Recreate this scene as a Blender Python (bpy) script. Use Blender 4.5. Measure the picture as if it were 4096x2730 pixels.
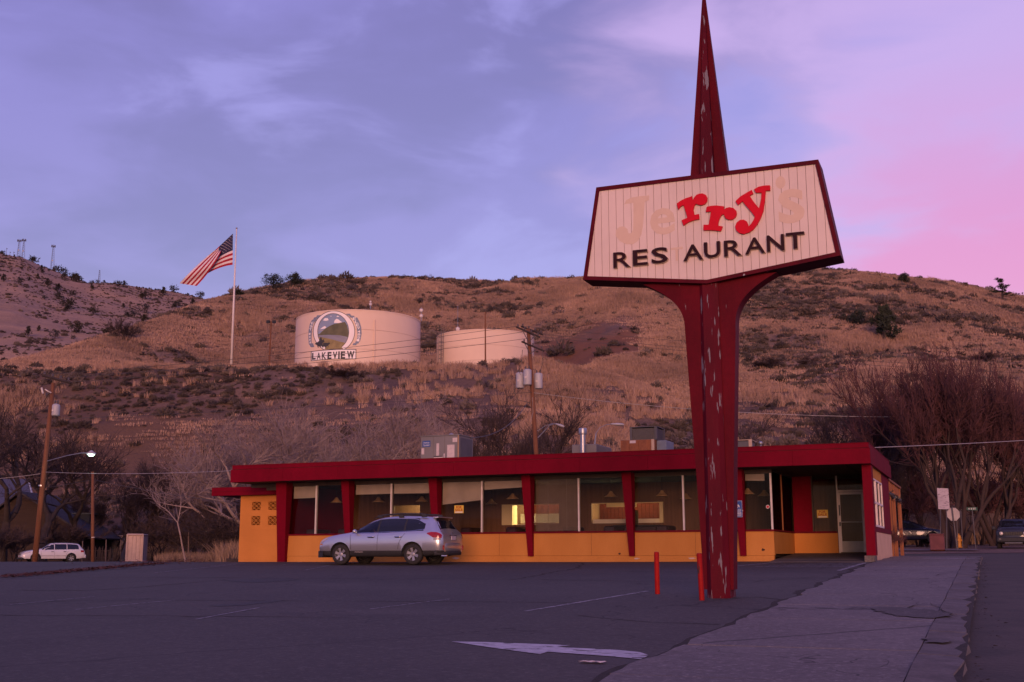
import bpy, bmesh, math, random
import numpy as np
from mathutils import Vector, Matrix

for _o in list(bpy.data.objects): bpy.data.objects.remove(_o)
SC = bpy.context.scene
C = SC.collection
random.seed(7); RS = np.random.RandomState(11)
rad = math.radians

# ------------------------------------------------------------------ camera
YAW, PITCH, ROLL, FPX = .387036, .183135, -.001962, 4617.8
sY, cY = math.sin(YAW), math.cos(YAW)
FW = Vector((-sY*math.cos(PITCH), cY*math.cos(PITCH), math.sin(PITCH)))
R0 = Vector((cY, sY, 0)); U0 = R0.cross(FW)
RT = R0*math.cos(ROLL)+U0*math.sin(ROLL); UP = -R0*math.sin(ROLL)+U0*math.cos(ROLL)
cam = bpy.data.cameras.new('camera'); camo = bpy.data.objects.new('camera', cam); C.objects.link(camo)
cam.sensor_width = 36; cam.lens = FPX/4096*36; cam.clip_end = 6000; cam.clip_start = .1
mw = Matrix.Identity(4)
for i in range(3):
    mw[i][0] = RT[i]; mw[i][1] = UP[i]; mw[i][2] = -FW[i]
camo.matrix_world = mw; SC.camera = camo

# surveying helpers: a sight line of the survey point and where it meets a plane
FH = Vector((-sY, cY, 0))
def ray(x, y): return FW+RT*((x-2048)/FPX)-UP*((y-1365)/FPX)
def atY(x, y, Y): d = ray(x, y); return d*(Y/d.y)
def atX(x, y, X): d = ray(x, y); return d*(X/d.x)
def atD(x, y, D): d = ray(x, y); return d*(D/d.dot(FH))

# ------------------------------------------------------------------ world
W = bpy.data.worlds.new('World'); SC.world = W; W.use_nodes = True
wt = W.node_tree; wn = wt.nodes; wl = wt.links; wn.clear()
SUN_EL, SUN_AZ = rad(7.0), rad(160)          # azimuth from +Y, clockwise seen from above
def wnode(t, **k):
    n = wn.new(t)
    for a, b in k.items(): setattr(n, a, b)
    return n
tc = wnode('ShaderNodeTexCoord')
nrm = wnode('ShaderNodeVectorMath', operation='NORMALIZE'); wl.new(tc.outputs['Generated'], nrm.inputs[0])
sep = wnode('ShaderNodeSeparateXYZ'); wl.new(nrm.outputs[0], sep.inputs[0])
def wmath(op, a, b=None, clamp=False):
    n = wnode('ShaderNodeMath', operation=op); n.use_clamp = clamp
    for i, v in enumerate((a, b)):
        if v is None: continue
        if isinstance(v, (int, float)): n.inputs[i].default_value = v
        else: wl.new(v, n.inputs[i])
    return n.outputs[0]
def wmap(v, a, b, c=0., d=1., smooth=True):
    n = wnode('ShaderNodeMapRange'); n.interpolation_type = 'SMOOTHSTEP' if smooth else 'LINEAR'
    n.inputs[1].default_value = a; n.inputs[2].default_value = b; n.inputs[3].default_value = c; n.inputs[4].default_value = d
    wl.new(v, n.inputs[0]); return n.outputs[0]
def wmix(f, a, b):
    n = wnode('ShaderNodeMix'); n.data_type = 'RGBA'
    if isinstance(f, (int, float)): n.inputs[0].default_value = f
    else: wl.new(f, n.inputs[0])
    for i, v in ((6, a), (7, b)):
        if isinstance(v, tuple): n.inputs[i].default_value = (*v, 1)
        else: wl.new(v, n.inputs[i])
    return n.outputs[2]
zz = sep.outputs['Z']
# cloud streaks lie on a flat deck: project the direction on it
dz = wmath('ADD', wmath('MAXIMUM', zz, 0.0), 0.18)
cxn = wmath('DIVIDE', sep.outputs['X'], dz); cyn = wmath('DIVIDE', sep.outputs['Y'], dz)
comb = wnode('ShaderNodeCombineXYZ'); wl.new(cxn, comb.inputs[0]); wl.new(cyn, comb.inputs[1])
def wnoise(scale, det, rough, off, dist=0., sc=(1, 1, 1), rz=0.):
    mp = wnode('ShaderNodeMapping'); mp.inputs['Location'].default_value = off; mp.inputs['Scale'].default_value = sc
    mp.inputs['Rotation'].default_value = (0, 0, rz)
    wl.new(nrm.outputs[0], mp.inputs[0])
    n = wnode('ShaderNodeTexNoise'); n.inputs['Scale'].default_value = scale; n.inputs['Detail'].default_value = det
    n.inputs['Roughness'].default_value = rough; n.inputs['Distortion'].default_value = dist
    wl.new(mp.outputs[0], n.inputs['Vector']); return n.outputs['Fac']
n1 = wnoise(2.6, 5, .46, (12.5, 5.5, 1.1), .25, (1, 1, 2.3), .35)
n2 = wnoise(5.6, 6, .50, (8.3, 2.2, .6), .35, (1, 1, 2.6), .5)
base = wmix(wmap(zz, .18, .52), (.240, .150, .52), (.220, .145, .53))
dark = wmap(wmath('ADD', wmath('MULTIPLY', n1, .58), wmath('MULTIPLY', n2, .42)), .43, .57)
base = wmix(wmath('MULTIPLY', dark, .92), base, (.160, .090, .365))
lite = wmap(n2, .47, .33)
base = wmix(wmath('MULTIPLY', lite, .60), base, (.33, .25, .69))
# sunset-pink cloud toward one side of the sky (to the right of the view)
hl = wmath('SQRT', wmath('ADD', wmath('ADD', wmath('MULTIPLY', sep.outputs['X'], sep.outputs['X']), wmath('MULTIPLY', sep.outputs['Y'], sep.outputs['Y'])), 1e-6))
pa = rad(-14)   # azimuth of the pink bank from +Y, toward +X positive is -
pd = wmath('DIVIDE', wmath('ADD', wmath('MULTIPLY', sep.outputs['X'], math.sin(-pa)), wmath('MULTIPLY', sep.outputs['Y'], math.cos(pa))), hl)
pk = wmap(wmath('ADD', pd, wmath('MULTIPLY', wmath('SUBTRACT', n2, .5), .34)), .82, .965)
lil = wmath('MULTIPLY', pk, wmap(zz, .80, .40))
base = wmix(wmath('MULTIPLY', lil, .85), base, (.60, .36, .76))
pk2 = wmap(wmath('ADD', pd, wmath('MULTIPLY', wmath('SUBTRACT', n2, .5), .22)), .915, .985)
base = wmix(wmath('MULTIPLY', wmath('MULTIPLY', pk2, wmap(zz, .42, .22)), .85), base, (.74, .13, .42))
sky = wnode('ShaderNodeTexSky'); sky.sky_type = 'NISHITA'; sky.sun_disc = False
sky.sun_elevation = SUN_EL; sky.sun_rotation = SUN_AZ
nis = wnode('ShaderNodeVectorMath', operation='SCALE'); wl.new(sky.outputs[0], nis.inputs[0]); nis.inputs['Scale'].default_value = .07
sky_add = wnode('ShaderNodeVectorMath', operation='ADD'); wl.new(nis.outputs[0], sky_add.inputs[0]); wl.new(base, sky_add.inputs[1]); skyc = sky_add.outputs[0]
bg = wnode('ShaderNodeBackground'); bg.inputs['Strength'].default_value = .92; wl.new(skyc, bg.inputs[0])
wo = wnode('ShaderNodeOutputWorld'); wl.new(bg.outputs[0], wo.inputs[0])

# ------------------------------------------------------------------ sun: the broad low after-glow behind the camera
sl = bpy.data.lights.new('sun', 'SUN'); sl.energy = 2.15; sl.angle = rad(22); sl.color = (1, .48, .35)
so = bpy.data.objects.new('sun', sl); C.objects.link(so)
to_sun = Vector((math.sin(SUN_AZ)*math.cos(SUN_EL), math.cos(SUN_AZ)*math.cos(SUN_EL), math.sin(SUN_EL)))
so.rotation_euler = to_sun.to_track_quat('Z', 'Y').to_euler(); so.location = (0, -20, 30)
SC.view_settings.view_transform = 'Standard'; SC.view_settings.look = 'None'
SC.view_settings.exposure = 0.0; SC.view_settings.gamma = 1; SC.view_settings.use_curve_mapping = False
SC.cycles.max_bounces = 8; SC.cycles.sample_clamp_indirect = 3.0; SC.cycles.transparent_max_bounces = 16; SC.cycles.use_denoising = True

# ------------------------------------------------------------------ materials
MATS = {}
def mat(name, c1, c2=None, rough=.75, scale=4., bump=0., metal=0., spec=.4, detail=5., stretch=(1, 1, 1), lo=.35, hi=.65,
        coat=0., emit=0., peel=None, peel_scale=3., peel_t=.62, peel_stretch=(1, 1, .25), fine=0., fscale=60.):
    """procedural surface: two tones mixed by noise, fine speckle, relief, optional peeled patches"""
    if name in MATS: return MATS[name]
    m = bpy.data.materials.new(name); m.use_nodes = True; MATS[name] = m
    nt = m.node_tree; N = nt.nodes; L = nt.links; b = N['Principled BSDF']
    b.inputs['Roughness'].default_value = rough; b.inputs['Metallic'].default_value = metal
    b.inputs['Specular IOR Level'].default_value = spec; b.inputs['Coat Weight'].default_value = coat
    if c2 is None: c2 = tuple(x*.82 for x in c1)
    t = N.new('ShaderNodeTexCoord')
    def noise(sc, det, st):
        mp = N.new('ShaderNodeMapping'); mp.inputs['Scale'].default_value = st; L.new(t.outputs['Object'], mp.inputs[0])
        n = N.new('ShaderNodeTexNoise'); n.inputs['Scale'].default_value = sc; n.inputs['Detail'].default_value = det
        L.new(mp.outputs[0], n.inputs['Vector']); return n.outputs['Fac']
    def mrange(v, a, bb, c=0., d=1.):
        r = N.new('ShaderNodeMapRange'); r.inputs[1].default_value = a; r.inputs[2].default_value = bb
        r.inputs[3].default_value = c; r.inputs[4].default_value = d; L.new(v, r.inputs[0]); return r.outputs[0]
    def mix(f, a, bb):
        x = N.new('ShaderNodeMix'); x.data_type = 'RGBA'; L.new(f, x.inputs[0])
        for i, v in ((6, a), (7, bb)):
            if isinstance(v, tuple): x.inputs[i].default_value = (*v[:3], 1)
            else: L.new(v, x.inputs[i])
        return x.outputs[2]
    f1 = noise(scale, detail, stretch)
    col = mix(mrange(f1, lo, hi), c1, c2)
    if fine:
        f2 = noise(fscale, 3, (1, 1, 1))
        col = mix(mrange(f2, .3, .7, 0, fine), col, tuple(x*.3 for x in c1))
    if peel:
        f3 = noise(peel_scale, 6, peel_stretch)
        col = mix(mrange(f3, peel_t, peel_t+.02), col, peel)
    L.new(col, b.inputs['Base Color'])
    if emit:
        L.new(col, b.inputs['Emission Color']); b.inputs['Emission Strength'].default_value = emit
    if bump:
        bp = N.new('ShaderNodeBump'); bp.inputs['Strength'].default_value = bump; bp.inputs['Distance'].default_value = .02
        L.new(noise(scale*9, 4, stretch), bp.inputs['Height']); L.new(bp.outputs[0], b.inputs['Normal'])
    return m
def glass(name, tint, refl=.9, rough=.02, ior=1.5):
    if name in MATS: return MATS[name]
    m = bpy.data.materials.new(name); m.use_nodes = True; MATS[name] = m
    N = m.node_tree.nodes; L = m.node_tree.links; N.clear()
    tr = N.new('ShaderNodeBsdfTransparent'); tr.inputs[0].default_value = (*tint, 1)
    gl = N.new('ShaderNodeBsdfGlossy'); gl.inputs['Roughness'].default_value = rough; gl.inputs[0].default_value = (refl, refl, refl, 1)
    fr = N.new('ShaderNodeFresnel'); fr.inputs[0].default_value = ior
    mx = N.new('ShaderNodeMixShader'); L.new(fr.outputs[0], mx.inputs[0]); L.new(tr.outputs[0], mx.inputs[1]); L.new(gl.outputs[0], mx.inputs[2])
    o = N.new('ShaderNodeOutputMaterial'); L.new(mx.outputs[0], o.inputs[0]); return m
def emis(name, col, s):
    if name in MATS: return MATS[name]
    m = bpy.data.materials.new(name); m.use_nodes = True; MATS[name] = m
    b = m.node_tree.nodes['Principled BSDF']; b.inputs['Base Color'].default_value = (*col, 1)
    b.inputs['Emission Color'].default_value = (*col, 1); b.inputs['Emission Strength'].default_value = s; return m

# ------------------------------------------------------------------ mesh helpers
class MB:
    def __init__(s): s.v = []; s.f = []
    def add(s, vs, fs):
        n = len(s.v); s.v += [tuple(p) for p in vs]; s.f += [tuple(i+n for i in q) for q in fs]; return s
    def box(s, x0, x1, y0, y1, z0, z1):
        return s.add([(x0,y0,z0),(x1,y0,z0),(x1,y1,z0),(x0,y1,z0),(x0,y0,z1),(x1,y0,z1),(x1,y1,z1),(x0,y1,z1)],
              [(0,3,2,1),(4,5,6,7),(0,1,5,4),(1,2,6,5),(2,3,7,6),(3,0,4,7)])
    def bbox(s, x0, x1, y0, y1, z0, z1, b=.02):
        """box with chamfered edges"""
        bm = bmesh.new(); bmesh.ops.create_cube(bm, size=1)
        for v in bm.verts: v.co = Vector(((x0+x1)/2+v.co.x*(x1-x0), (y0+y1)/2+v.co.y*(y1-y0), (z0+z1)/2+v.co.z*(z1-z0)))
        bmesh.ops.bevel(bm, geom=list(bm.edges), offset=b, segments=1, affect='EDGES')
        bm.verts.index_update(); s.add([v.co for v in bm.verts], [[v.index for v in f.verts] for f in bm.faces]); bm.free(); return s
    def hexa(s, b4, t4):
        return s.add(list(b4)+list(t4), [(0,3,2,1),(4,5,6,7),(0,1,5,4),(1,2,6,5),(2,3,7,6),(3,0,4,7)])
    def prism(s, poly, fn, a0, a1):
        """poly of (u,v), fn(u,v,w)->xyz, extruded w=a0..a1"""
        n = len(poly); vs = [fn(u, v, a0) for u, v in poly]+[fn(u, v, a1) for u, v in poly]
        fs = [tuple(range(n)), tuple(range(2*n-1, n-1, -1))]+[(i, i+n, (i+1) % n+n, (i+1) % n) for i in range(n)]
        return s.add(vs, fs)
    def tube(s, p0, p1, r0, r1=None, n=8, caps=True):
        r1 = r0 if r1 is None else r1; p0 = Vector(p0); p1 = Vector(p1); d = p1-p0
        if d.length < 1e-6: return s
        q = d.to_track_quat('Z', 'Y'); vs = []
        for p, r in ((p0, r0), (p1, r1)):
            for i in range(n):
                a = 2*math.pi*i/n; vs.append(p+q @ Vector((r*math.cos(a), r*math.sin(a), 0)))
        fs = [(i, (i+1) % n, n+(i+1) % n, n+i) for i in range(n)]
        if caps: fs += [tuple(range(n-1, -1, -1)), tuple(range(n, 2*n))]
        return s.add(vs, fs)
    def path(s, pts, r, n=6):
        rr = r if isinstance(r, (list, tuple)) else [r]*len(pts)
        pts = [Vector(p) for p in pts]; vs = []; fs = []
        for k, p in enumerate(pts):
            d = pts[min(k+1, len(pts)-1)]-pts[max(k-1, 0)]; q = d.to_track_quat('Z', 'Y')
            for i in range(n):
                a = 2*math.pi*i/n; vs.append(p+q @ Vector((rr[k]*math.cos(a), rr[k]*math.sin(a), 0)))
        for k in range(len(pts)-1):
            for i in range(n): fs.append((k*n+i, k*n+(i+1) % n, (k+1)*n+(i+1) % n, (k+1)*n+i))
        fs += [tuple(range(n-1, -1, -1)), tuple(range((len(pts)-1)*n, len(pts)*n))]
        return s.add(vs, fs)
    def lathe(s, prof, n=20, o=(0, 0, 0), fn=None):
        vs = []; fs = []; m = len(prof)
        for i in range(n):
            a = 2*math.pi*i/n
            for r, z in prof:
                p = (r*math.cos(a), r*math.sin(a), z)
                p = fn(*p) if fn else p
                vs.append((p[0]+o[0], p[1]+o[1], p[2]+o[2]))
        for i in range(n):
            j = (i+1) % n
            for k in range(m-1): fs.append((i*m+k, j*m+k, j*m+k+1, i*m+k+1))
        return s.add(vs, fs)
    def grid(s, P, nu, nv):
        vs = [P(i/nu, j/nv) for i in range(nu+1) for j in range(nv+1)]
        fs = [(i*(nv+1)+j, (i+1)*(nv+1)+j, (i+1)*(nv+1)+j+1, i*(nv+1)+j+1) for i in range(nu) for j in range(nv)]
        return s.add(vs, fs)
    def mesh(s, name, m, smooth=False):
        me = bpy.data.meshes.new(name); me.from_pydata([tuple(p) for p in s.v], [], s.f)
        if m: me.materials.append(m)
        bm = bmesh.new(); bm.from_mesh(me); bmesh.ops.recalc_face_normals(bm, faces=bm.faces); bm.to_mesh(me); bm.free()
        if smooth: me.polygons.foreach_set('use_smooth', [True]*len(me.polygons))
        return me
    def build(s, name, m, parent=None, local=False, smooth=False, **k):
        return link(name, s.mesh(name, m, smooth), parent, local, **k)
def link(name, me, parent=None, local=False, label=None, cat=None, group=None, kind=None, loc=None):
    o = bpy.data.objects.new(name, me); C.objects.link(o)
    if parent is not None:
        o.parent = parent
        if not local:
            M = Matrix.Identity(4); p = parent
            while p is not None: M = p.matrix_basis @ M if p.parent is None else p.matrix_parent_inverse @ p.matrix_basis @ M; p = p.parent
            o.matrix_parent_inverse = M.inverted()
    if loc is not None: o.location = loc
    return tag(o, label, cat, group, kind)
def tag(o, label=None, cat=None, group=None, kind=None):
    if label: o['label'] = label
    if cat: o['category'] = cat
    if group: o['group'] = group
    if kind: o['kind'] = kind
    return o
def thing(name, label, cat, loc=(0, 0, 0), rz=0, group=None):
    o = bpy.data.objects.new(name, None); C.objects.link(o); o.empty_display_size = .3
    o.location = loc; o.rotation_euler = (0, 0, rz); return tag(o, label, cat, group)
def dup(o, parent=None):
    c = o.copy(); C.objects.link(c)
    if parent is not None: c.parent = parent
    for ch in o.children: dup(ch, c)
    return c
def ico(mb, c, r, sub=1, sq=(1, 1, 1)):
    bm = bmesh.new(); bmesh.ops.create_icosphere(bm, subdivisions=sub, radius=1); bm.verts.index_update()
    mb.add([(c[0]+v.co.x*r*sq[0], c[1]+v.co.y*r*sq[1], c[2]+v.co.z*r*sq[2]) for v in bm.verts], [[v.index for v in f.verts] for f in bm.faces]); bm.free()
def text_mb(txt, fn, x0, x1, z0, z1, bold=.0, depth=(0, .02), keep=False):
    """text outline as solid letters, fitted into x0..x1, z0..z1; fn(u,v,w)->xyz"""
    cu = bpy.data.curves.new('t', 'FONT'); cu.body = txt; cu.size = 1; cu.offset = bold; cu.extrude = .5; cu.resolution_u = 3
    ob = bpy.data.objects.new('t', cu); me = bpy.data.meshes.new_from_object(ob)
    co = np.array([v.co[:] for v in me.vertices]); fs = [tuple(p.vertices) for p in me.polygons]
    lo = co.min(0); hi = co.max(0)
    mb = MB(); mb.add([fn(x0+(x1-x0)*(p[0]-lo[0])/(hi[0]-lo[0]), z0+(z1-z0)*(p[1]-lo[1])/(hi[1]-lo[1]), depth[0] if p[2] < 0 else depth[1]) for p in co], fs)
    bpy.data.objects.remove(ob); bpy.data.curves.remove(cu); bpy.data.meshes.remove(me); return mb
def vnoise(X, Y, sc, seed=0):
    x = X/sc; y = Y/sc; xi = np.floor(x).astype(np.int64); yi = np.floor(y).astype(np.int64); fx = x-xi; fy = y-yi
    fx = fx*fx*(3-2*fx); fy = fy*fy*(3-2*fy)
    def h(a, b):
        n = (a*374761393+b*668265263+seed*974634777) & 0x7fffffff; n = ((n ^ (n >> 13))*1274126177) & 0x7fffffff
        return ((n ^ (n >> 16)) & 0xffff)/65535.
    return (h(xi, yi)*(1-fx)+h(xi+1, yi)*fx)*(1-fy)+(h(xi, yi+1)*(1-fx)+h(xi+1, yi+1)*fx)*fy
def fbm(X, Y, sc, o=4, seed=0, g=.5):
    a = 1; t = 0; s = 0
    for i in range(o): t = t+a*vnoise(X, Y, sc/2**i, seed+i*17); s += a; a *= g
    return t/s
def ss(a, b, x): t = np.clip((x-a)/(b-a), 0, 1); return t*t*(3-2*t)

# ------------------------------------------------------------------ terrain
def gz(X, Y):
    X = np.asarray(X, float); Y = np.asarray(Y, float)
    b = -1.45+.0325*np.minimum(Y, 37); y2 = np.maximum(Y-37, 0)
    wl_ = ss(-20, -31, X); wr_ = ss(-14, -5, X)
    return b+wl_*(-.26*ss(0, 20, y2))+wr_*(.018*np.minimum(y2, 90))
_ru = [-.80,-.4496,-.4045,-.367,-.3255,-.2897,-.2687,-.2457,-.2227,-.192,-.1611,-.1263,-.0875,-.0488,-.0101,.0285,.0672,.1641,.2417,.2689,.2997,.3381,.3765,.4146,.4537,.8]
_re = [.13,.1663,.1779,.1895,.2023,.2168,.2227,.2266,.2313,.2364,.2391,.2402,.2382,.2361,.2352,.236,.2359,.2408,.2447,.2454,.2426,.2373,.2333,.2253,.2173,.15]
_bu = [-.8,-.4495,-.3347,-.247,-.1897,-.0827,-.0292,.028,.0852,.1456,.218,.3135,.4482,.8]
_be = [.12,.1652,.1612,.1605,.1600,.1592,.1580,.1600,.1540,.1344,.14,.1475,.151,.10]
_du = [-.8,-.45,-.33,-.2227,-.1,.1,.4,.8]; _dd = [215,224,285,352,400,410,400,380]
_fu = [-.8,-.45,-.25,-.12,0,.2,.34,.45,.8]; _fd = [150,128,116,92,76,74,86,98,120]
_tu = [-.36,-.30,-.26,-.06,.0,.05,.10]; _tm = [0,.6,1,1,1,.6,0]      # where the tank terrace is level
def Zg(X, Y):
    X = np.asarray(X, float); Y = np.asarray(Y, float)
    d = -sY*X+cY*Y; l = cY*X+sY*Y; dd = np.maximum(d, 20); u = np.clip(l/dd, -.8, .8)
    g = gz(X, Y); df = np.interp(u, _fu, _fd); zb = np.interp(u, _bu, _be)*207; dr = np.interp(u, _du, _dd); zr = np.interp(u, _ru, _re)*dr-.9
    tm = np.interp(u, _tu, _tm)
    t1 = np.clip((d-df)/(207-df), 0, 1); e1 = .55*t1+.45*ss(0, 1, t1)
    zt = zb*(1-tm)+tm*(zb+.6)+(1-tm)*(zr-zb)*np.clip(43/np.maximum(dr-207, 15), 0, 1)
    d2 = np.minimum(250, dr-3)
    t2 = np.clip((d-207)/np.maximum(d2-207, 4), 0, 1); t3 = np.clip((d-d2)/np.maximum(dr-d2, 3), 0, 1)
    e3 = .75*np.sin(t3*math.pi/2)+.25*t3
    t4 = np.clip((d-dr)/260, 0, 1.5)
    z = g*(1-e1)+zb*e1+(zt-zb)*t2+(zr-zt)*e3-t4*t4*.35*260-t4*25
    hm = ss(0, 25, d-df)*(1-.9*tm*ss(196, 204, d)*(1-ss(250, 256, d)))
    n = (fbm(X, Y, 46, 3, 3)-.5)*4.6+(.5-np.abs(fbm(X, Y, 21, 2, 13)-.5)*4)*1.1+(fbm(X, Y, 8, 2, 9)-.5)*1.7
    hm = hm*(1-.75*ss(-60, -5, d-dr))
    return z+n*hm
def Z1(X, Y): return float(Zg(np.array([X]), np.array([Y]))[0])
def sight(x, y, d0=60, d1=430):     # where a sight line from the survey point meets the slope
    r_ = ray(x, y); k = r_.dot(FH); d = d0
    while d < d1:
        p = r_*(d/k)
        if Z1(p.x, p.y) >= p.z: break
        d += .75
    return p
def ud(u, d): l = u*d; return cY*l-sY*d, sY*l+cY*d          # camera-bearing to map coordinates
# ------------------------------------------------------------------ setting materials
def hill_material(name, tan, sage, earth):
    m = bpy.data.materials.new(name); m.use_nodes = True; MATS[name] = m
    N = m.node_tree.nodes; L = m.node_tree.links; b = N['Principled BSDF']; b.inputs['Roughness'].default_value = .95; b.inputs['Specular IOR Level'].default_value = .1
    g = N.new('ShaderNodeNewGeometry')
    def noise(sc, det, st=(1, 1, 1), ro=.6):
        mp = N.new('ShaderNodeMapping'); mp.inputs['Scale'].default_value = st; L.new(g.outputs['Position'], mp.inputs[0])
        n = N.new('ShaderNodeTexNoise'); n.inputs['Scale'].default_value = sc; n.inputs['Detail'].default_value = det; n.inputs['Roughness'].default_value = ro
        L.new(mp.outputs[0], n.inputs['Vector']); return n.outputs['Fac']
    def mr(v, a, c):
        r = N.new('ShaderNodeMapRange'); r.inputs[1].default_value = a; r.inputs[2].default_value = c; L.new(v, r.inputs[0]); return r.outputs[0]
    def mx(f, a, c):
        x = N.new('ShaderNodeMix'); x.data_type = 'RGBA'; L.new(f, x.inputs[0])
        for i, v in ((6, a), (7, c)):
            if isinstance(v, tuple): x.inputs[i].default_value = (*v, 1)
            else: L.new(v, x.inputs[i])
        return x.outputs[2]
    c = mx(mr(noise(.055, 6, (1, 1, 2.5)), .40, .60), tan, sage)
    c = mx(mr(noise(.45, 5), .45, .62), c, earth)
    c = mx(mr(noise(2.3, 4), .50, .75), c, tuple(x*.55 for x in sage))
    at2 = N.new('ShaderNodeAttribute'); at2.attribute_name = 'bank'; c = mx(at2.outputs['Fac'], c, (.125, .074, .052))
    at = N.new('ShaderNodeAttribute'); at.attribute_name = 'scar'
    c = mx(at.outputs['Fac'], c, (.185, .088, .054))
    L.new(c, b.inputs['Base Color'])
    bp = N.new('ShaderNodeBump'); bp.inputs['Strength'].default_value = .8; bp.inputs['Distance'].default_value = .35
    L.new(noise(1.6, 6), bp.inputs['Height']); L.new(bp.outputs[0], b.inputs['Normal'])
    return m
M_hill = hill_material('hill_soil', (.30, .192, .142), (.135, .094, .080), (.180, .117, .092))
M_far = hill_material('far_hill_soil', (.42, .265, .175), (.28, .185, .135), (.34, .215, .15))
M_dirt = mat('gravel_dirt', (.085, .065, .055), (.05, .042, .038), .95, 1.3, .5, fine=.5, fscale=25)

def asphalt_material(name, c1, c2, crack=True, sc=.13):
    m = bpy.data.materials.new(name); m.use_nodes = True; MATS[name] = m
    N = m.node_tree.nodes; L = m.node_tree.links; b = N['Principled BSDF']; b.inputs['Roughness'].default_value = .82; b.inputs['Specular IOR Level'].default_value = .35
    g = N.new('ShaderNodeNewGeometry')
    def noise(s_, det, st=(1, 1, 1), ro=.55):
        mp = N.new('ShaderNodeMapping'); mp.inputs['Scale'].default_value = st; L.new(g.outputs['Position'], mp.inputs[0])
        n = N.new('ShaderNodeTexNoise'); n.inputs['Scale'].default_value = s_; n.inputs['Detail'].default_value = det; n.inputs['Roughness'].default_value = ro
        L.new(mp.outputs[0], n.inputs['Vector']); return n.outputs['Fac'], mp
    def mr(v, a, c, lo=0., hi=1.):
        r = N.new('ShaderNodeMapRange'); r.inputs[1].default_value = a; r.inputs[2].default_value = c; r.inputs[3].default_value = lo; r.inputs[4].default_value = hi; L.new(v, r.inputs[0]); return r.outputs[0]
    def mx(f, a, c):
        x = N.new('ShaderNodeMix'); x.data_type = 'RGBA'; L.new(f, x.inputs[0])
        for i, v in ((6, a), (7, c)):
            if isinstance(v, tuple): x.inputs[i].default_value = (*v, 1)
            else: L.new(v, x.inputs[i])
        return x.outputs[2]
    n0, _ = noise(sc, 5); c = mx(mr(n0, .36, .64), c1, c2)
    n4, _ = noise(.9, 4, (1, .35, 1)); c = mx(mr(n4, .56, .72, 0, .6), c, tuple(x*.62 for x in c1))
    n7, _ = noise(.42, 5, (1, 1, 1), .65); c = mx(mr(n7, .60, .70, 0, .6), c, tuple(x*.45 for x in c1))
    n8, _ = noise(.23, 5, (.35, 1, 1), .6); c = mx(mr(n8, .56, .68, 0, .5), c, tuple(min(1, x*1.45) for x in c1))
    n9, _ = noise(5.5, 5, (1, 1, 1), .7); c = mx(mr(n9, .38, .66, 0, .55), c, tuple(x*.5 for x in c1))
    n5, _ = noise(13, 4, (1, 1, 1), .75); c = mx(mr(n5, .52, .70, 0, .8), c, tuple(min(1, x*1.75) for x in c1))
    n6, _ = noise(19, 4, (1, 1, 1), .75); c = mx(mr(n6, .54, .68, 0, .75), c, tuple(x*.35 for x in c1))
    if crack:
        nd, _ = noise(.6, 3)
        vo = N.new('ShaderNodeTexVoronoi'); vo.feature = 'DISTANCE_TO_EDGE'; vo.inputs['Scale'].default_value = .10
        va = N.new('ShaderNodeVectorMath'); va.operation = 'MULTIPLY_ADD'; va.inputs[1].default_value = (1, 1, 1)
        cb = N.new('ShaderNodeCombineXYZ'); s2 = mr(nd, 0, 1, -2, 2); L.new(s2, cb.inputs[0]); L.new(s2, cb.inputs[1])
        L.new(g.outputs['Position'], va.inputs[0]); L.new(cb.outputs[0], va.inputs[2])
        L.new(va.outputs[0], vo.inputs['Vector'])
        c = mx(mr(vo.outputs['Distance'], .003, .0009, 0, .85), c, tuple(x*.22 for x in c1))
    L.new(c, b.inputs['Base Color'])
    bp = N.new('ShaderNodeBump'); bp.inputs['Strength'].default_value = .45; bp.inputs['Distance'].default_value = .012
    L.new(n5, bp.inputs['Height']); L.new(bp.outputs[0], b.inputs['Normal'])
    return m
M_lot = asphalt_material('lot_asphalt', (.078, .065, .057), (.049, .041, .038))
M_road = asphalt_material('road_asphalt', (.058, .051, .048), (.044, .039, .037))
M_patch = asphalt_material('patch_asphalt', (.058, .053, .052), (.044, .040, .040), False)
M_wpatch = asphalt_material('walk_patch', (.105, .088, .080), (.070, .059, .055), False, .9)
M_conc = asphalt_material('sidewalk_concrete', (.180, .150, .135), (.135, .113, .104), True, .35)
M_kerb = mat('kerb_concrete', (.165, .138, .128), (.10, .083, .078), .9, 2.2, .5, fine=.5, fscale=22)
M_joint = mat('joint_soil', (.038, .028, .024), (.022, .018, .016), 1., 6, .5)
M_paint = mat('road_paint', (.56, .52, .54), (.40, .37, .385), .8, 9, .2, peel=(.10, .088, .08), peel_scale=7, peel_t=.60, peel_stretch=(.6, 1.6, 1))
M_paintf = mat('worn_paint', (.36, .335, .34), (.22, .205, .21), .85, 5, .2, peel=(.10, .092, .09), peel_scale=9, peel_t=.53, peel_stretch=(1, 1, 1))

# ------------------------------------------------------------------ ground sheet, hill and far hill
def sheet(name, xs, ys, f, m, parent=None, **k):
    X, Y = np.meshgrid(np.array(xs, float), np.array(ys, float), indexing='ij'); Zz = f(X, Y)
    mb = MB(); ny = len(ys); mb.v = list(zip(X.ravel(), Y.ravel(), Zz.ravel()))
    mb.f = [(i*ny+j, (i+1)*ny+j, (i+1)*ny+j+1, i*ny+j+1) for i in range(len(xs)-1) for j in range(ny-1)]
    return mb.build(name, m, parent, smooth=True, **k)
def lin(a, b, n): return list(np.linspace(a, b, n))
ground = sheet('ground', lin(-320, -70, 18)+lin(-64, 40, 66)+lin(50, 320, 18), lin(-420, -40, 15)+lin(-30, 34, 20)+lin(35, 72, 38), lambda X, Y: gz(X, Y)-.075, M_dirt, kind='structure')

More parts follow.
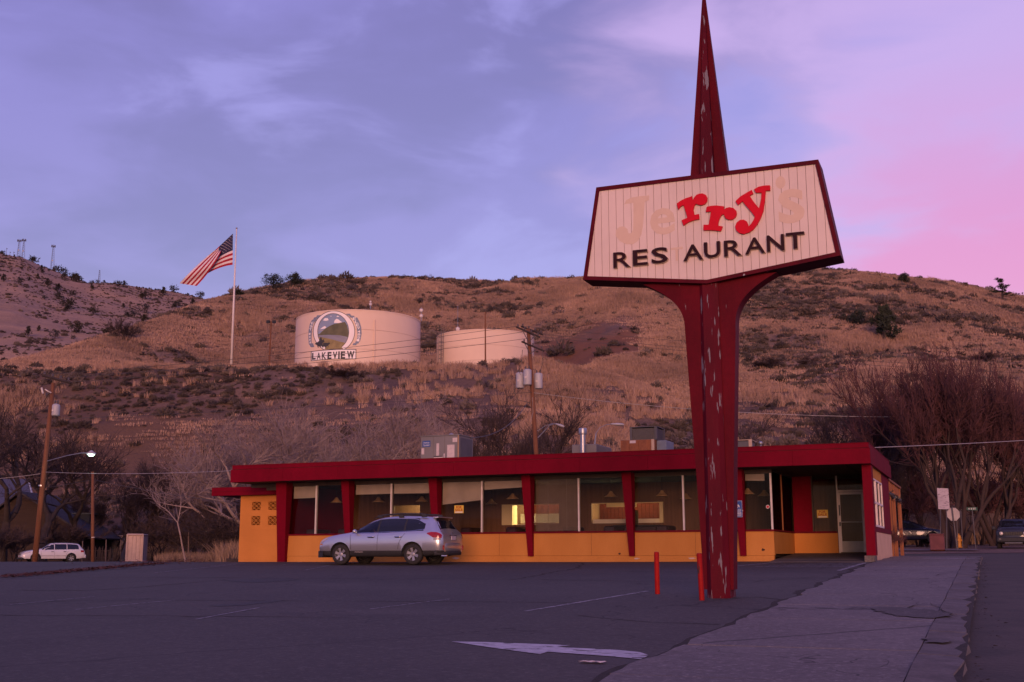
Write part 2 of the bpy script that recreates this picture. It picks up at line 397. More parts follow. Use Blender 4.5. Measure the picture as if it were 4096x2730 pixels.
us = np.concatenate([np.linspace(-.80, -.50, 30, endpoint=False), np.linspace(-.50, .50, 380, endpoint=False), np.linspace(.50, .80, 31)])
ds = np.concatenate([np.linspace(52, 70, 10, endpoint=False), np.linspace(70, 262, 230, endpoint=False), np.linspace(262, 425, 110, endpoint=False), np.linspace(425, 700, 22)])
Ug, Dg = np.meshgrid(us, ds, indexing='ij'); Xg, Yg = ud(Ug, Dg); Hz = Zg(Xg, Yg)-.06
def Hmesh(u, d):        # height of the built slope itself, so plants sit on its faces
    i = np.clip(np.searchsorted(us, u)-1, 0, len(us)-2); j = np.clip(np.searchsorted(ds, d)-1, 0, len(ds)-2)
    a = (u-us[i])/(us[i+1]-us[i]); b = (d-ds[j])/(ds[j+1]-ds[j])
    return (Hz[i, j]*(1-a)+Hz[i+1, j]*a)*(1-b)+(Hz[i, j+1]*(1-a)+Hz[i+1, j+1]*a)*b
mb = MB(); nd_ = len(ds); mb.v = list(zip(Xg.ravel(), Yg.ravel(), Hz.ravel()))
mb.f = [(i*nd_+j, (i+1)*nd_+j, (i+1)*nd_+j+1, i*nd_+j+1) for i in range(len(us)-1) for j in range(nd_-1)]
hill = mb.build('hillside', M_hill, smooth=True, kind='structure')
# bare cut bank behind the tanks and a second scar near the right skyline
sc1 = ss(.085, .03, np.abs(Ug-.066)) * ss(249, 255, Dg)*(1-ss(276, 304, Dg+26*np.abs(Ug-.06)/.08)) * ss(.30, .50, fbm(Xg, Yg, 12, 4, 5))
sc2 = ss(.05, .02, np.abs(Ug-.355)) * ss(330, 350, Dg)*(1-ss(378, 392, Dg)) * ss(.42, .54, fbm(Xg, Yg, 18, 4, 6))
sc3 = ss(.055, .03, np.abs(Ug-.26)) * ss(282, 286, Dg)*(1-ss(288, 294, Dg)) *.8
at = hill.data.attributes.new('scar', 'FLOAT', 'POINT'); at.data.foreach_set('value', np.clip(sc1+sc2*.8+sc3, 0, 1).ravel().astype(np.float32))

bank_ = ss(60, 100, Dg)*(1-ss(196, 212, Dg))*(.55+.45*ss(.36, .60, fbm(Xg, Yg, 26, 4, 15)))*.85
at = hill.data.attributes.new('bank', 'FLOAT', 'POINT'); at.data.foreach_set('value', np.clip(bank_, 0, 1).ravel().astype(np.float32))
_ku = [-.9,-.536,-.4572,-.4376,-.4176,-.3976,-.3778,-.3543,-.3268,-.2897,-.2218,-.1,.1]; _ke = [.30,.2751,.2637,.2616,.2528,.2448,.238,.2328,.2248,.2168,.2068,.18,.12]
def Zf(X, Y):
    d = -sY*X+cY*Y; u = (cY*X+sY*Y)/np.maximum(d, 20); zr = np.interp(u, _ku, _ke)*1100
    t = np.clip((d-430)/(1100-430), 0, 1); z0 = .115*430
    knob = 6*ss(.09, .02, np.abs(u+.46))*ss(1010, 1090, d)
    z = z0+(zr-knob-z0)*(.7*t+.3*np.sin(t*math.pi/2))+knob-np.clip((d-1100)/500, 0, 1)*160
    return z+((fbm(X, Y, 160, 3, 21)-.5)*26+(fbm(X, Y, 30, 3, 23)-.5)*5)*ss(430, 520, d)*(1-.85*ss(960, 1090, d))
us2 = np.linspace(-.9, .1, 170); ds2 = np.concatenate([np.linspace(430, 1120, 120), np.linspace(1150, 1600, 8)])
Uf, Df = np.meshgrid(us2, ds2, indexing='ij'); Xf, Yf = ud(Uf, Df)
mb = MB(); n_ = len(ds2); mb.v = list(zip(Xf.ravel(), Yf.ravel(), Zf(Xf, Yf).ravel()))
mb.f = [(i*n_+j, (i+1)*n_+j, (i+1)*n_+j+1, i*n_+j+1) for i in range(len(us2)-1) for j in range(n_-1)]
farhill = mb.build('far_hill', M_far, smooth=True, kind='structure')
sck = ss(.10, .03, np.abs(Uf+.47))*ss(1040, 1075, Df)
at = farhill.data.attributes.new('scar', 'FLOAT', 'POINT'); at.data.foreach_set('value', np.clip(sck*.9, 0, 1).ravel().astype(np.float32))

# ------------------------------------------------------------------ parking lot, road, sidewalk
def lotz(X, Y): return gz(X, Y)
LX0, LX1 = -3.30, -.33
lot = sheet('parking_lot', lin(-64, -34, 16)+lin(-33, LX0, 60), lin(-60, 0, 16)+lin(1, 38.4, 80), lambda X, Y: lotz(X, Y), M_lot, kind='structure')
lot2 = sheet('side_lane', lin(-90, -24, 50), lin(38.45, 110, 60), lambda X, Y: gz(X, Y)-.012+0*X, asphalt_material('lane_gravel', (.066, .056, .052), (.042, .036, .034), False, .3), kind='structure')
road = sheet('road', lin(-.12, 14, 20), lin(-60, 72, 100), lambda X, Y: gz(X, Y)-.13, M_road, kind='structure')
cross = sheet('cross_street', lin(-24, -.14, 40)+lin(-.13, 14, 14), lin(45.0, 60, 18), lambda X, Y: gz(X, Y)-.118, M_road, kind='structure')

sidewalk = sheet('sidewalk', [LX0-.02, -1.8, LX1+.02], lin(-40, 45, 86), lambda X, Y: gz(X, Y)+.004, M_joint, kind='structure')
# slabs: each a slightly uneven panel with open joints
ys = [-34]
while ys[-1] < 44.2: ys.append(ys[-1]+random.choice([2.6, 3.0, 3.3, 3.6]))
for a, b in zip(ys[:-1], ys[1:]):
    b = min(b, 44.9); j = .012; mbs = MB(); t = [random.uniform(-.002, .002) for _ in range(4)]
    xa, xb = LX0+random.uniform(-.03, .03), -.778
    n = 7
    for k in range(n):
        y0 = a+j+(b-a-2*j)*k/n; y1 = a+j+(b-a-2*j)*(k+1)/n
        e0 = xa+.05*math.sin(y0*2.1)+.03*math.sin(y0*5.3); e1 = xa+.05*math.sin(y1*2.1)+.03*math.sin(y1*5.3)
        mbs.hexa([(e0, y0, gz(e0, y0)-.08), (xb, y0, gz(xb, y0)-.08), (xb, y1, gz(xb, y1)-.08), (e1, y1, gz(e1, y1)-.08)],
                 [(e0, y0, gz(e0, y0)+.022+t[0]), (xb, y0, gz(xb, y0)+.022+t[1]), (xb, y1, gz(xb, y1)+.022+t[1]), (e1, y1, gz(e1, y1)+.022+t[0])])
    mbs.build('slab', M_conc, sidewalk)
kerb = thing('kerb', 'weathered broken concrete kerb between sidewalk and road', 'kerb', (-.5, 16, -.95))
yk = -20.
while yk < 44:
    L_ = random.uniform(2.0, 3.2); y1 = min(yk+L_, 44.9); mbs = MB(); dx = random.uniform(-.03, .03); n = 6
    for k in range(n):
        a = yk+.02+(y1-yk-.04)*k/n; b = yk+.02+(y1-yk-.04)*(k+1)/n
        ea = -.36+dx+.035*math.sin(a*3.7)+.02*math.sin(a*9.1); eb = -.36+dx+.035*math.sin(b*3.7)+.02*math.sin(b*9.1)
        za, zb_ = gz(-.5, a), gz(-.5, b); dz0 = .012*math.sin(a*1.7); dz1 = .012*math.sin(b*1.7)
        mbs.hexa([(-.765, a, za-.2), (ea+.05, a, za-.2), (eb+.05, b, zb_-.2), (-.765, b, zb_-.2)], [(-.765, a, za+.028+dz0), (ea, a, za+.012+dz0), (eb, b, zb_+.012+dz1), (-.765, b, zb_+.028+dz1)])
    mbs.build('kerb_stone', M_kerb, kerb); yk = y1

# paint and patches, thin sheets on the lot
def flat(poly, m, name, parent, h=.006, fz=lotz, n=1):
    if 'patch' in name:      # ragged outline
        pp = []
        for (a, b), (c, d) in zip(poly, poly[1:]+poly[:1]):
            k = max(2, int(math.hypot(c-a, d-b)/.12))
            for i in range(k):
                q = i/k; pp.append((a+(c-a)*q+random.gauss(0, .035), b+(d-b)*q+random.gauss(0, .05)))
        poly = pp
    mb = MB(); mb.add([(x, y, float(fz(x, y))+h) for x, y in poly], [tuple(range(len(poly)))]); return mb.build(name, m, parent)
def G(x, y, h=1.45, g=.0325):
    d = ray(x, y); t = -h/(d.z-g*d.y); return (d.x*t, d.y*t)
flat([G(*p) for p in [(1805,2569),(1935,2571),(2280,2584),(2225,2591),(2470,2603),(2560,2612),(2597,2624),(2565,2640),(2440,2628),(2190,2610),(2160,2620),(1985,2596)]], M_paint, 'painted_arrow', lot, .007)
def stripe(p, q, w, m=None, name='painted_line', fz=lotz, h=.006):
    (x0, y0), (x1, y1) = p, q; dx, dy = x1-x0, y1-y0; l = math.hypot(dx, dy); nx, ny = -dy/l*w/2, dx/l*w/2
    mb = MB(); n = max(2, int(l/1.5))
    vs = []
    for i in range(n+1):
        t = i/n; x, y = x0+dx*t, y0+dy*t
        for s in (1, -1): vs.append((x+s*nx, y+s*ny, float(fz(x+s*nx, y+s*ny))+h))
    mb.add(vs, [(2*i, 2*i+1, 2*i+3, 2*i+2) for i in range(n)]); par = lot if fz is lotz else road
    return mb.build(name, m or M_paintf, par)
stripe(G(2100,2447), G(2590,2366), .09)
for p, q in [((1480,2438),(1800,2398)), ((780,2480),(1050,2430)), ((300,2440),(700,2402)), ((40,2420),(380,2388)), ((840,2266),(1030,2247)), ((1120,2262),(1210,2250)), ((1220,2282),(1320,2262)), ((620,2292),(980,2255))]:
    stripe(G(*p), G(*q), .045)
# hatched accessible bay before the door
for i in range(6):
    y = 33.9+i*.52; stripe((-6.3+.30*i, y), (-3.55, y), .10)
stripe((-7.3, 32.6), (-6.1, 37.2), .10); stripe((-3.7, 31.6), (-3.5, 36.8), .12)
for poly in ([(895,2322),(1010,2316),(1120,2314),(1205,2318),(1150,2326),(1020,2331),(930,2328)], [(840,2422),(1000,2410),(1130,2402),(1100,2410),(960,2424),(850,2428)]):
    flat([G(*p) for p in poly], M_patch, 'asphalt_patch', lot, .005)
# meandering cracks in the lot
def crack(pts, w, name='crack', fz=lotz, par=None, m=None, h=.004):
    pts = [Vector((p[0], p[1], 0)) for p in pts]; vs = []
    fine = []
    for a, b in zip(pts[:-1], pts[1:]):
        n = max(2, int((b-a).length/.35))
        for i in range(n): fine.append(a.lerp(b, i/n)+Vector((random.gauss(0, .05), random.gauss(0, .05), 0)))
    fine.append(pts[-1])
    for i, p in enumerate(fine):
        d = fine[min(i+1, len(fine)-1)]-fine[max(i-1, 0)]; d.normalize(); nrm_ = Vector((-d.y, d.x, 0)); ww = w*random.uniform(.3, 1.3)/2
        for s in (1, -1): q = p+nrm_*ww*s; vs.append((q.x, q.y, float(fz(q.x, q.y))+h))
    mb = MB(); mb.add(vs, [(2*i, 2*i+1, 2*i+3, 2*i+2) for i in range(len(fine)-1)]); return mb.build(name, m or M_joint, par or lot)
crack([G(*p) for p in [(2050,2320),(2140,2305),(2220,2290),(2300,2276),(2335,2262),(2320,2250)]], .09)
crack([G(*p) for p in [(0,2318),(500,2310),(900,2312),(1500,2316),(2100,2318),(2700,2330)]], .05)
crack([G(*p) for p in [(80,2362),(320,2364),(370,2362),(620,2345),(900,2320)]], .06)
crack([G(*p) for p in [(20,2412),(500,2400),(1100,2405),(1900,2408),(2300,2412)]], .045)
crack([G(*p) for p in [(0,2462),(700,2466),(1400,2470)]], .04)
crack([G(*p) for p in [(2700,2330),(2950,2332),(3260,2310)]], .04)
crack([G(*p) for p in [(2300,2464),(2600,2490),(2880,2500)]], .04)
crack([G(*p) for p in [(2930,2395),(3040,2390),(3140,2402)]], .04)
swz = lambda x, y: gz(x, y)
crack([G(*p) for p in [(3740,2308),(3790,2300),(3880,2302)]], .03, fz=lambda x, y: gz(x, y)+.03, par=sidewalk)
crack([G(*p) for p in [(3640,2440),(3700,2420),(3760,2448),(3830,2470)]], .03, fz=lambda x, y: gz(x, y)+.03, par=sidewalk)
for poly in ([(3480,2440),(3560,2436),(3700,2446),(3800,2460),(3810,2470),(3730,2482),(3600,2474),(3520,2458)], [(3680,2562),(3740,2566),(3790,2572),(3770,2584),(3700,2580)]):
    flat([G(*p) for p in poly], M_wpatch, 'asphalt_patch', sidewalk, .033)
# soil line along the joint between lot and walk
mb = MB(); vs = []
for i in range(161):
    y = -2+i*.25; w = .05+.11*abs(math.sin(y*1.3))*random.uniform(.3, 1.)*(1.6 if 22 < y < 36 else .8)
    x = LX0+.02+.05*math.sin(y*2.1); vs += [(x-w-.04, y, gz(x, y)+.005), (x+.03, y, gz(x, y)+.0055)]
mb.add(vs, [(2*i, 2*i+1, 2*i+3, 2*i+2) for i in range(160)]); mb.build('edge_dirt', M_joint, lot)
# road paint: stall lines on the right
rz = lambda x, y: gz(x, y)-.13
for x, y in [(3935,2326),(3935,2298),(3938,2266),(3940,2248),(3943,2232)]:
    p = G(x, y, 1.58); stripe((max(p[0], .0), p[1]), (p[0]+2.6, p[1]+.25), .11, M_paintf, fz=rz, h=.006)
stripe((-2.1, 41.3), (-.5, 41.0), .30, M_paint, 'stop_bar', fz=lambda x, y: gz(x, y)+.03, h=.004)
stripe((-4.4, 44.2), (-3.6, 44.9), .30, M_paint, 'stop_bar', fz=lambda x, y: gz(x, y)+.012, h=.004)
stripe((.3, 47.5), (.3, 58.5), .35, M_paint, 'painted_line', fz=lambda x, y: gz(x, y)-.112, h=.006)
far_walk = sheet('far_sidewalk', lin(-14, -.6, 12), lin(61, 63.4, 3), lambda X, Y: gz(X, Y)+.02, M_conc, kind='structure')
# ------------------------------------------------------------------ restaurant
RED = mat('red_paint', (.175, .0015, .014), (.140, .0012, .011), .7, 1.1, .15, stretch=(1, 1, .4), spec=.08, fine=.18, fscale=9)
REDD = mat('red_trim', (.14, .002, .013), (.10, .0015, .010), .65, 2.0, .1, spec=.1)
ORANGE = mat('orange_stucco', (.56, .240, .062), (.46, .185, .044), .88, 1.1, .35, fine=.14, fscale=30, spec=.12, stretch=(1, 1, .45), lo=.32, hi=.78)
PALE = mat('pale_stucco', (.62, .40, .27), (.55, .35, .235), .85, 1.5, .35)
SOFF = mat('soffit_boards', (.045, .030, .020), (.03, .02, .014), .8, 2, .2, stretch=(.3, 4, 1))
DARKW = mat('dark_wood', (.05, .030, .020), (.03, .018, .013), .6, 3, .1)
WHITEM = mat('white_metal', (.62, .55, .52), (.5, .44, .42), .5, 3, .05)
ROOFM = mat('roof_gravel', (.16, .14, .13), (.1, .09, .085), .95, 3, .6)
GLASS = glass('window_glass', (.93, .92, .90), .12, .015)
SHADE = mat('roller_shade', (.42, .36, .31), (.34, .29, .25), .9, 2)
BROWN = mat('brown_panelling', (.17, .085, .045), (.125, .06, .032), .6, 2, .05, stretch=(6, 1, .3))
TILE = mat('red_tile', (.042, .007, .004), (.030, .005, .003), .7, 5, spec=.05)
CREAM = mat('cream_laminate', (.78, .68, .40), (.72, .62, .36), .5, 2)
INTD = mat('dark_ceiling', (.028, .026, .026), (.018, .017, .017), .9, 3)
FLOORI = mat('interior_carpet', (.05, .03, .025), (.03, .02, .018), .95, 3)
ALU = mat('aluminium', (.70, .62, .56), (.60, .53, .48), .5, 4, .05, metal=.1)
KICK = mat('door_kick_plate', (.55, .50, .42), (.42, .38, .32), .6, 3, .1)

rest = thing('restaurant', 'long low orange diner with red roof fascia and tapered red pillars', 'restaurant', (-15, 41.5, -.2))
Yw = 38.5; XL, XR = -25.35, -6.5; YB = 45.2
def part(name, m, *boxes, parent=rest, **k):
    mb = MB()
    for b in boxes: mb.box(*b)
    return mb.build(name, m, parent, **k)
part('foundation', ORANGE, (XL+.06, XR-.02, Yw+.015, Yw+.2, -.7, -.036))
part('wall', ORANGE, (XL+.05, XR, Yw, Yw+.2, -.03, .74), label='low orange stucco wall under the front windows')
part('sill', REDD, (XL+.05, XR+.03, Yw-.05, Yw+.14, .742, .80))
part('wall', RED, (XL, XL+.2, Yw+.21, YB-.21, -.7, 2.76), (XL+.2, -3.5, YB-.2, YB, -.7, 2.76), label='plain side and back walls')
part('header', DARKW, (XL+.05, XR, Yw+.02, Yw+.18, 2.63, 2.774))
# flaked patches, joints and small stains on the front wall
STAIN = mat('wall_stain', (.07, .03, .015), rough=.9); CHIP = mat('bare_plaster', (.55, .42, .34), rough=.9)
def blot(x, y, w, h, m, nm):
    p = atY(x, y, Yw); r_ = random.Random(x); MBq = MB(); pl = [(p.x+w*math.cos(a)*r_.uniform(.5, 1.2), p.z+h*math.sin(a)*r_.uniform(.5, 1.2)) for a in np.linspace(0, 6.28, 15)[:-1]]
    MBq.prism(pl, lambda u, v, w_: (u, w_, v), Yw-.003, Yw+.016); MBq.build(nm, m, rest)
blot(3053, 2200, .06, .05, STAIN, 'stain'); blot(2768, 2234, .14, .03, CHIP, 'paint_chip'); blot(2545, 2235, .12, .03, CHIP, 'paint_chip'); blot(1822, 2233, .16, .05, CHIP, 'paint_chip'); blot(2478, 2216, .05, .04, STAIN, 'stain')
for xj in (-19.9, -16.2, -12.75, -9.1): part('panel_joint', STAIN, (xj, xj+.007, Yw-.0015, Yw+.01, -.028, .738))
# pillars
PX = [(-22.50, .34), (-18.84, .34), (-15.19, .34), (-11.50, .34), (-7.72, .33)]
for x, w in PX:
    mb = MB(); xb = x+.125; wb = .185
    mb.hexa([(xb, Yw-.10, -.05), (xb+wb, Yw-.10, -.05), (xb+wb, Yw+.03, -.05), (xb, Yw+.03, -.05)],
            [(x, Yw-.42, 2.77), (x+w, Yw-.42, 2.77), (x+w, Yw+.03, 2.77), (x, Yw+.03, 2.77)])
    mb.box(x+.10, x+.14, Yw-.435, Yw-.40, 2.70, 2.765)
    mb.build('pillar', RED, rest)
mb = MB(); mb.hexa([(-25.38, Yw-.12, -.6), (-25.06, Yw-.12, -.6), (-25.06, Yw+.03, -.6), (-25.38, Yw+.03, -.6)], [(-25.38, Yw-.42, 2.77), (-24.90, Yw-.42, 2.77), (-24.90, Yw+.03, 2.77), (-25.38, Yw+.03, 2.77)])
mb.build('pillar', RED, rest, label='end pillar against the block annex')
# windows
MX = [-23.81, -20.57, -16.88, -13.19, -9.47, -6.585]
BAY = [(-24.95, -22.40), (-22.20, -18.74), (-18.55, -15.09), (-14.90, -11.40), (-11.20, -7.62), (-7.42, -6.54)]
for (a, b), m_ in zip(BAY, MX):
    if m_ < -7:
        mb = MB().box(m_-.028, m_+.028, Yw-.02, Yw+.09, .80, 2.63)
    else: mb = MB().box(-6.565, -6.505, Yw-.02, Yw+.05, .80, 2.63)
    w = mb.build('window', WHITEM, rest)
    spans = [(a, m_-.03), (m_+.03, b)] if m_ < -7 else [(a, -6.567)]
    for p, q in spans:
        MB().box(p, q, Yw+.045, Yw+.053, .802, 2.628).build('pane', GLASS, w)
# fascia and roof
roof = part('roof', ROOFM, (-26.8, -3.33, 37.36, 45.33, 2.80, 3.28))
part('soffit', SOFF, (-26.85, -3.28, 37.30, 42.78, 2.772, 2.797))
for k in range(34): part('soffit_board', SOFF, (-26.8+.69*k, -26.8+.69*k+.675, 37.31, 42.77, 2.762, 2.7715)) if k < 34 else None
n = 10; x0, x1 = -26.90, -3.24; w = (x1-x0)/n
for k in range(n):
    part('fascia_panel', RED, (x0+w*k+.003, x0+w*(k+1)-.003, 37.25, 37.31, 2.758, 3.236), parent=roof)
part('fascia_cap', RED, (-26.85, -3.29, 37.285, 37.355, 3.252, 3.395), (-26.86, -3.28, 37.27, 37.36, 3.396, 3.412), parent=roof)
for k in range(4):
    y0 = 37.315+k*2.02; part('fascia_panel', RED, (-3.30, -3.24, y0, y0+2.014, 2.758, 3.236), parent=roof)
    part('fascia_panel', RED, (-26.90, -26.84, y0, y0+2.014, 2.758, 3.236), parent=roof)
part('fascia_cap', RED, (-3.345, -3.275, 37.36, 45.33, 3.24, 3.395), (-3.35, -3.265, 37.362, 45.34, 3.396, 3.412), parent=roof)
part('fascia_cap', RED, (-26.865, -26.795, 37.36, 45.33, 3.24, 3.412), (-26.8, -3.35, 45.335, 45.40, 2.76, 3.41), parent=roof)
part('bracket', DARKW, (-26.8, -25.4, 38.5, 38.62, 2.62, 2.76), (-26.1, -25.4, 38.52, 38.6, 2.5, 2.615))
# entrance recess
part('wall', ORANGE, (XR-.2, XR, Yw+.203, 42.795, .02, .74), (XR+.003, -4.98, 42.8, 43.0, .02, .74), label='orange low walls round the entrance recess')
part('sill', REDD, (XR-.16, XR+.03, Yw+.15, 42.75, .742, .80), (XR+.033, -4.985, 42.75, 42.95, .742, .80))
part('panel', RED, (XR+.003, -5.84, 42.82, 42.98, .805, 2.77), label='red panel beside the entrance window')
part('mullion', mat('painted_mullion', (.30, .10, .03), (.24, .08, .025), .6, 3), (XR-.06, XR-.01, 40.55, 40.62, .802, 2.77))
part('pane', GLASS, (XR-.05, XR-.042, Yw+.1, 40.54, .802, 2.77), (XR-.05, XR-.042, 40.63, 42.74, .802, 2.77))
ew = part('window', DARKW, (-5.838, -5.79, 42.83, 42.93, .805, 2.77), (-5.01, -4.965, 42.83, 42.93, .02, 2.77), label='dark entrance window holding a FOR SALE card')
MB().box(-5.788, -5.012, 42.87, 42.878, .805, 2.76).build('pane', GLASS, ew)
dr = part('door', ALU, (-4.915, -4.845, 42.82, 42.87, .07, 2.17), (-4.115, -4.045, 42.82, 42.87, .07, 2.17), (-4.842, -4.118, 42.82, 42.87, 2.09, 2.17), label='glazed aluminium entrance door with white kick plate')
MB().box(-4.842, -4.118, 42.825, 42.865, .07, .45).build('kick_plate', KICK, dr)
MB().box(-4.842, -4.118, 42.842, 42.848, .452, 2.088).build('pane', GLASS, dr)
mb = MB(); mb.tube((-4.84, 42.77, 1.12), (-4.12, 42.77, 1.12), .014, n=8); mb.build('push_bar', ALU, dr)
MB().bbox(-4.905, -4.86, 42.77, 42.818, .98, 1.12, .008).build('lock', mat('black_metal', (.02, .02, .02), (.03, .03, .03), .4), dr)
MB().box(-4.90, -4.86, 42.80, 42.818, 1.35, 1.72).build('door_sticker', mat('black_metal', (.02,)*3), dr)
part('door_frame', ALU, (-4.962, -4.918, 42.81, 42.93, .02, 2.77), (-4.042, -3.99, 42.81, 42.93, .02, 2.77), (-4.918, -4.042, 42.81, 42.93, 2.19, 2.25))
part('pane', GLASS, (-4.915, -4.045, 42.86, 42.868, 2.255, 2.765))
part('wall', DARKW, (-3.988, -3.51, 42.8, 42.98, .02, 2.77))
mb = MB(); ECON = mat('entry_concrete', (.11, .09, .085), (.075, .062, .06), .9, 2, .3); mb.hexa([(XR+.01, 38.52, -.6), (-3.57, 38.52, -.6), (-3.57, 42.79, -.6), (XR+.01, 42.79, -.6)], [(XR+.01, 38.52, -.155), (-3.57, 38.52, -.155), (-3.57, 42.79, .04), (XR+.01, 42.79, .04)]); mb.build('entry_floor', ECON, rest)
mb = MB(); mb.hexa([(XR+.01, 37.3, -.6), (-3.62, 37.3, -.6), (-3.62, 38.51, -.6), (XR+.01, 38.51, -.6)], [(XR+.01, 37.3, float(gz(-5, 37.3))+.012), (-3.62, 37.3, float(gz(-4, 37.3))+.012), (-3.62, 38.51, -.16), (XR+.01, 38.51, -.16)])
mb.build('entry_ramp', ECON, rest)
# right-hand side wall along the street
part('column', RED, (-3.56, -3.28, 37.72, 38.32, -.04, 2.757))
part('column_base', M_kerb, (-3.60, -3.30, 37.45, 38.31, -.7, -.045))
part('wall', PALE, (-3.5, -3.35, 38.325, 45.19, -.8, .70), label='pale low stucco wall along the sidewalk')
part('rail', REDD, (-3.51, -3.335, 38.325, 45.19, .702, .865))
part('panel', RED, (-3.5, -3.34, 42.1, 45.19, .868, 2.757), label='red end panel of the street side wall')
part('panel', ORANGE, (-3.5, -3.345, 38.325, 42.095, 2.41, 2.757), label='orange panel above the white-barred window')
WB = mat('white_bars', (.72, .60, .58), (.6, .5, .48), .55, 4)
sw = part('window', WB, (-3.42, -3.33, 38.33, 38.40, .868, 2.405), (-3.42, -3.33, 42.03, 42.09, .868, 2.405), (-3.42, -3.33, 38.40, 42.03, .868, .93), (-3.42, -3.33, 38.40, 42.03, 2.35, 2.405), label='white-barred street side window')
for y in (39.55, 39.72, 40.9): MB().box(-3.40, -3.325, y, y+.07, .932, 2.348).build('muntin', WB, sw)
MB().box(-3.398, -3.327, 38.402, 39.548, 1.60, 1.67).build('muntin', WB, sw); MB().box(-3.398, -3.327, 39.792, 40.898, 1.60, 1.67).build('muntin', WB, sw); MB().box(-3.398, -3.327, 40.972, 42.028, 1.60, 1.67).build('muntin', WB, sw)
MB().box(-3.385, -3.378, 38.402, 42.028, .932, 2.348).build('pane', GLASS, sw)
# block annex on the left with pierced blocks
AX0, AX1 = -28.33, -25.37; AY = 40.0
op = [(-27.77, -27.35), (-26.98, -26.56)]; oz = [(1.21, 1.565), (1.81, 2.14)]
boxes = []
xs = [AX0, op[0][0], op[0][1], op[1][0], op[1][1], AX1]
for i in range(5):
    if i % 2 == 0: boxes.append((xs[i], xs[i+1], AY, AY+.2, -.8, 2.40))
    else: boxes += [(xs[i], xs[i+1], AY, AY+.2, -.8, oz[0][0]), (xs[i], xs[i+1], AY, AY+.2, oz[0][1], oz[1][0]), (xs[i], xs[i+1], AY, AY+.2, oz[1][1], 2.40)]
def block_material():
    m = mat('orange_blockwork', (.60, .235, .060), (.53, .205, .050), .88, .8, 0, fine=.12, fscale=30, spec=.12); N = m.node_tree.nodes; L = m.node_tree.links
    tcn = N.new('ShaderNodeTexCoord'); mp = N.new('ShaderNodeMapping'); mp.inputs['Rotation'].default_value = (rad(90), 0, 0); L.new(tcn.outputs['Object'], mp.inputs[0])
    br = N.new('ShaderNodeTexBrick'); br.inputs['Scale'].default_value = 1; br.inputs['Brick Width'].default_value = .4; br.inputs['Row Height'].default_value = .2; br.inputs['Mortar Size'].default_value = .006
    br.inputs['Color1'].default_value = (1, 1, 1, 1); br.inputs['Color2'].default_value = (1, 1, 1, 1); br.inputs['Mortar'].default_value = (0, 0, 0, 1); L.new(mp.outputs[0], br.inputs['Vector'])
    bp = N.new('ShaderNodeBump'); bp.inputs['Strength'].default_value = .4; bp.inputs['Distance'].default_value = .01; L.new(br.outputs['Color'], bp.inputs['Height']); L.new(bp.outputs[0], N['Principled BSDF'].inputs['Normal']); return m
annex = part('annex_wall', block_material(), *boxes)
part('annex_side', block_material(), (AX0, AX0+.2, AY+.203, 44.4, -.8, 2.40), (AX0+.2, AX1, 44.4, 44.6, -.8, 2.40))
for a, b in op:
    for z0, z1 in oz:
        h = (z1-z0)/2
        for k in range(2):
            mb = MB(); za, zb_ = z0+k*h+.008, z0+(k+1)*h-.008; t = .022; xa, xb = a+.006, b-.006; hw = (xb-xa)/2
            for c in range(2):
                p, q = xa+c*hw, xa+(c+1)*hw
                for (s0, s1) in (((p, za), (q, zb_)), ((p, zb_), (q, za))):
                    dx, dz_ = s1[0]-s0[0], s1[1]-s0[1]; l = math.hypot(dx, dz_); nx, nz = -dz_/l*t/2, dx/l*t/2
                    off = .0 if s0[1] < s1[1] else .004
                    mb.prism([(s0[0]+nx, s0[1]+nz), (s0[0]-nx, s0[1]-nz), (s1[0]-nx, s1[1]-nz), (s1[0]+nx, s1[1]+nz)], lambda u, v, w_: (u, w_, v), AY+.012+off, AY+.19-off)
            mb.build('pierced_block', ORANGE, annex)
        part('block_joint', ORANGE, (a+.001, b-.001, AY+.01, AY+.19, z0+h-.008, z0+h+.008), parent=annex)
part('annex_roof', REDD, (-29.40, -25.4, 39.62, 44.7, 2.405, 2.60))
ar = part('annex_fascia', RED, (-29.45, -25.42, 39.55, 39.615, 2.40, 2.735), (-29.45, -29.402, 39.618, 44.7, 2.40, 2.735))
MB().box(-29.44, -25.43, 39.535, 39.548, 2.56, 2.575).build('trim', REDD, ar)
# interior shell
part('interior_floor', FLOORI, (XL+.21, XR-.21, Yw+.21, 44.98, -.1, .0))
part('interior_floor', FLOORI, (XR-.2, -3.52, 43.01, 44.98, -.1, .0))
part('ceiling', INTD, (XL+.21, XR-.01, Yw+.21, 44.98, 2.70, 2.76))
BW = 42.95
def bx(x, y): return atY(x, y, BW)
A0, A1 = bx(1575, 2030).x, bx(1680, 2030).x; B0, B1 = bx(2008, 2030).x, bx(2236, 2030).x; C0, C1 = bx(2366, 2030).x, bx(2655, 2030).x
zt_ = bx(2100, 2018).z; zbB = bx(2050, 2101).z; ztC = bx(2500, 2011).z; zbC = bx(2450, 2094).z; ztA = bx(1630, 2022).z; D0 = bx(1176, 2060).x
part('partition', BROWN, (XL+.21, A0, BW, BW+.12, 0, 2.70), (A0, A1, BW, BW+.12, ztA, 2.70), (A1, B0, BW, BW+.12, 0, 2.70), (B0, B1, BW, BW+.12, zt_, 2.70), (B0, B1, BW, BW+.12, 0, zbB),
     (B1, C0, BW, BW+.12, 0, 2.70), (C0, C1, BW, BW+.12, ztC, 2.70), (C0, C1, BW, BW+.12, 0, zbC), (C1, XR-.21, BW, BW+.12, 0, 2.70))
part('partition', BROWN, (A1+.4, A1+.5, BW+.13, 44.97, 0, 2.7), (XL+.21, -3.6, 44.99, 45.0, .0, 2.7))
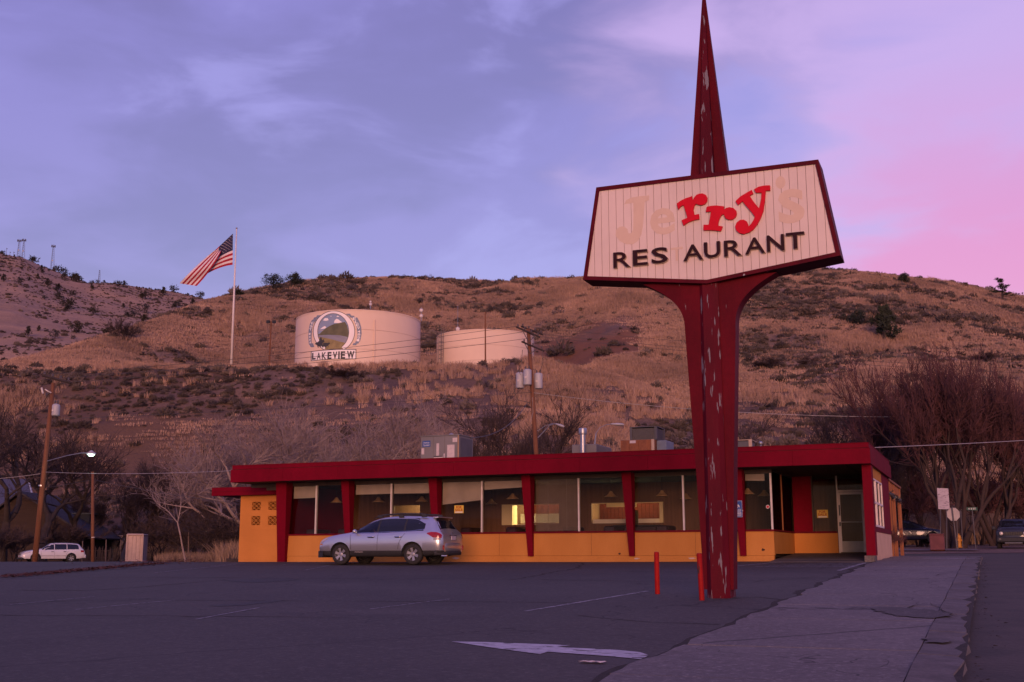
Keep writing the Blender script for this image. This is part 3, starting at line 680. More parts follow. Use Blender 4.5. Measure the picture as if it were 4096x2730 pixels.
for q_ in ((B0, B0+.45, BW-.03, BW+.5, zbB, zt_), (C1-.16, C1-.02, BW-.05, BW+.3, zbC, ztC), (B0+.46, B1-.02, BW-.04, BW+.02, zt_-.035, zt_-.002), (C0+.01, C1-.17, BW-.04, BW+.02, ztC-.03, ztC-.002)): part('pass_frame', CREAM, q_)
part('pass_counter', mat('white_counter', (.78, .74, .66), (.7, .66, .58), .5, 3), (C0, C1-.17, BW+.13, BW+.75, zbC-.05, zbC+.16), (B0+.46, B1, BW+.13, BW+.6, zbB-.06, zbB+.02))
for x0_, x1_, z0_, z1_ in ((B0+.46, B1+.4, zbB, zt_+.2), (C0-.3, C1+.5, zbC, ztC+.2)):
    nx = int((x1_-x0_)/.16); nz = int((z1_-z0_)/.16)
    tw = part('tiled_wall', DARKW, (x0_, x1_, 44.90, 44.96, z0_, z1_)); mbt = MB()
    for i in range(nx):
        for j in range(nz): mbt.box(x0_+i*.16+.005, x0_+(i+1)*.16-.005, 44.875, 44.899, z0_+j*.16+.005, z0_+(j+1)*.16-.005)
    mbt.build('tile', TILE, tw, kind='stuff')
part('order_window', CREAM, (C0+.55, C0+1.75, BW+.16, BW+.2, zbC+.62, ztC))
hood = part('range_hood', mat('steel_hood', (.72, .68, .60), (.6, .56, .5), .4, 3, metal=.2), (B0+.5, B1+.1, 43.7, 44.5, zt_-.72, zt_-.35))
# lit kitchen: fluorescent fixtures
for i, (xa, xb, e) in enumerate(((B0+.2, B1, 75), (C0, C1-.2, 75), (A0-.2, A1+.2, 36))):
    fx = thing('fluorescent_light', ['lit fluorescent tube in the kitchen behind the left serving hatch', 'lit fluorescent tube in the kitchen behind the right serving hatch', 'lit fluorescent tube in the back room above the silver wagon'][i], 'lamp', ((xa+xb)/2, 44.1, 2.68), group='kitchen lights')
    MB().box(xa, xb, 44.0, 44.2, 2.64, 2.695).build('housing', WHITEM, fx)
    mb = MB(); mb.tube((xa+.05, 44.1, 2.60), (xb-.05, 44.1, 2.60), .02, n=8); mb.build('tube', emis('fluorescent', (1, .86, .48), 14), fx)
    al = bpy.data.lights.new('kitchen_light', 'AREA'); al.shape = 'RECTANGLE'; al.size = xb-xa; al.size_y = .12; al.energy = e*2.6; al.color = (1, .82, .42)
    ao = bpy.data.objects.new('kitchen_light', al); C.objects.link(ao); ao.location = ((xa+xb)/2, 44.1, 2.57); ao.parent = fx; ao.matrix_parent_inverse = fx.matrix_basis.inverted()
# shades and blinds hanging inside the glass
def shade(name, label, m, *bxs):
    mb = MB()
    for b in bxs: mb.box(*b)
    return mb.build(name, m, None, label=label, cat='blind', group='blinds behind the front windows')
def zy(x, y): return atY(x, y, 38.65).z
def shade_q(label, xa, xb, zl, zr):
    mb = MB(); y0, y1 = 38.62, 38.64
    mb.hexa([(xa, y0, zl), (xb, y0, zr), (xb, y1, zr), (xa, y1, zl)], [(xa, y0, 2.62), (xb, y0, 2.62), (xb, y1, 2.62), (xa, y1, 2.62)])
    mb.build('roller_shade', SHADE, None, label=label, cat='blind', group='blinds behind the front windows')
shade_q('roller shade hanging short behind the second bay left pane', -22.15, -20.62, zy(1430, 1980), zy(1560, 1976))
shade_q('roller shade hanging short behind the second bay right pane', -20.52, -18.80, zy(1570, 1976), zy(1715, 1974))
shade_q('slanting roller shade above the FOR SALE card', -18.50, -16.93, zy(1775, 2020), zy(1922, 2001))
shade_q('roller shade hanging short right of the slanting one', -16.83, -15.12, zy(1932, 1961), zy(2085, 1949))
shade_q('roller shade hanging short behind the first bay left pane', -24.9, -23.86, zy(1180, 1996), zy(1262, 1992))
shade_q('thin strip of roller shade in the last narrow pane', -7.38, -6.75, zy(2990, 1924), zy(3060, 1924))
mb = MB()
for k in range(62):
    z = .84+k*.029
    mb.add([(-14.86, 38.66, z), (-13.24, 38.66, z), (-13.24, 38.678, z+.017), (-14.86, 38.678, z+.017)], [(0, 1, 2, 3)])
for x in (-14.4, -13.7): mb.box(x, x+.006, 38.66, 38.68, .84, 2.62)
mb.build('venetian_blind', mat('blind_slat', (.33, .26, .21), (.28, .22, .18), .7, 3), None, label='full-length brown venetian blind in the fourth bay', cat='blind', group='blinds behind the front windows')
# ------------------------------------------------------------------ inside the diner
LAMPM = mat('lamp_shade', (.42, .27, .13), (.34, .21, .10), .5, 4); BLACKM = mat('black_metal', (.02, .02, .02), (.03, .03, .03), .4)
ords = ['first', 'second', 'third', 'fourth', 'fifth', 'sixth', 'seventh', 'eighth', 'ninth', 'tenth']
for i, (x, y, Yp) in enumerate([(1346,2006,40.2),(1514,2004,40.2),(1687,2002,40.2),(1965,2012,42.2),(2051,1991,40.2),(2444,1983,40.2),(2648,1980,40.2),(2744,1992,41.6),(2991,1972,40.0),(3057,1979,40.6)]):
    p = atY(x, y, Yp); t = thing('pendant_lamp', ords[i]+' hanging bell lamp from the left behind the diner windows', 'lamp', (p.x, Yp, p.z), group='pendant lamps in the diner')
    MB().lathe([(.01, .16), (.05, .15), (.07, .10), (.13, .03), (.20, -.02), (.245, -.05), (.235, -.055), (.19, -.03), (.12, .02), (.06, .09)], 20, p).build('lamp_shade', LAMPM, t, smooth=True)
    MB().tube((p.x, Yp, p.z+.15), (p.x, Yp, 2.70), .007, n=6).build('cord', BLACKM, t)
    MB().lathe([(0, .0), (.03, -.01), (.04, -.05), (.02, -.08), (0, -.085)], 12, (p.x, Yp, p.z+.02)).build('bulb', mat('dead_bulb', (.5, .45, .4), rough=.3), t, smooth=True)
VINYL = mat('dark_vinyl', (.045, .022, .026), (.03, .016, .02), .45, 3, .05); TABLE = mat('table_top', (.16, .085, .05), (.12, .06, .035), .4, 2, stretch=(8, 1, 1))
def booth(x, label, flip=1):
    t = thing('booth', label, 'booth', (x, 39.7, 0), group='booths along the diner windows')
    MB().bbox(x-.28, x+.28, 39.1, 40.3, .02, .46, .04).build('seat', VINYL, t)
    MB().bbox(x-.12 if flip < 0 else x-.30, x+.30 if flip < 0 else x+.12, 39.1, 40.3, .462, .99, .05).build('backrest', VINYL, t)
for i, x in enumerate([-24.5, -22.9, -21.4, -19.6, -17.9, -15.9, -13.9, -12.2, -10.5, -8.6]): booth(x, ords[i]+' dark vinyl booth from the left inside the diner', 1 if i % 2 else -1)
for i, x in enumerate([-23.7, -20.5, -16.9, -13.0, -9.5]):
    t = thing('dining_table', ords[i]+' brown diner table from the left between booths', 'table', (x, 39.7, 0), group='diner tables')
    MB().bbox(x-.36, x+.36, 39.05, 40.25, .72, .76, .012).build('table_top', TABLE, t); MB().tube((x, 39.65, .04), (x, 39.65, .72), .035).build('leg', BLACKM, t); MB().lathe([(0, .05), (.24, .03), (.26, 0), (0, 0)], 16, (x, 39.65, .001)).build('base', BLACKM, t)
cx0, cx1 = atY(2460, 2080, 41.6).x, atY(2640, 2080, 41.6).x
t = thing('service_counter', 'dark service counter in front of the right serving hatch', 'counter', ((cx0+cx1)/2, 41.7, 0))
MB().bbox(cx0, cx1, 41.5, 42.0, .0, 1.02, .02).build('body', VINYL, t); MB().bbox(cx0-.05, cx1+.05, 41.44, 42.06, 1.022, 1.07, .015).build('counter_top', BLACKM, t)
t = thing('cash_register', 'dark till cabinet standing on the service counter', 'cabinet', (cx0+.55, 41.7, 1.07))
MB().bbox(cx0+.42, cx0+.80, 41.55, 41.95, 1.071, 1.62, .02).build('body', VINYL, t); MB().box(cx0+.46, cx0+.76, 41.54, 41.549, 1.3, 1.55).build('panel', BLACKM, t)
# ------------------------------------------------------------------ cards and stickers on the glass
YEL = mat('yellow_card', (.66, .44, .06), (.58, .38, .05), .6, 5); REDT = mat('red_print', (.33, .02, .01), rough=.6); WHT = mat('white_print', (.7, .68, .66), rough=.6)
def card(x0, x1, z0, z1, Y, label):
    t = thing('for_sale_card', label, 'sign', ((x0+x1)/2, Y, z0), group='for sale cards'); f = lambda u, v, w: (u, w, v); H = z1-z0; w = x1-x0
    MB().box(x0, x1, Y, Y+.006, z0, z1).build('card', YEL, t)
    text_mb('FOR', f, x0+w*.20, x1-w*.20, z0+H*.60, z0+H*.92, .02, (Y-.004, Y-.0005)).build('lettering', REDT, t)
    text_mb('SALE', f, x0+w*.09, x1-w*.09, z0+H*.27, z0+H*.56, .02, (Y-.004, Y-.0005)).build('lettering', REDT, t)
    MB().box(x0+w*.1, x1-w*.1, Y-.003, Y-.0005, z0+H*.06, z0+H*.20).build('blank_strip', WHT, t)
a, b = atY(1817, 2054, 38.535), atY(1854.5, 2022, 38.535); card(a.x, b.x, a.z, b.z, 38.535, 'yellow FOR SALE card in the window above the silver wagon')
a, b = atY(3268.6, 2072.7, 42.855), atY(3311, 2040, 42.855); card(a.x, b.x, a.z, b.z, 42.855, 'yellow FOR SALE card in the dark window beside the door')
p = atY(3071, 2028, 38.54); t = thing('round_sticker', 'small round red and white sticker on the last front pane', 'sticker', p)
MB().lathe([(0, 0), (.06, 0), (.06, .003), (0, .003)], 20, p, lambda x, y, z: (x, -z, y)).build('disc', WHT, t); MB().lathe([(0, .0035), (.045, .0035), (.045, .005), (0, .005)], 20, p, lambda x, y, z: (x, -z, y)).build('red_centre', mat('red_sticker', (.5, .02, .03), rough=.5), t)
BLUE = mat('blue_sign', (.018, .075, .28), (.015, .06, .24), .45, 6)
x0, x1 = -7.725, -7.40; Yp = 38.02; z0, z1 = atY(2955, 2070, Yp).z, atY(2955, 2003, Yp).z
t = thing('accessible_parking_sign', 'blue and white wheelchair parking sign on the red pillar behind the post', 'sign', (-7.56, Yp, z0)); f = lambda u, v, w: (u, w, v)
MB().bbox(x0, x1, Yp, Yp+.008, z0, z1, .003).build('plate', BLUE, t); MB().box(x0+.02, x1-.02, Yp+.0085, Yp+.25, z0+.2, z0+.24).build('bracket', ALU, t)
mb = MB()
for a, b in ((z0+.01, z0+.018), (z1-.018, z1-.01), (z0+.125, z0+.135)): mb.box(x0+.012, x1-.012, Yp-.003, Yp-.0005, a, b)
mb.box(x0+.006, x0+.012, Yp-.003, Yp-.0005, z0+.01, z1-.01); mb.box(x1-.012, x1-.006, Yp-.003, Yp-.0005, z0+.01, z1-.01)
for k in range(7):
    ind = [.04, .03, .05, .035, .05, .04, .07][k]
    for q in range(5): mb.box(x0+ind+q*(x1-x0-2*ind)/5, x0+ind+(q+.78)*(x1-x0-2*ind)/5, Yp-.003, Yp-.0005, z1-.29-k*.035, z1-.275-k*.035)
mb.build('print', WHT, t)
text_mb('VAN ACCESSIBLE', f, x0+.03, x1-.03, z0+.045, z0+.095, .01, (Yp-.003, Yp-.0005)).build('lettering', WHT, t)
mb = MB(); cxs, czs = x0+.15, z1-.17; R_ = .065
for k in range(13):
    a0, a1 = rad(150+k*20), rad(150+(k+1)*20)
    mb.prism([(cxs+R_*math.cos(a0), czs+R_*math.sin(a0)), (cxs+R_*math.cos(a1), czs+R_*math.sin(a1)), (cxs+(R_-.018)*math.cos(a1), czs+(R_-.018)*math.sin(a1)), (cxs+(R_-.018)*math.cos(a0), czs+(R_-.018)*math.sin(a0))], f, Yp-.003, Yp-.0005)
mb.prism([(cxs-.02, czs+.10), (cxs+.0, czs+.10), (cxs+.012, czs+.022), (cxs+.07, czs+.02), (cxs+.10, czs-.05), (cxs+.085, czs-.055), (cxs+.06, czs+.0), (cxs-.008, czs+.0)], f, Yp-.006, Yp-.0035)
mb.lathe([(0, 0), (.02, 0), (.02, .002), (0, .002)], 12, (cxs-.01, Yp-.001, czs+.128), lambda x, y, z: (x, -z, y)); mb.build('wheelchair_symbol', WHT, t)
# ------------------------------------------------------------------ rooftop equipment
GREYM = mat('grey_sheet_metal', (.20, .185, .18), (.17, .157, .152), .55, 1.5, .05, metal=.2); GREYD = mat('dark_sheet_metal', (.10, .095, .10), (.08, .075, .08), .55, 2, .05, metal=.2)
GALV = mat('galvanised', (.42, .42, .44), (.32, .32, .34), .35, 5, .05, metal=.75); PAPER = mat('paper_label', (.55, .47, .46), (.47, .40, .40), .8, 9)
RUST = mat('rusty_panel', (.30, .105, .045), (.20, .07, .035), .85, 2.5, .3, stretch=(3, 3, 1), fine=.3, fscale=20)
Ya = 39.6; a = atY(1683, 1748, Ya); b = atY(1836, 1742, Ya); z0, z1 = 3.285, a.z
t = thing('air_conditioner', 'grey rooftop air conditioner covered in paper labels', 'air conditioner', ((a.x+b.x)/2, Ya+.6, z0)); x0, x1 = a.x, b.x; dY = 1.3
MB().bbox(x0, x1, Ya, Ya+dY, z0, z1, .015).build('body', GREYM, t)
MB().box(x0-.03, x1+.03, Ya-.03, Ya+dY+.03, z1+.001, z1+.035).build('top', GREYM, t)
w = x1-x0
for u0, u1 in ((.02, .335), (.345, .63), (.64, .965)): MB().box(x0+w*u0, x0+w*u1, Ya-.012, Ya-.0005, z0+.02, z1-.02).build('panel', GREYM, t)
MB().box(x1-.045, x1+.006, Ya-.02, Ya-.0125, z0, z1).build('corner_post', mat('brass_trim', (.5, .3, .16), rough=.4, metal=.5), t)
for u, v, ww, hh in ((.03, .42, .07, .20), (.42, .36, .07, .40), (.35, .17, .24, .14), (.70, .24, .19, .46), (.74, .05, .15, .17), (.84, .78, .12, .14), (.10, .02, .12, .06), (.61, .28, .03, .14)):
    MB().box(x0+w*u, x0+w*(u+ww), Ya-.016, Ya-.0125, z0+(z1-z0)*v, z0+(z1-z0)*(v+hh)).build('paper_label', PAPER, t)
MB().box(x0+w*.355, x0+w*.56, Ya-.017, Ya-.0125, z0+(z1-z0)*.33, z0+(z1-z0)*.355).build('vent_slot', BLACKM, t)
zb_ = z0+(z1-z0)*.66; zt2 = z0+(z1-z0)*.86; lb = MB().box(x0+w*.055, x0+w*.26, Ya-.018, Ya-.0125, zb_, zt2).build('maker_badge', BLUE, t)
text_mb('American', f, x0+w*.08, x0+w*.235, zb_+(zt2-zb_)*.54, zb_+(zt2-zb_)*.88, .0, (Ya-.022, Ya-.0185)).build('lettering', WHT, lb)
text_mb('Standard', f, x0+w*.08, x0+w*.235, zb_+(zt2-zb_)*.12, zb_+(zt2-zb_)*.46, .0, (Ya-.022, Ya-.0185)).build('lettering', WHT, lb)
MB().box(x1+.001, x1+.01, Ya+.12, Ya+dY-.1, z0+.05, z1-.08).build('coil_grille', GREYD, t)
mb = MB(); mb.lathe([(0, .13), (.08, .10), (.10, .03), (.09, 0), (0, 0)], 14, (x0+w*.6, Ya+.7, z1+.036)); mb.build('fan_cap', GALV, t, smooth=True)
MB().box(x1+.35, x1+.75, Ya+.7, Ya+1.1, z0, z0+.35).build('side_box', GREYD, t)
# exhaust stack and low unit
Yv = 40.2; p = atY(2332, 1800, Yv); ztop = atY(2332, 1714, Yv).z
t = thing('exhaust_vent', 'shiny metal exhaust stack with cylindrical cap on the roof', 'vent', (p.x, Yv, 3.285))
MB().lathe([(.09, 0), (.10, .12), (.10, ztop-3.285-.1)], 20, (p.x, Yv, 3.285)).build('pipe', GALV, t, smooth=True)
MB().lathe([(.0, .235), (.145, .23), (.15, .215), (.15, .02), (.145, 0), (.11, .0), (.0, .01)], 20, (p.x, Yv, ztop-.23)).build('cap', GALV, t, smooth=True)
MB().bbox(p.x-.13, p.x+.13, Yv-.13, Yv+.13, 3.286, 3.62, .01).build('base', GREYM, t)
Yv2 = 40.6; a = atY(2287, 1780, Yv2); b = atY(2385, 1774, Yv2)
t = thing('makeup_air_unit', 'low grey roof box with louvres behind the exhaust stack', 'vent', ((a.x+b.x)/2, Yv2+.9, 3.285)); zt3 = a.z
MB().bbox(a.x, b.x, Yv2, Yv2+1.9, 3.286, zt3, .02).build('body', GREYM, t)
for k in range(3):
    for q in range(5): MB().box(b.x+.001, b.x+.015, Yv2+.15+k*.55, Yv2+.6+k*.55, 3.36+q*.05, 3.385+q*.05).build('louvre', GREYD, t)
# rusty evaporative cooler
Yc = 41.0; a = atY(2482, 1763, Yc); b = atY(2616, 1757, Yc); ztc = atY(2550, 1711, Yc+.2).z
t = thing('swamp_cooler', 'rusty rooftop cooler with dark mesh box on top', 'cooler', ((a.x+b.x)/2, Yc+.6, 3.285))
MB().bbox(a.x, b.x, Yc, Yc+1.5, 3.286, a.z, .015).build('body', RUST, t)
for u in (.0, .27, .55): MB().box(a.x+(b.x-a.x)*(u+.01), a.x+(b.x-a.x)*(u+.26), Yc-.015, Yc-.0005, 3.30, a.z-.02).build('panel', RUST, t)
MB().box(a.x+(b.x-a.x)*.62, a.x+(b.x-a.x)*.90, Yc-.03, Yc-.0155, 3.29, 3.52).build('flap', mat('blue_grey_panel', (.16, .19, .25), rough=.5), t)
MB().box(b.x-.10, b.x+.01, Yc-.02, Yc-.0155, 3.29, a.z).build('corner_strip', mat('pale_strip', (.5, .36, .26), rough=.6), t)
MB().box(a.x+(b.x-a.x)*.28, a.x+(b.x-a.x)*.46, Yc-.025, Yc-.016, a.z-.12, a.z-.02).build('paper_label', PAPER, t)
mx0, mx1 = atY(2520, 1760, Yc+.2).x, atY(2628, 1760, Yc+.2).x
core = MB().bbox(mx0+.03, mx1-.03, Yc+.23, Yc+1.3, a.z+.005, ztc-.03, .01).build('mesh_core', BLACKM, t)
MB().box(mx0, mx0+.09, Yc+.18, Yc+.30, a.z+.002, ztc).build('post', GREYD, t); MB().box(mx1-.09, mx1, Yc+.18, Yc+.30, a.z+.002, ztc).build('post', GREYD, t); MB().box(mx1-.09, mx1, Yc+1.25, Yc+1.35, a.z+.002, ztc).build('post', GREYD, t)
MB().box(mx0-.01, mx1+.01, Yc+.17, Yc+1.36, ztc+.001, ztc+.03).build('top', GREYD, t)
mb = MB()
for k in range(13): mb.box(mx0+.095, mx1-.095, Yc+.205, Yc+.215, a.z+.02+k*(ztc-a.z-.05)/13, a.z+.032+k*(ztc-a.z-.05)/13)
for k in range(20): mb.box(mx0+.10+k*(mx1-mx0-.2)/20, mx0+.11+k*(mx1-mx0-.2)/20, Yc+.217, Yc+.224, a.z+.01, ztc-.03)
for k in range(13): mb.box(mx1-.025, mx1-.015, Yc+.31, Yc+1.24, a.z+.02+k*(ztc-a.z-.05)/13, a.z+.032+k*(ztc-a.z-.05)/13)
mb.build('mesh', mat('mesh_wire', (.16, .14, .13), rough=.6), t)
MB().bbox(b.x+.01, b.x+.38, Yc+.3, Yc+1.4, 3.287, a.z-.02, .015).build('side_duct', mat('blue_grey_panel', (.16, .19, .25)), t)
Yr = 40.6; a = atY(2935, 1764, Yr); b = atY(3005, 1764, Yr)
t = thing('roof_hatch', 'low pale-framed roof unit right of the sign post', 'vent', ((a.x+b.x)/2, Yr+.4, 3.285))
MB().bbox(a.x-.6, b.x-.05, Yr, Yr+.9, 3.286, a.z-.02, .01).build('body', GREYD, t); MB().box(b.x-.09, b.x+.02, Yr-.03, Yr+.06, 3.286, a.z).build('post', mat('pale_strip', (.5, .36, .26)), t); MB().box(a.x-.62, b.x+.02, Yr-.02, Yr+.92, a.z+.001, a.z+.025).build('lid', mat('pale_strip', (.5, .36, .26)), t)
mb = MB(); ico(mb, (b.x+.25, Yr+.4, a.z-.08), .07, 2); mb.tube((b.x+.25, Yr+.4, 3.286), (b.x+.25, Yr+.4, a.z-.1), .03); mb.build('knob', GALV, t, smooth=True)
# ------------------------------------------------------------------ roadside sign
POSTR = mat('post_red', (.120, .002, .010), (.080, .0015, .008), .6, 1.6, .2, stretch=(1, 1, .35), spec=.1, fine=.2, fscale=12, peel=(.24, .21, .23), peel_scale=3.0, peel_t=.70, peel_stretch=(3.2, 3.2, .55))
FRAME = mat('sign_frame_red', (.095, .003, .011), (.065, .002, .009), .6, 3, .2, spec=.1, peel=(.34, .30, .31), peel_scale=5, peel_t=.72, peel_stretch=(1, 1, 1))
POSTP = mat('post_red_peeling', (.105, .003, .012), (.068, .002, .009), .6, 1.6, .2, stretch=(1, 1, .35), peel=(.185, .16, .185), peel_scale=3.6, peel_t=.605, peel_stretch=(4.6, 4.6, .50), spec=.12)
SX, SYc = -4.57, 21.2; gS = float(gz(SX, SYc))
sign = thing('roadside_sign', 'tall red spired diner sign on flared post with pale trapezoid board', 'sign', (SX, SYc, gS))
fX = lambda u, v, w: (SX+u, w, v)
def post_w(z):   # half width of the flat wings
    if z > 4.14: t = (z-4.14)/(5.06-4.14); return .478+ (1.157-.478)*(t**2.6)
    return float(np.interp(z, [-.63, 1.43, 4.14], [.265, .345, .478]))
prof = [(-.62)]+[x for x in np.linspace(-.4, 4.14, 8)]+list(np.linspace(4.2, 5.12, 16))
wing = [(post_w(z), z) for z in prof]
for s in (1, -1):
    nm = [(s*.02, prof[0])]+[(s*w_, z) for w_, z in wing]+[(s*.02, prof[-1])]
    mb = MB(); mb.prism(nm, fX, SYc-.17, SYc+.17); mb.build('wing', POSTR, sign)
mb = MB(); zs_ = np.linspace(gS-.3, 5.1, 12); ring = []
for z in zs_:
    t = np.clip((z-gS)/5.5, 0, 1); w1, w2, dp, d0 = .215-.03*t, .13-.005*t, .30-.06*t, .16
    ring.append([(SX-w1+.0, SYc-d0), (SX-w2+.02, SYc-dp), (SX+w2-.01, SYc-dp), (SX+w1, SYc-d0-.04), (SX+w1, SYc+.25), (SX-w1, SYc+.25)])
vs = [(p[0], p[1], z) for z, r in zip(zs_, ring) for p in r]; m_ = 6
mb.add(vs, [(k*m_+i, k*m_+(i+1) % m_, (k+1)*m_+(i+1) % m_, (k+1)*m_+i) for k in range(len(zs_)-1) for i in range(m_)]+[tuple(range(m_-1, -1, -1)), tuple(range((len(zs_)-1)*m_, len(zs_)*m_))])
mb.build('post', POSTP, sign, label='square central post with peeling paint')
Y0, Y1 = 20.90, 21.50
outer = [(-2.445, 5.290), (0, 4.992), (2.445, 5.290), (2.142, 7.137), (-2.142, 7.137)]
inner = [(-2.357, 5.355), (0, 5.063), (2.357, 5.355), (2.082, 7.057), (-2.082, 7.057)]
board = MB(); board.prism([(u*.985, 5.02+(v-4.992)*.985) for u, v in outer], fX, Y0+.05, Y1-.02); bo = board.build('sign_box', mat('sign_box_dark', (.03, .012, .014), (.02, .01, .011), .7, 3), sign)
mb = MB(); n = 5
for i in range(n):
    j = (i+1) % n; o0, o1, i0, i1 = outer[i], outer[j], inner[i], inner[j]
    mb.hexa([fX(*o0, Y0-.01), fX(*o1, Y0-.01), fX(*o1, Y1), fX(*o0, Y1)], [fX(*i0, Y0-.01), fX(*i1, Y0-.01), fX(*i1, Y1), fX(*i0, Y1)])
mb.build('sign_frame', FRAME, sign)
SF = mat('sign_cream', (.68, .55, .50), (.62, .50, .45), .55, .9, .05, stretch=(1, 1, .5), fine=.05, fscale=8)
def clip(poly, a, b, c):       # keep a*u+b*v+c>=0
    out = []
    for i in range(len(poly)):
        p, q = poly[i], poly[(i+1) % len(poly)]; fp, fq = a*p[0]+b*p[1]+c, a*q[0]+b*q[1]+c
        if fp >= 0: out.append(p)
        if fp*fq < 0: t = fp/(fp-fq); out.append((p[0]+(q[0]-p[0])*t, p[1]+(q[1]-p[1])*t))
    return out
npan = 31; wpan = 4.714/npan
for k in range(npan):
    a, b = -2.357+k*wpan, -2.357+(k+1)*wpan
    pl = clip(clip(inner, 1, 0, -(a+.004)), -1, 0, b-.004)
    if len(pl) >= 3: mb = MB(); mb.prism(pl, fX, Y0+.012, Y0+.049); mb.build('face_panel', SF, sign)
    if k: 
        pl = clip(clip(inner, 1, 0, -(a-.003)), -1, 0, a+.003)
        mb = MB(); mb.prism(pl, fX, Y0+.026, Y0+.048); mb.build('face_joint', mat('joint_brown', (.30, .20, .15), rough=.8), sign)  # narrow strip of darker brown in each gap between face panels
def sp(cx, cy): p = atY(2300+cx*.5102, 500+cy*.5102, Y0); return (p.x-SX, p.z)
BRED = mat('bright_red_letter', (.58, .003, .020), (.53, .003, .018), .5, 4, spec=.12); DKL = mat('dark_letter', (.030, .007, .012), (.022, .006, .010), .6, 5, spec=.12); EDGE = mat('letter_edge', (.38, .27, .22), rough=.6)
L_r1 = [(800,622),(830,600),(870,580),(921,563),(924,598),(938,572),(955,553),(980,543),(1005,542),(1028,553),(1040,575),(1038,603),(1022,624),(995,634),(968,630),(950,622),(938,640),(930,668),(934,690),(938,710),(974,703),(977,742),(930,752),(890,768),(853,793),(838,752),(862,742),(884,732),(872,690),(858,645),(852,632),(830,645),(812,667)]
L_r2 = [(1036,646),(1070,639),(1110,636),(1172,643),(1166,668),(1190,655),(1215,650),(1245,656),(1265,675),(1270,700),(1262,725),(1240,745),(1210,748),(1185,738),(1172,715),(1170,703),(1150,712),(1135,740),(1126,770),(1124,794),(1160,800),(1145,838),(1105,832),(1060,829),(1009,830),(1011,787),(1050,787),(1060,740),(1068,684),(1028,686)]
L_y = [(1260,603),(1300,565),(1345,538),(1388,514),(1400,543),(1372,560),(1405,610),(1445,658),(1452,630),(1462,580),(1465,535),(1420,535),(1405,510),(1440,490),(1485,480),(1530,478),(1532,518),(1497,520),(1490,600),(1478,680),(1455,740),(1430,785),(1400,825),(1365,848),(1325,860),(1290,852),(1265,830),(1258,800),(1270,770),(1295,750),(1325,747),(1350,762),(1360,785),(1362,802),(1385,778),(1405,745),(1412,722),(1380,680),(1340,635),(1315,602),(1280,632)]
for pl in (L_r1, L_r2, L_y):
    pp = [sp(*p) for p in pl]; mb = MB(); mb.prism(pp, fX, Y0-.035, Y0+.0115); mb.build('letter', BRED, sign, label='bright red slab letter')
for ch, cx0, cx1, cyt, cyb in [('R',305,435,995,1125),('E',458,572,976,1110),('S',603,730,960,1092),('A',852,1005,935,1072),('U',1015,1140,915,1050),('R',1172,1308,900,1038),('A',1335,1490,880,1020),('N',1507,1642,858,1000),('T',1658,1800,842,978)]:
    a, b = sp(cx0, (cyt+cyb)/2+6), sp(cx1, (cyt+cyb)/2-6); zc = sp((cx0+cx1)/2, (cyt+cyb)/2)[1]; h = .305
    text_mb(ch, fX, a[0], b[0], zc-h/2, zc+h/2, .012 if ch not in 'AR' else .004, (Y0-.045, Y0-.020)).build('letter', DKL, sign, label='dark block letter')
    text_mb(ch, fX, a[0]+.006, b[0]+.010, zc-h/2-.012, zc+h/2-.008, .012 if ch not in 'AR' else .004, (Y0-.0195, Y0+.0115)).build('letter_backing', EDGE, sign)
GHOST = mat('faded_letter_mark', (.62, .465, .365), (.59, .44, .345), .7, 6)
L_J = [(385,622),(400,590),(440,570),(500,560),(580,553),(578,590),(545,602),(538,700),(531,790),(518,860),(490,910),(450,935),(400,935),(350,910),(318,870),(320,825),(345,800),(380,795),(408,815),(418,850),(440,850),(455,820),(458,700),(456,610)]
mb = MB(); mb.prism([sp(*p) for p in L_J], fX, Y0+.008, Y0+.0115); mb.build('faded_mark', GHOST, sign)
a, b = sp(590, 870), sp(780, 640); text_mb('e', fX, a[0], b[0], a[1], b[1], .02, (Y0+.008, Y0+.0115)).build('faded_mark', GHOST, sign)
a, b = sp(1600, 780), sp(1790, 490); text_mb('s', fX, a[0], b[0], a[1], b[1], .02, (Y0+.008, Y0+.0115)).build('faded_mark', GHOST, sign)
a = sp(1610, 450); mb = MB(); mb.prism([(a[0]+.09*math.cos(t), a[1]+.12*math.sin(t)) for t in np.linspace(0, 2*math.pi, 14, endpoint=False)], fX, Y0+.008, Y0+.0115); mb.build('faded_mark', GHOST, sign)
a, b = sp(752, 1078), sp(842, 955); text_mb('T', fX, a[0], b[0], a[1]+.02, b[1], .012, (Y0+.008, Y0+.0115)).build('faded_mark', GHOST, sign)
# spire: cross-shaped section, tapering to a point
cxs = .065; zt0, ztip = 7.10, 11.15
for hw, hd, nm in ((.365, .12, 'spire_wing'), (.125, .30, 'spire_core')):
    mb = MB(); cc = SX+cxs
    mb.hexa([(cc-hw, SYc-hd, zt0), (cc+hw, SYc-hd, zt0), (cc+hw, SYc+hd, zt0), (cc-hw, SYc+hd, zt0)], [(cc-.008, SYc-.01, ztip), (cc+.008, SYc-.01, ztip), (cc+.008, SYc+.01, ztip), (cc-.008, SYc+.01, ztip)])
    mb.build(nm, POSTR if nm == 'spire_wing' else POSTP, sign)
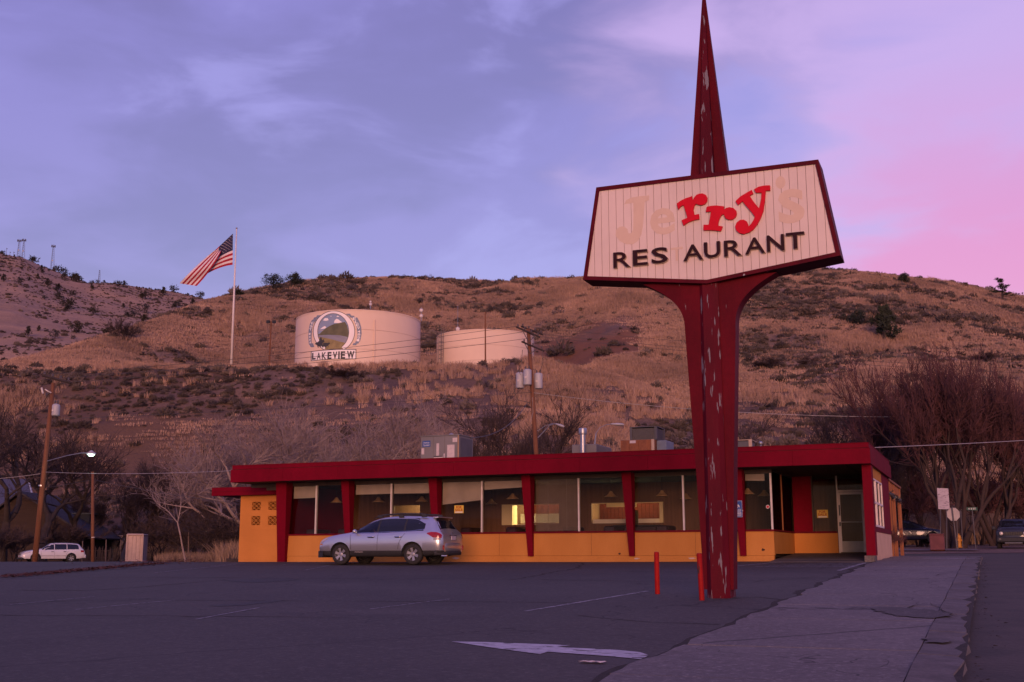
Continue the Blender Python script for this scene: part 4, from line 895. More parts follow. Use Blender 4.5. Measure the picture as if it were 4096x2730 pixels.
# bollards
BOL = mat('bollard_red', (.36, .010, .008), (.25, .007, .007), .6, 3, .2, spec=.12, stretch=(1, 1, .4), fine=.3, fscale=14, peel=(.06, .03, .025), peel_scale=4, peel_t=.68)
for (x, y), h, r, lean, lb in ((G(2630,2377), .80, .048, .0, 'red steel bollard standing left of the sign post'), (G(2808,2402), .82, .048, -.03, 'scuffed red bollard close against the sign post')):
    t = thing('bollard', lb, 'bollard', (x, y, float(gz(x, y))), group='bollards at the sign')
    mb = MB(); z = float(gz(x, y)); mb.lathe([(r, 0), (r, h-.02), (r-.008, h)], 20, (0, 0, 0), lambda a, b, c: (x+a+lean*c, y+b, z+c-.01)); mb.build('pipe', BOL, t, smooth=True)
    mb = MB(); mb.lathe([(0, h+.004), (r*.8, h+.001), (r-.006, h-.003)], 20, (0, 0, 0), lambda a, b, c: (x+a+lean*c, y+b, z+c-.01)); mb.build('cap', mat('concrete_fill', (.14, .10, .09), rough=.9), t)
mb = MB(); x, y = G(2370, 2654); z = float(gz(x, y))
mb.grid(lambda a, b: (x+(a-.5)*.26+.03*math.sin(b*9), y+(b-.5)*.10, z+.010+.014*abs(math.sin(a*7+b*5))), 8, 4); mb.build('paper_scrap', PAPER, None, label='crumpled pale scrap lying below the painted arrow', cat='litter')
# ------------------------------------------------------------------ water tanks on the terrace
TANK = mat('tank_paint', (.72, .55, .43), (.68, .51, .40), .6, .12, .0, fine=.04, fscale=1, spec=.3)
def tank(label, cx, cy, Rr, z0, z1, nm='water_tank'):
    t = thing(nm, label, 'tank', (cx, cy, z0)); o = (cx, cy, 0)
    MB().lathe([(Rr, z0-1.5), (Rr, z1)], 96, o).build('wall', TANK, t, smooth=True)
    MB().lathe([(Rr+.08, z1-.12), (Rr+.08, z1+.06), (Rr, z1+.10), (Rr*.5, z1+.55), (0, z1+.75)], 96, o).build('roof', TANK, t, smooth=False)
    SEAM = mat('weld_seam', (.56, .41, .32), (.46, .33, .26), .7, .3)
    for q in (.36, .68): MB().lathe([(Rr+.002, z0+(z1-z0)*q-.05), (Rr+.03, z0+(z1-z0)*q-.03), (Rr+.03, z0+(z1-z0)*q+.03), (Rr+.002, z0+(z1-z0)*q+.05)], 96, o).build('weld_seam', SEAM, t, smooth=True) if nm == 'water_tank' else None
    return t
tc1 = atD(1431, 1453, 226.5); R1 = 12.35; zb1 = 34.0; zt1 = 45.75
tk1 = tank('large cream water tank with painted horseshoe town emblem', tc1.x, tc1.y, R1, zb1, zt1)
tc2 = atD(1941, 1465, 232); R2 = 9.95; zb2 = 34.0; zt2 = 43.45
tk2 = tank('smaller plain cream water tank right of the emblem tank', tc2.x, tc2.y, R2, zb2, zt2)
az0 = math.atan2(-tc1.y, -tc1.x)       # direction from the tank toward the viewer
def tsurf(u, v, w=.03, T=tc1, Rr=R1, az=None):  # u metres along the wall from the facing line (right +), v height
    a = (az0 if az is None else az)+u/Rr; return (T.x+(Rr+w)*math.cos(a), T.y+(Rr+w)*math.sin(a), v)
def tpix(cx, cy):   # mural drawing coordinates -> (u, v) on the wall
    x, y = 1150+cx*.23374, 1200+cy*.23374; d = ray(x, y); px_, py_ = d.x, d.y
    A = px_*px_+py_*py_; B = -2*(px_*tc1.x+py_*tc1.y); Cc = tc1.x**2+tc1.y**2-R1**2; D = B*B-4*A*Cc
    s = (-B-math.sqrt(max(D, 0)))/(2*A); p = d*s; a = math.atan2(p.y-tc1.y, p.x-tc1.x)-az0
    return (((a+math.pi) % (2*math.pi))-math.pi)*R1, p.z
def strips(poly, w, m, name, parent, step=.45, **k):
    """polygon of (u,v) cut into vertical strips so it follows the curved wall"""
    u0, u1 = min(p[0] for p in poly), max(p[0] for p in poly); n = max(1, int(math.ceil((u1-u0)/step))); mb = MB()
    for i in range(n):
        a, b = u0+(u1-u0)*i/n, u0+(u1-u0)*(i+1)/n; q = clip(clip(poly, 1, 0, -a), -1, 0, b)
        if len(q) >= 3: mb.prism(q, lambda u, v, ww: tsurf(u, v, ww), w-.015, w)
    return mb.build(name, m, parent, **k)
MW = mat('mural_white', (.82, .77, .76), (.78, .73, .72), .6, 1); MK = mat('mural_black', (.045, .045, .05), rough=.6); MB_ = mat('mural_slate', (.20, .23, .30), (.17, .20, .27), .6, 1)
MSKY = mat('mural_sky', (.24, .30, .42), (.20, .26, .38), .6, .4); MHILL = mat('mural_hill', (.14, .13, .075), (.085, .085, .05), .7, .6); MLAKE = mat('mural_lake', (.23, .23, .28), (.19, .19, .24), .6, .5, stretch=(1, 1, 3)); MFLD = mat('mural_field', (.28, .22, .10), (.20, .16, .075), .7, 1.2)
mural = thing('tank_mural', 'painted horseshoe emblem reading LAKEVIEW on the large tank', 'mural', tsurf(tpix(800, 850)[0], tpix(800, 850)[1]))
def ell(cx, cy, rx, ry, a0, a1, n): return [(cx+rx*math.cos(rad(a0+(a1-a0)*i/n)), cy-ry*math.sin(rad(a0+(a1-a0)*i/n))) for i in range(n+1)]
def P_(pl): return [tpix(*p) for p in pl]
eo = lambda k: ell(797, 545, 358+k, 358+k, 242, -62, 40); ei = lambda k: ell(785, 545, 262+k, 305+k, 240, -58, 40)
strips(P_(ell(785, 545, 262, 305, 0, 360, 40)[:-1]), .020, MSKY, 'painted_sky', mural)
strips(P_([(545,590),(640,500),(720,450),(800,415),(900,395),(985,380),(1020,440),(1040,530),(1046,560),(1035,640),(900,610),(700,600),(600,605),(525,608),(524,585)]), .036, MHILL, 'painted_hill', mural)
strips(P_([(525,612),(700,604),(900,612),(1035,644),(1010,720),(1000,735),(900,715),(740,670),(600,640),(527,630)]), .037, MLAKE, 'painted_lake', mural)
strips(P_([(528,634),(600,642),(740,672),(900,717),(1000,738),(975,790),(945,835),(900,843),(600,850),(570,820),(540,740)]), .038, MFLD, 'painted_field', mural)
for cl in ([(610,355),(640,315),(690,315),(705,350),(660,362)], [(795,395),(810,350),(840,325),(870,335),(900,360),(935,385),(880,400)], [(560,505),(600,470),(640,450),(668,470),(640,495)], [(730,285),(745,272),(760,285)], [(838,288),(860,272),(890,290),(850,295)]):
    strips(P_(cl), .036, MW, 'painted_cloud', mural)
def ring(outer, inner, w, m, name):
    mb = MB(); po, pi = P_(outer), P_(inner); n = len(po)
    for i in range(n-1):
        q = [po[i], po[i+1], pi[i+1], pi[i]]; mb.prism(q, lambda u, v, ww: tsurf(u, v, ww), w-.015, w)
    return mb.build(name, m, mural)
ring(eo(0), ei(0), .055, MW, 'horseshoe')
ring(eo(0), eo(-9), .060, MK, 'horseshoe_outline'); ring(ei(8), ei(0), .060, MK, 'horseshoe_outline')
lb = [(575,262),(505,268),(498,295),(455,305),(445,340),(420,345),(385,420),(365,520),(360,620),(365,720),(370,765),(385,775),(390,800),(415,815),(460,808),(440,745),(415,745),(413,640),(420,520),(440,430),(470,375),(490,370),(500,330),(525,325),(540,300),(560,290)]
rb_ = [(995,240),(1070,238),(1090,270),(1140,275),(1150,300),(1195,305),(1235,380),(1262,470),(1268,580),(1255,660),(1240,715),(1225,722),(1215,750),(1190,752),(1175,780),(1112,780),(1130,742),(1158,740),(1165,712),(1180,710),(1200,600),(1185,480),(1150,380),(1105,310),(1070,305),(1050,275),(1030,270)]
# banners: cut into vertical strips would break concave outlines, so each is one bent sheet
for pl in (lb, rb_):
    pp = P_(pl); mb = MB(); mb.prism(pp, lambda u, v, ww: tsurf(u, v, ww), .035, .052); mb.build('painted_banner', MB_, mural)
def tletters(txt, pts, hw, hh, m):
    for ch, (cx, cy) in zip(txt, pts):
        (a, b), (c, d) = tpix(cx-hw, cy+hh), tpix(cx+hw, cy-hh)
        text_mb(ch, lambda u, v, w: tsurf(u, v, w), a, c, b, d, .02, (.053, .066)).build('letter', m, mural)
tletters('EST', [(432,400),(412,455),(398,508)], 22, 24, MW); tletters('1888', [(385,585),(387,635),(388,685),(393,733)], 13, 20, MW)
tletters('ELEV', [(1145,325),(1182,378),(1200,432),(1216,482)], 26, 22, MW); tletters('4801', [(1222,545),(1225,595),(1221,645),(1208,692)], 22, 20, MW)
plate = [(405,885),(1178,845),(1176,1018),(404,1052)]; strips(P_(plate), .068, MK, 'name_plate', mural); strips(P_([(417,893),(1166,856),(1165,1008),(416,1042)]), .075, MW, 'name_plate_face', mural)
xs_ = [418, 500, 585, 680, 770, 862, 905, 1010]; xe_ = [490, 575, 670, 760, 858, 900, 992, 1150]
for ch, a, b in zip('LAKEVIEW', xs_, xe_):
    cyt = 905-(a-418)*.047; cyb = 1030-(a-418)*.040
    (p, q), (r_, s_) = tpix(a+6, cyb), tpix(b-2, cyt)
    text_mb(ch, lambda u, v, w: tsurf(u, v, w), p, r_, q, s_, .045 if ch in 'LEVIW' else .02, (.076, .09)).build('letter', MK, mural)
    if ch in 'LAKEIVW':   # slab serifs
        pass
horse = [(470,760),(490,735),(520,725),(545,705),(548,680),(562,665),(560,648),(575,640),(590,652),(588,668),(595,690),(605,692),(620,675),(628,690),(636,725),(610,735),(600,760),(612,790),(608,820),(595,805),(580,790),(572,800),(588,830),(560,800),(545,790),(530,800),(545,820),(520,815),(512,780),(492,768)]
cow = [(612,742),(650,735),(700,740),(712,728),(735,748),(715,765),(700,780),(706,815),(690,790),(672,800),(655,828),(640,800),(625,800),(605,828),(612,780)]
for pl, nm in ((horse, 'painted_rider'), (cow, 'painted_cow')):
    mb = MB(); mb.prism(P_(pl), lambda u, v, ww: tsurf(u, v, ww), .058, .072); mb.build(nm, MK, mural)
# pipe and ladder
u_, v0 = tpix(1480, 1030); _, v1 = tpix(1490, 345)
mb = MB(); a = tsurf(u_, v0-.5, .15); b = tsurf(u_, v1, .15); mb.tube(a, b, .13, n=10); mb.build('overflow_pipe', TANK, tk1)
p2 = atD(1768, 1400, 226); az2 = math.atan2(p2.y-tc2.y, p2.x-tc2.x)
mb = MB()
for s in (-1, 1):
    q = lambda v, w: tsurf(s*.35, v, w, tc2, R2, az2); mb.tube(q(zb2+1.5, .35), q(zt2+1.2, .35), .04, n=5); mb.tube(q(zb2+2.2, .95), q(zt2+1.4, .95), .035, n=5)
for k in range(18):
    v = zb2+1.6+k*.42; mb.tube(tsurf(-.35, v, .35, tc2, R2, az2), tsurf(.35, v, .35, tc2, R2, az2), .025, n=4)
for k in range(8):
    v = zb2+2.6+k*.85
    mb.path([tsurf(-.35, v, .35, tc2, R2, az2), tsurf(-.4, v, .8, tc2, R2, az2), tsurf(0, v, 1.1, tc2, R2, az2), tsurf(.4, v, .8, tc2, R2, az2), tsurf(.35, v, .35, tc2, R2, az2)], .03, 4)
mb.build('caged_ladder', GREYD, tk2)
def mast(name, label, x, y0, y1, D, r=.05, extra=()):
    a, b = atD(x, y0, D), atD(x, y1, D); t = thing(name, label, 'antenna', a)
    MB().tube(a, b, r, r*.6, 6).build('mast', GALV, t)
    for f_, w_, h_ in extra:
        p = a.lerp(b, f_); mb = MB(); mb.lathe([(0, .12), (w_*.7, .1), (w_, .0), (w_*.8, -.04), (0, -.05)], 12, p, lambda X, Y, Z: (X*R0.x-Z*FH.x, X*R0.y-Z*FH.y, Y)); mb.build('dish', WHITEM, t, smooth=True)
    return t
mast('antenna_mast', 'white instrument mast on top of the emblem tank', 1482, 1236, 1203, 220, .09, ((.55, .3, 0), (.85, .22, 0)))
mast('antenna_mast', 'antenna with two small dishes at the right rim of the emblem tank', 1685, 1284, 1228, 226, .07, ((.35, .38, 0), (.75, .4, 0)))
mast('antenna_mast', 'thin whip antenna on the plain tank', 1831, 1322, 1222, 226, .05, ((.05, .45, 0),))
# ------------------------------------------------------------------ flagpole and flag
WPOLE = mat('white_pole', (.68, .62, .60), (.6, .55, .53), .4, 1)
fa, fb = atD(925, 1462, 215), atD(939, 917, 215); fb.x, fb.y = fa.x+(fb.x-fa.x)*.2, fa.y+(fb.y-fa.y)*.2
t = thing('flagpole', 'tall white flagpole on the terrace left of the tanks', 'flagpole', fa)
MB().tube(fa-Vector((0, 0, 1)), fb, .24, .12, 12).build('pole', WPOLE, t, smooth=True); mb = MB(); ico(mb, fb+Vector((0, 0, .15)), .2, 2); mb.build('finial', GALV, t, smooth=True)
def fpx(cx, cy, dd=0): return atD(600+cx*.4147, 850+cy*.4147, 215+dd)
flag = thing('flag', 'wind-blown striped flag with starred blue canton on the flagpole', 'flag', fpx(798, 205))
def bez(a, b, c, t): return tuple((1-t)**2*a[i]+2*t*(1-t)*b[i]+t*t*c[i] for i in range(2))
def fsurf(s, t, off=0):
    if s < .5:
        q = s/.5; top = bez((800, 205), (725, 275), (640, 355), q); bot = bez((797, 507), (670, 520), (528, 606), q)
        p = (top[0]+(bot[0]-top[0])*t, top[1]+(bot[1]-top[1])*t); dd = .5*math.sin(q*5+t*2)*q
    else:
        q = (s-.5)/.5; top = bez((640, 355), (450, 500), (285, 686), q); bot = bez((692, 366), (600, 560), (450, 711), q); t = max(0., (t-.38)/.62)
        p = (top[0]+(bot[0]-top[0])*t, top[1]+(bot[1]-top[1])*t); dd = -.9+.4*math.sin(q*6+t*3)
        if q < .02: dd = -.3
    return fpx(p[0], p[1], dd+off)
FR = mat('flag_red', (.34, .004, .022), (.28, .004, .018), .8, 2); FWh = mat('flag_white', (.66, .56, .57), (.58, .50, .51), .8, 2); FB = mat('flag_blue', (.020, .016, .055), (.016, .013, .045), .8, 2)
for k in range(13):
    t0, t1 = k/13, (k+1)/13; s0 = .40 if k < 7 else 0; n = 28
    mb = MB(); mb.grid(lambda a, b: fsurf(s0+(1-s0)*a, t0+(t1-t0)*b), n, 2); mb.build('stripe', FR if k % 2 == 0 else FWh, flag, smooth=True)
mb = MB(); mb.grid(lambda a, b: fsurf(.40*a, 7/13*b), 12, 10); mb.build('canton', FB, flag, smooth=True)
mb = MB()
for i in range(9):
    for j in range(11):
        if (i+j) % 2 == 0:
            p = fsurf(.40*(j+.8)/12.5, 7/13*(i+.8)/10.5, -.08); r = .075
            mb.add([p+R0*r*math.cos(a)*(1 if q % 2 == 0 else .45)+Vector((0, 0, r*math.sin(a)*(1 if q % 2 == 0 else .45))) for q, a in enumerate(np.linspace(math.pi/2, math.pi*2.5, 10, endpoint=False))], [tuple(range(10))])
mb.build('stars', FWh, flag)
# ------------------------------------------------------------------ poles and wires
WOOD = mat('pole_wood', (.22, .088, .042), (.13, .052, .028), .85, 2.2, .3, stretch=(6, 6, .4), fine=.3, fscale=14); WOODD = mat('crossarm_wood', (.05, .035, .032), (.035, .025, .023), .85, 3, .2)
INS = mat('insulator', (.10, .08, .08), rough=.3); TRF = mat('transformer_grey', (.40, .39, .42), (.35, .34, .37), .5, 2, .05); WIRE = mat('wire_dark', (.06, .05, .05), rough=.6); WIREL = mat('wire_pale', (.36, .32, .32), rough=.5)
def transformer(mb_parent, p, r, h):
    q = MB().lathe([(0, 0), (r*.92, .0), (r, .05), (r, h-.05), (r*.96, h), (r*.5, h+.06), (0, h+.08)], 16, p).build('transformer', TRF, mb_parent, smooth=True)
    mb = MB()
    for s in (-1, 1): mb.lathe([(.035, 0), (.06, .06), (.04, .1), (.055, .15), (.03, .24)], 8, (p[0]+s*r*.45, p[1], p[2]+h+.02))
    mb.build('bushing', INS, q); MB().box(p[0]-r*.35, p[0]+r*.2, p[1]-r-.02, p[1]-r+.06, p[2]+h*.42, p[2]+h*.55).build('rating_plate', WHITEM, q)
# centre pole behind the roof
cb_, ct_ = atD(2146, 1830, 74), atD(2113, 1316, 74); dirn = (ct_-cb_).normalized(); base = cb_-dirn*(cb_.z-Z1(cb_.x, cb_.y)+.3)/dirn.z
cp = thing('utility_pole', 'leaning wooden power pole with three transformers behind the roof', 'utility pole', base)
MB().tube(base, ct_, .19, .125, 14).build('pole', WOOD, cp, smooth=True)
def arm(p, q, parent, th=.06, n=4):
    MB().tube(p, q, th, th, 4).build('crossarm', WOODD, parent)
    for i in range(n):
        c = Vector(p).lerp(Vector(q), (i+.3)/(n-.4)); MB().lathe([(.03, 0), (.06, .05), (.04, .1), (.06, .14), (0, .2)], 8, (c.x, c.y, c.z+.05)).build('insulator', INS, parent)
arm(atD(2064, 1308, 73.8), atD(2160, 1350, 73.8), cp); arm(atD(2084, 1306, 74.2), atD(2172, 1340, 74.2), cp); arm(atD(2086, 1367, 73.8), atD(2178, 1406, 73.8), cp, n=3)
for a, b in (((2090, 1322), (2113, 1366)), ((2140, 1342), (2114, 1372)), ((2100, 1376), (2118, 1412)), ((2150, 1396), (2120, 1416))): MB().tube(atD(*a, 73.7), atD(*b, 73.85), .025, n=5).build('brace', GREYD, cp)
for x, y, dd in ((2080, 1554, 74.0), (2110, 1541, 73.55), (2154, 1556, 74.1)): transformer(cp, atD(x, y, dd), .265, .98)
MB().path([atD(2090, 1400, 73.7), atD(2086, 1450, 73.6), atD(2078, 1490, 73.6), atD(2082, 1500, 73.7)], .018, 5).build('lead', WIRE, cp); MB().path([atD(2170, 1400, 73.7), atD(2172, 1450, 73.6), atD(2160, 1490, 73.6)], .018, 5).build('lead', WIRE, cp); MB().path([atD(2063, 1500, 73.6), atD(2056, 1560, 73.6), atD(2070, 1600, 73.6), atD(2120, 1612, 73.7)], .02, 5).build('lead', WIRE, cp)
MB().path([atD(2130, 1590, 73.75), atD(2132, 1650, 73.7), atD(2122, 1690, 73.65)], .012, 5).build('lead', WIREL, cp)
def lamp_head(p, d, parent, L_=.75, lit=False):
    d = Vector(d).normalized(); q = d.to_track_quat('X', 'Z')
    mb = MB(); mb.lathe([(.0, 0), (.07, .02), (.10, .15), (.15, .35), (.16, .55), (.11, .70), (0, .75)], 14, (0, 0, 0), lambda x, y, z: tuple(p+q @ Vector((z*L_/.75, x, y*.55)))); return mb.build('lamp_head', TRF, parent, smooth=True)
sl1 = thing('street_light', 'cobra-head street light on a curved arm from the centre pole', 'street light', atD(2153, 1752, 73.8))
MB().path([atD(2152, 1752, 73.8), atD(2180, 1722, 73.6), atD(2200, 1702, 73.4), atD(2215, 1697, 73.3), atD(2228, 1697, 73.2)], .035, 6).build('arm', GALV, sl1); MB().path([atD(2150, 1725, 73.8), atD(2180, 1705, 73.6), atD(2212, 1694, 73.3)], .015, 5).build('brace', GALV, sl1)
lamp_head(atD(2222, 1696, 73.2), atD(2250, 1706, 73.1)-atD(2222, 1696, 73.2), sl1, .62)
b0 = atD(2378, 1800, 71); sl2 = thing('street_light', 'cobra-head street light peeking above the roof right of the exhaust stack', 'street light', (b0.x, b0.y, Z1(b0.x, b0.y)))
MB().path([(b0.x, b0.y, Z1(b0.x, b0.y)-.2), atD(2378, 1790, 71), atD(2384, 1735, 71), atD(2400, 1711, 71), atD(2425, 1700, 71), atD(2446, 1697, 71)], [.07, .06, .03, .02, .02, .02], 6).build('pole', GALV, sl2)
lamp_head(atD(2442, 1697, 71), atD(2500, 1700, 71)-atD(2442, 1697, 71), sl2, .85)
# left leaning pole
lb_, lt_ = atD(137, 2268, 60), atD(213, 1533, 60); lp = thing('utility_pole', 'leaning wooden power pole by the white wagon', 'utility pole', lb_)
MB().tube(lb_-(lt_-lb_)*.02, lt_, .155, .11, 14).build('pole', WOOD, lp, smooth=True)
arm(atD(168, 1502, 59.8), atD(283, 1533, 59.8), lp, .07, 4); arm(atD(168, 1620, 60), atD(206, 1560, 60), lp, .02, 1)
transformer(lp, atD(222, 1664, 59.7), .20, .56)
for y in (1945, 1949): pass
p = atD(165, 1946, 60); q = atD(165.5, 1941, 60); MB().tube(p, q, .15, .15, 14).build('band', GALV, lp)
MB().path([atD(205, 1572, 59.7), atD(192, 1566, 59.6), atD(180, 1558, 59.6)], .03, 5).build('cutout', WHITEM, lp); MB().path([atD(172, 1575, 59.6), atD(166, 1552, 59.6)], .05, 6).build('cutout', WHITEM, lp)
sl3 = thing('street_light', 'lit lamp glowing greenish white on an arm from the leaning pole', 'street light', atD(190, 1845, 59.8))
MB().path([atD(190, 1845, 59.8), atD(270, 1823, 59), atD(325, 1813, 58.4), atD(352, 1813, 58.2)], .022, 6).build('arm', GALV, sl3)
ph = atD(365, 1816, 58.1); MB().lathe([(0, .20), (.05, .18), (.10, .13), (.22, .06), (.22, .0)], 18, (ph.x, ph.y, ph.z-.02)).build('lamp_head', TRF, sl3, smooth=True)
MB().lathe([(.17, .0), (.14, -.05), (.09, -.09), (0, -.10)], 18, (ph.x, ph.y, ph.z-.025)).build('lens', emis('lit_lens', (.72, 1, .80), 2.6), sl3, smooth=True)
pl = bpy.data.lights.new('lamp_light', 'POINT'); pl.energy = 60; pl.color = (.75, 1, .85); pl.shadow_soft_size = .15; po = bpy.data.objects.new('lamp_light', pl); C.objects.link(po); po.location = (ph.x, ph.y, ph.z-.3); po.parent = sl3; po.matrix_parent_inverse = sl3.matrix_basis.inverted()
b2, t2 = atD(372, 2254, 72), atD(371, 1888, 72); p2_ = thing('utility_pole', 'short thin wooden pole between the white wagon and the pale container', 'utility pole', b2); MB().tube(b2-Vector((0, 0, .3)), t2, .115, .09, 12).build('pole', WOOD, p2_, smooth=True); MB().tube(atD(372, 2152, 72), atD(372, 2149, 72), .118, .118, 12).build('band', WHITEM, p2_)
b3, t3 = atD(1077, 1458, 212), atD(1085, 1286, 212); p3_ = thing('flood_light_pole', 'wooden pole with two flood lights left of the emblem tank', 'pole', b3); MB().tube(b3-Vector((0, 0, .6)), t3, .17, .12, 10).build('pole', WOOD, p3_)
for s in (-1, 1): c = t3+R0*s*.55; MB().box(c.x-.3, c.x+.3, c.y-.25, c.y+.25, c.z-.35, c.z+.15).build('flood_light', BLACKM, p3_)
b4, t4 = atD(1942, 1475, 213), atD(1941, 1249, 213); p4_ = thing('utility_pole', 'plain wooden pole in front of the smaller tank', 'utility pole', b4); MB().tube(b4-Vector((0, 0, .8)), t4, .17, .11, 10).build('pole', WOOD, p4_)
def wire(label, a, b, sag, r, m=WIRE, n=18):
    a, b = Vector(a), Vector(b); pts = [a.lerp(b, i/n)-Vector((0, 0, sag*4*(i/n)*(1-i/n))) for i in range(n+1)]
    mb = MB(); mb.path(pts, r, 5); mb.build('power_line', m, None, label=label, cat='wire', group='overhead wires')
for i, (c, l) in enumerate((((2066, 1306), (172, 1500)), ((2115, 1326), (222, 1514)), ((2158, 1348), (280, 1529)))):
    wire(ords[i]+' upper wire from the leaning left pole to the centre pole', atD(*l, 59.8), atD(*c, 73.8), .25, .013)
wire('lower wire from the leaning left pole to the centre pole', atD(225, 1677, 60), atD(2128, 1570, 73.8), .12, .012)
for i, (c, e) in enumerate((((2084, 1304), (4700, 1470)), ((2160, 1348), (4700, 1510)), ((2172, 1338), (4700, 1490)))): wire(ords[i]+' upper wire running right from the centre pole', atD(*c, 74), atD(*e, 82), .5, .012)
wire('long pale wire sagging right from the centre pole behind the sign', atD(2135, 1572, 73.8), atD(4500, 1640, 66), .9, .014, WIREL)
wire('pale wire from the right roof corner off to the right', atX(3500, 1791, -3.3), atD(4500, 1735, 52), .05, .013, WIREL)
wire('dark service cable from the centre pole down to the air conditioner', atD(2110, 1612, 73.8), atY(1882, 1752, 40.6), .55, .02)
wire('pale wire from the leaning left pole to the left roof corner', atD(180, 1889, 60), atY(924, 1884, 37.28), .1, .011, WIREL)
wire('pale wire entering from the left to the leaning pole', atD(-200, 1925, 62), atD(162, 1896, 60), .08, .013, WIREL)
wire('dark wire from the left to the short thin pole', atD(-100, 1985, 66), atD(368, 1920, 72), .1, .012)
wire('dark wire from the short thin pole toward the annex', atD(374, 1920, 72), atD(920, 2010, 62), .1, .012)
# ------------------------------------------------------------------ vehicles
def pchip(xs, ys, x):
    xs = np.array(xs, float); ys = np.array(ys, float); o = np.argsort(xs); xs, ys = xs[o], ys[o]
    h = np.diff(xs); dl = np.diff(ys)/h; m = np.zeros_like(ys); m[0] = dl[0]; m[-1] = dl[-1]
    for i in range(1, len(xs)-1):
        if dl[i-1]*dl[i] > 0: w1, w2 = 2*h[i]+h[i-1], h[i]+2*h[i-1]; m[i] = (w1+w2)/(w1/dl[i-1]+w2/dl[i])
    x = np.clip(x, xs[0], xs[-1]); i = np.clip(np.searchsorted(xs, x)-1, 0, len(xs)-2); t = (x-xs[i])/h[i]
    return (2*t**3-3*t**2+1)*ys[i]+(t**3-2*t**2+t)*h[i]*m[i]+(-2*t**3+3*t**2)*ys[i+1]+(t**3-t**2)*h[i]*m[i+1]
TYRE = mat('tyre_rubber', (.018, .017, .018), (.026, .024, .024), .85, 20, .1); RIM = mat('alloy_rim', (.42, .40, .40), (.34, .32, .32), .38, 6, metal=.7); PLAST = mat('dark_cladding', (.028, .028, .032), (.022, .022, .026), .7, 6, .05)
CARGL = glass('car_glass', (.30, .30, .32), 1., .01, 1.6); TINT = mat('tinted_glass', (.010, .012, .018), (.012, .014, .02), .06, 3, spec=.6); LAMPR = mat('tail_lamp', (.30, .004, .01), (.22, .003, .008), .15, 12, spec=.6, emit=.03); LAMPW = mat('clear_lamp', (.55, .50, .48), (.4, .36, .35), .12, 20, spec=.7); CHROME = mat('chrome', (.7, .7, .72), rough=.12, metal=1.); PLATEM = mat('number_plate', (.5, .44, .47), (.36, .30, .36), .6, 30)
SEATM = mat('car_interior', (.03, .028, .027), (.02, .019, .019), .9, 5)
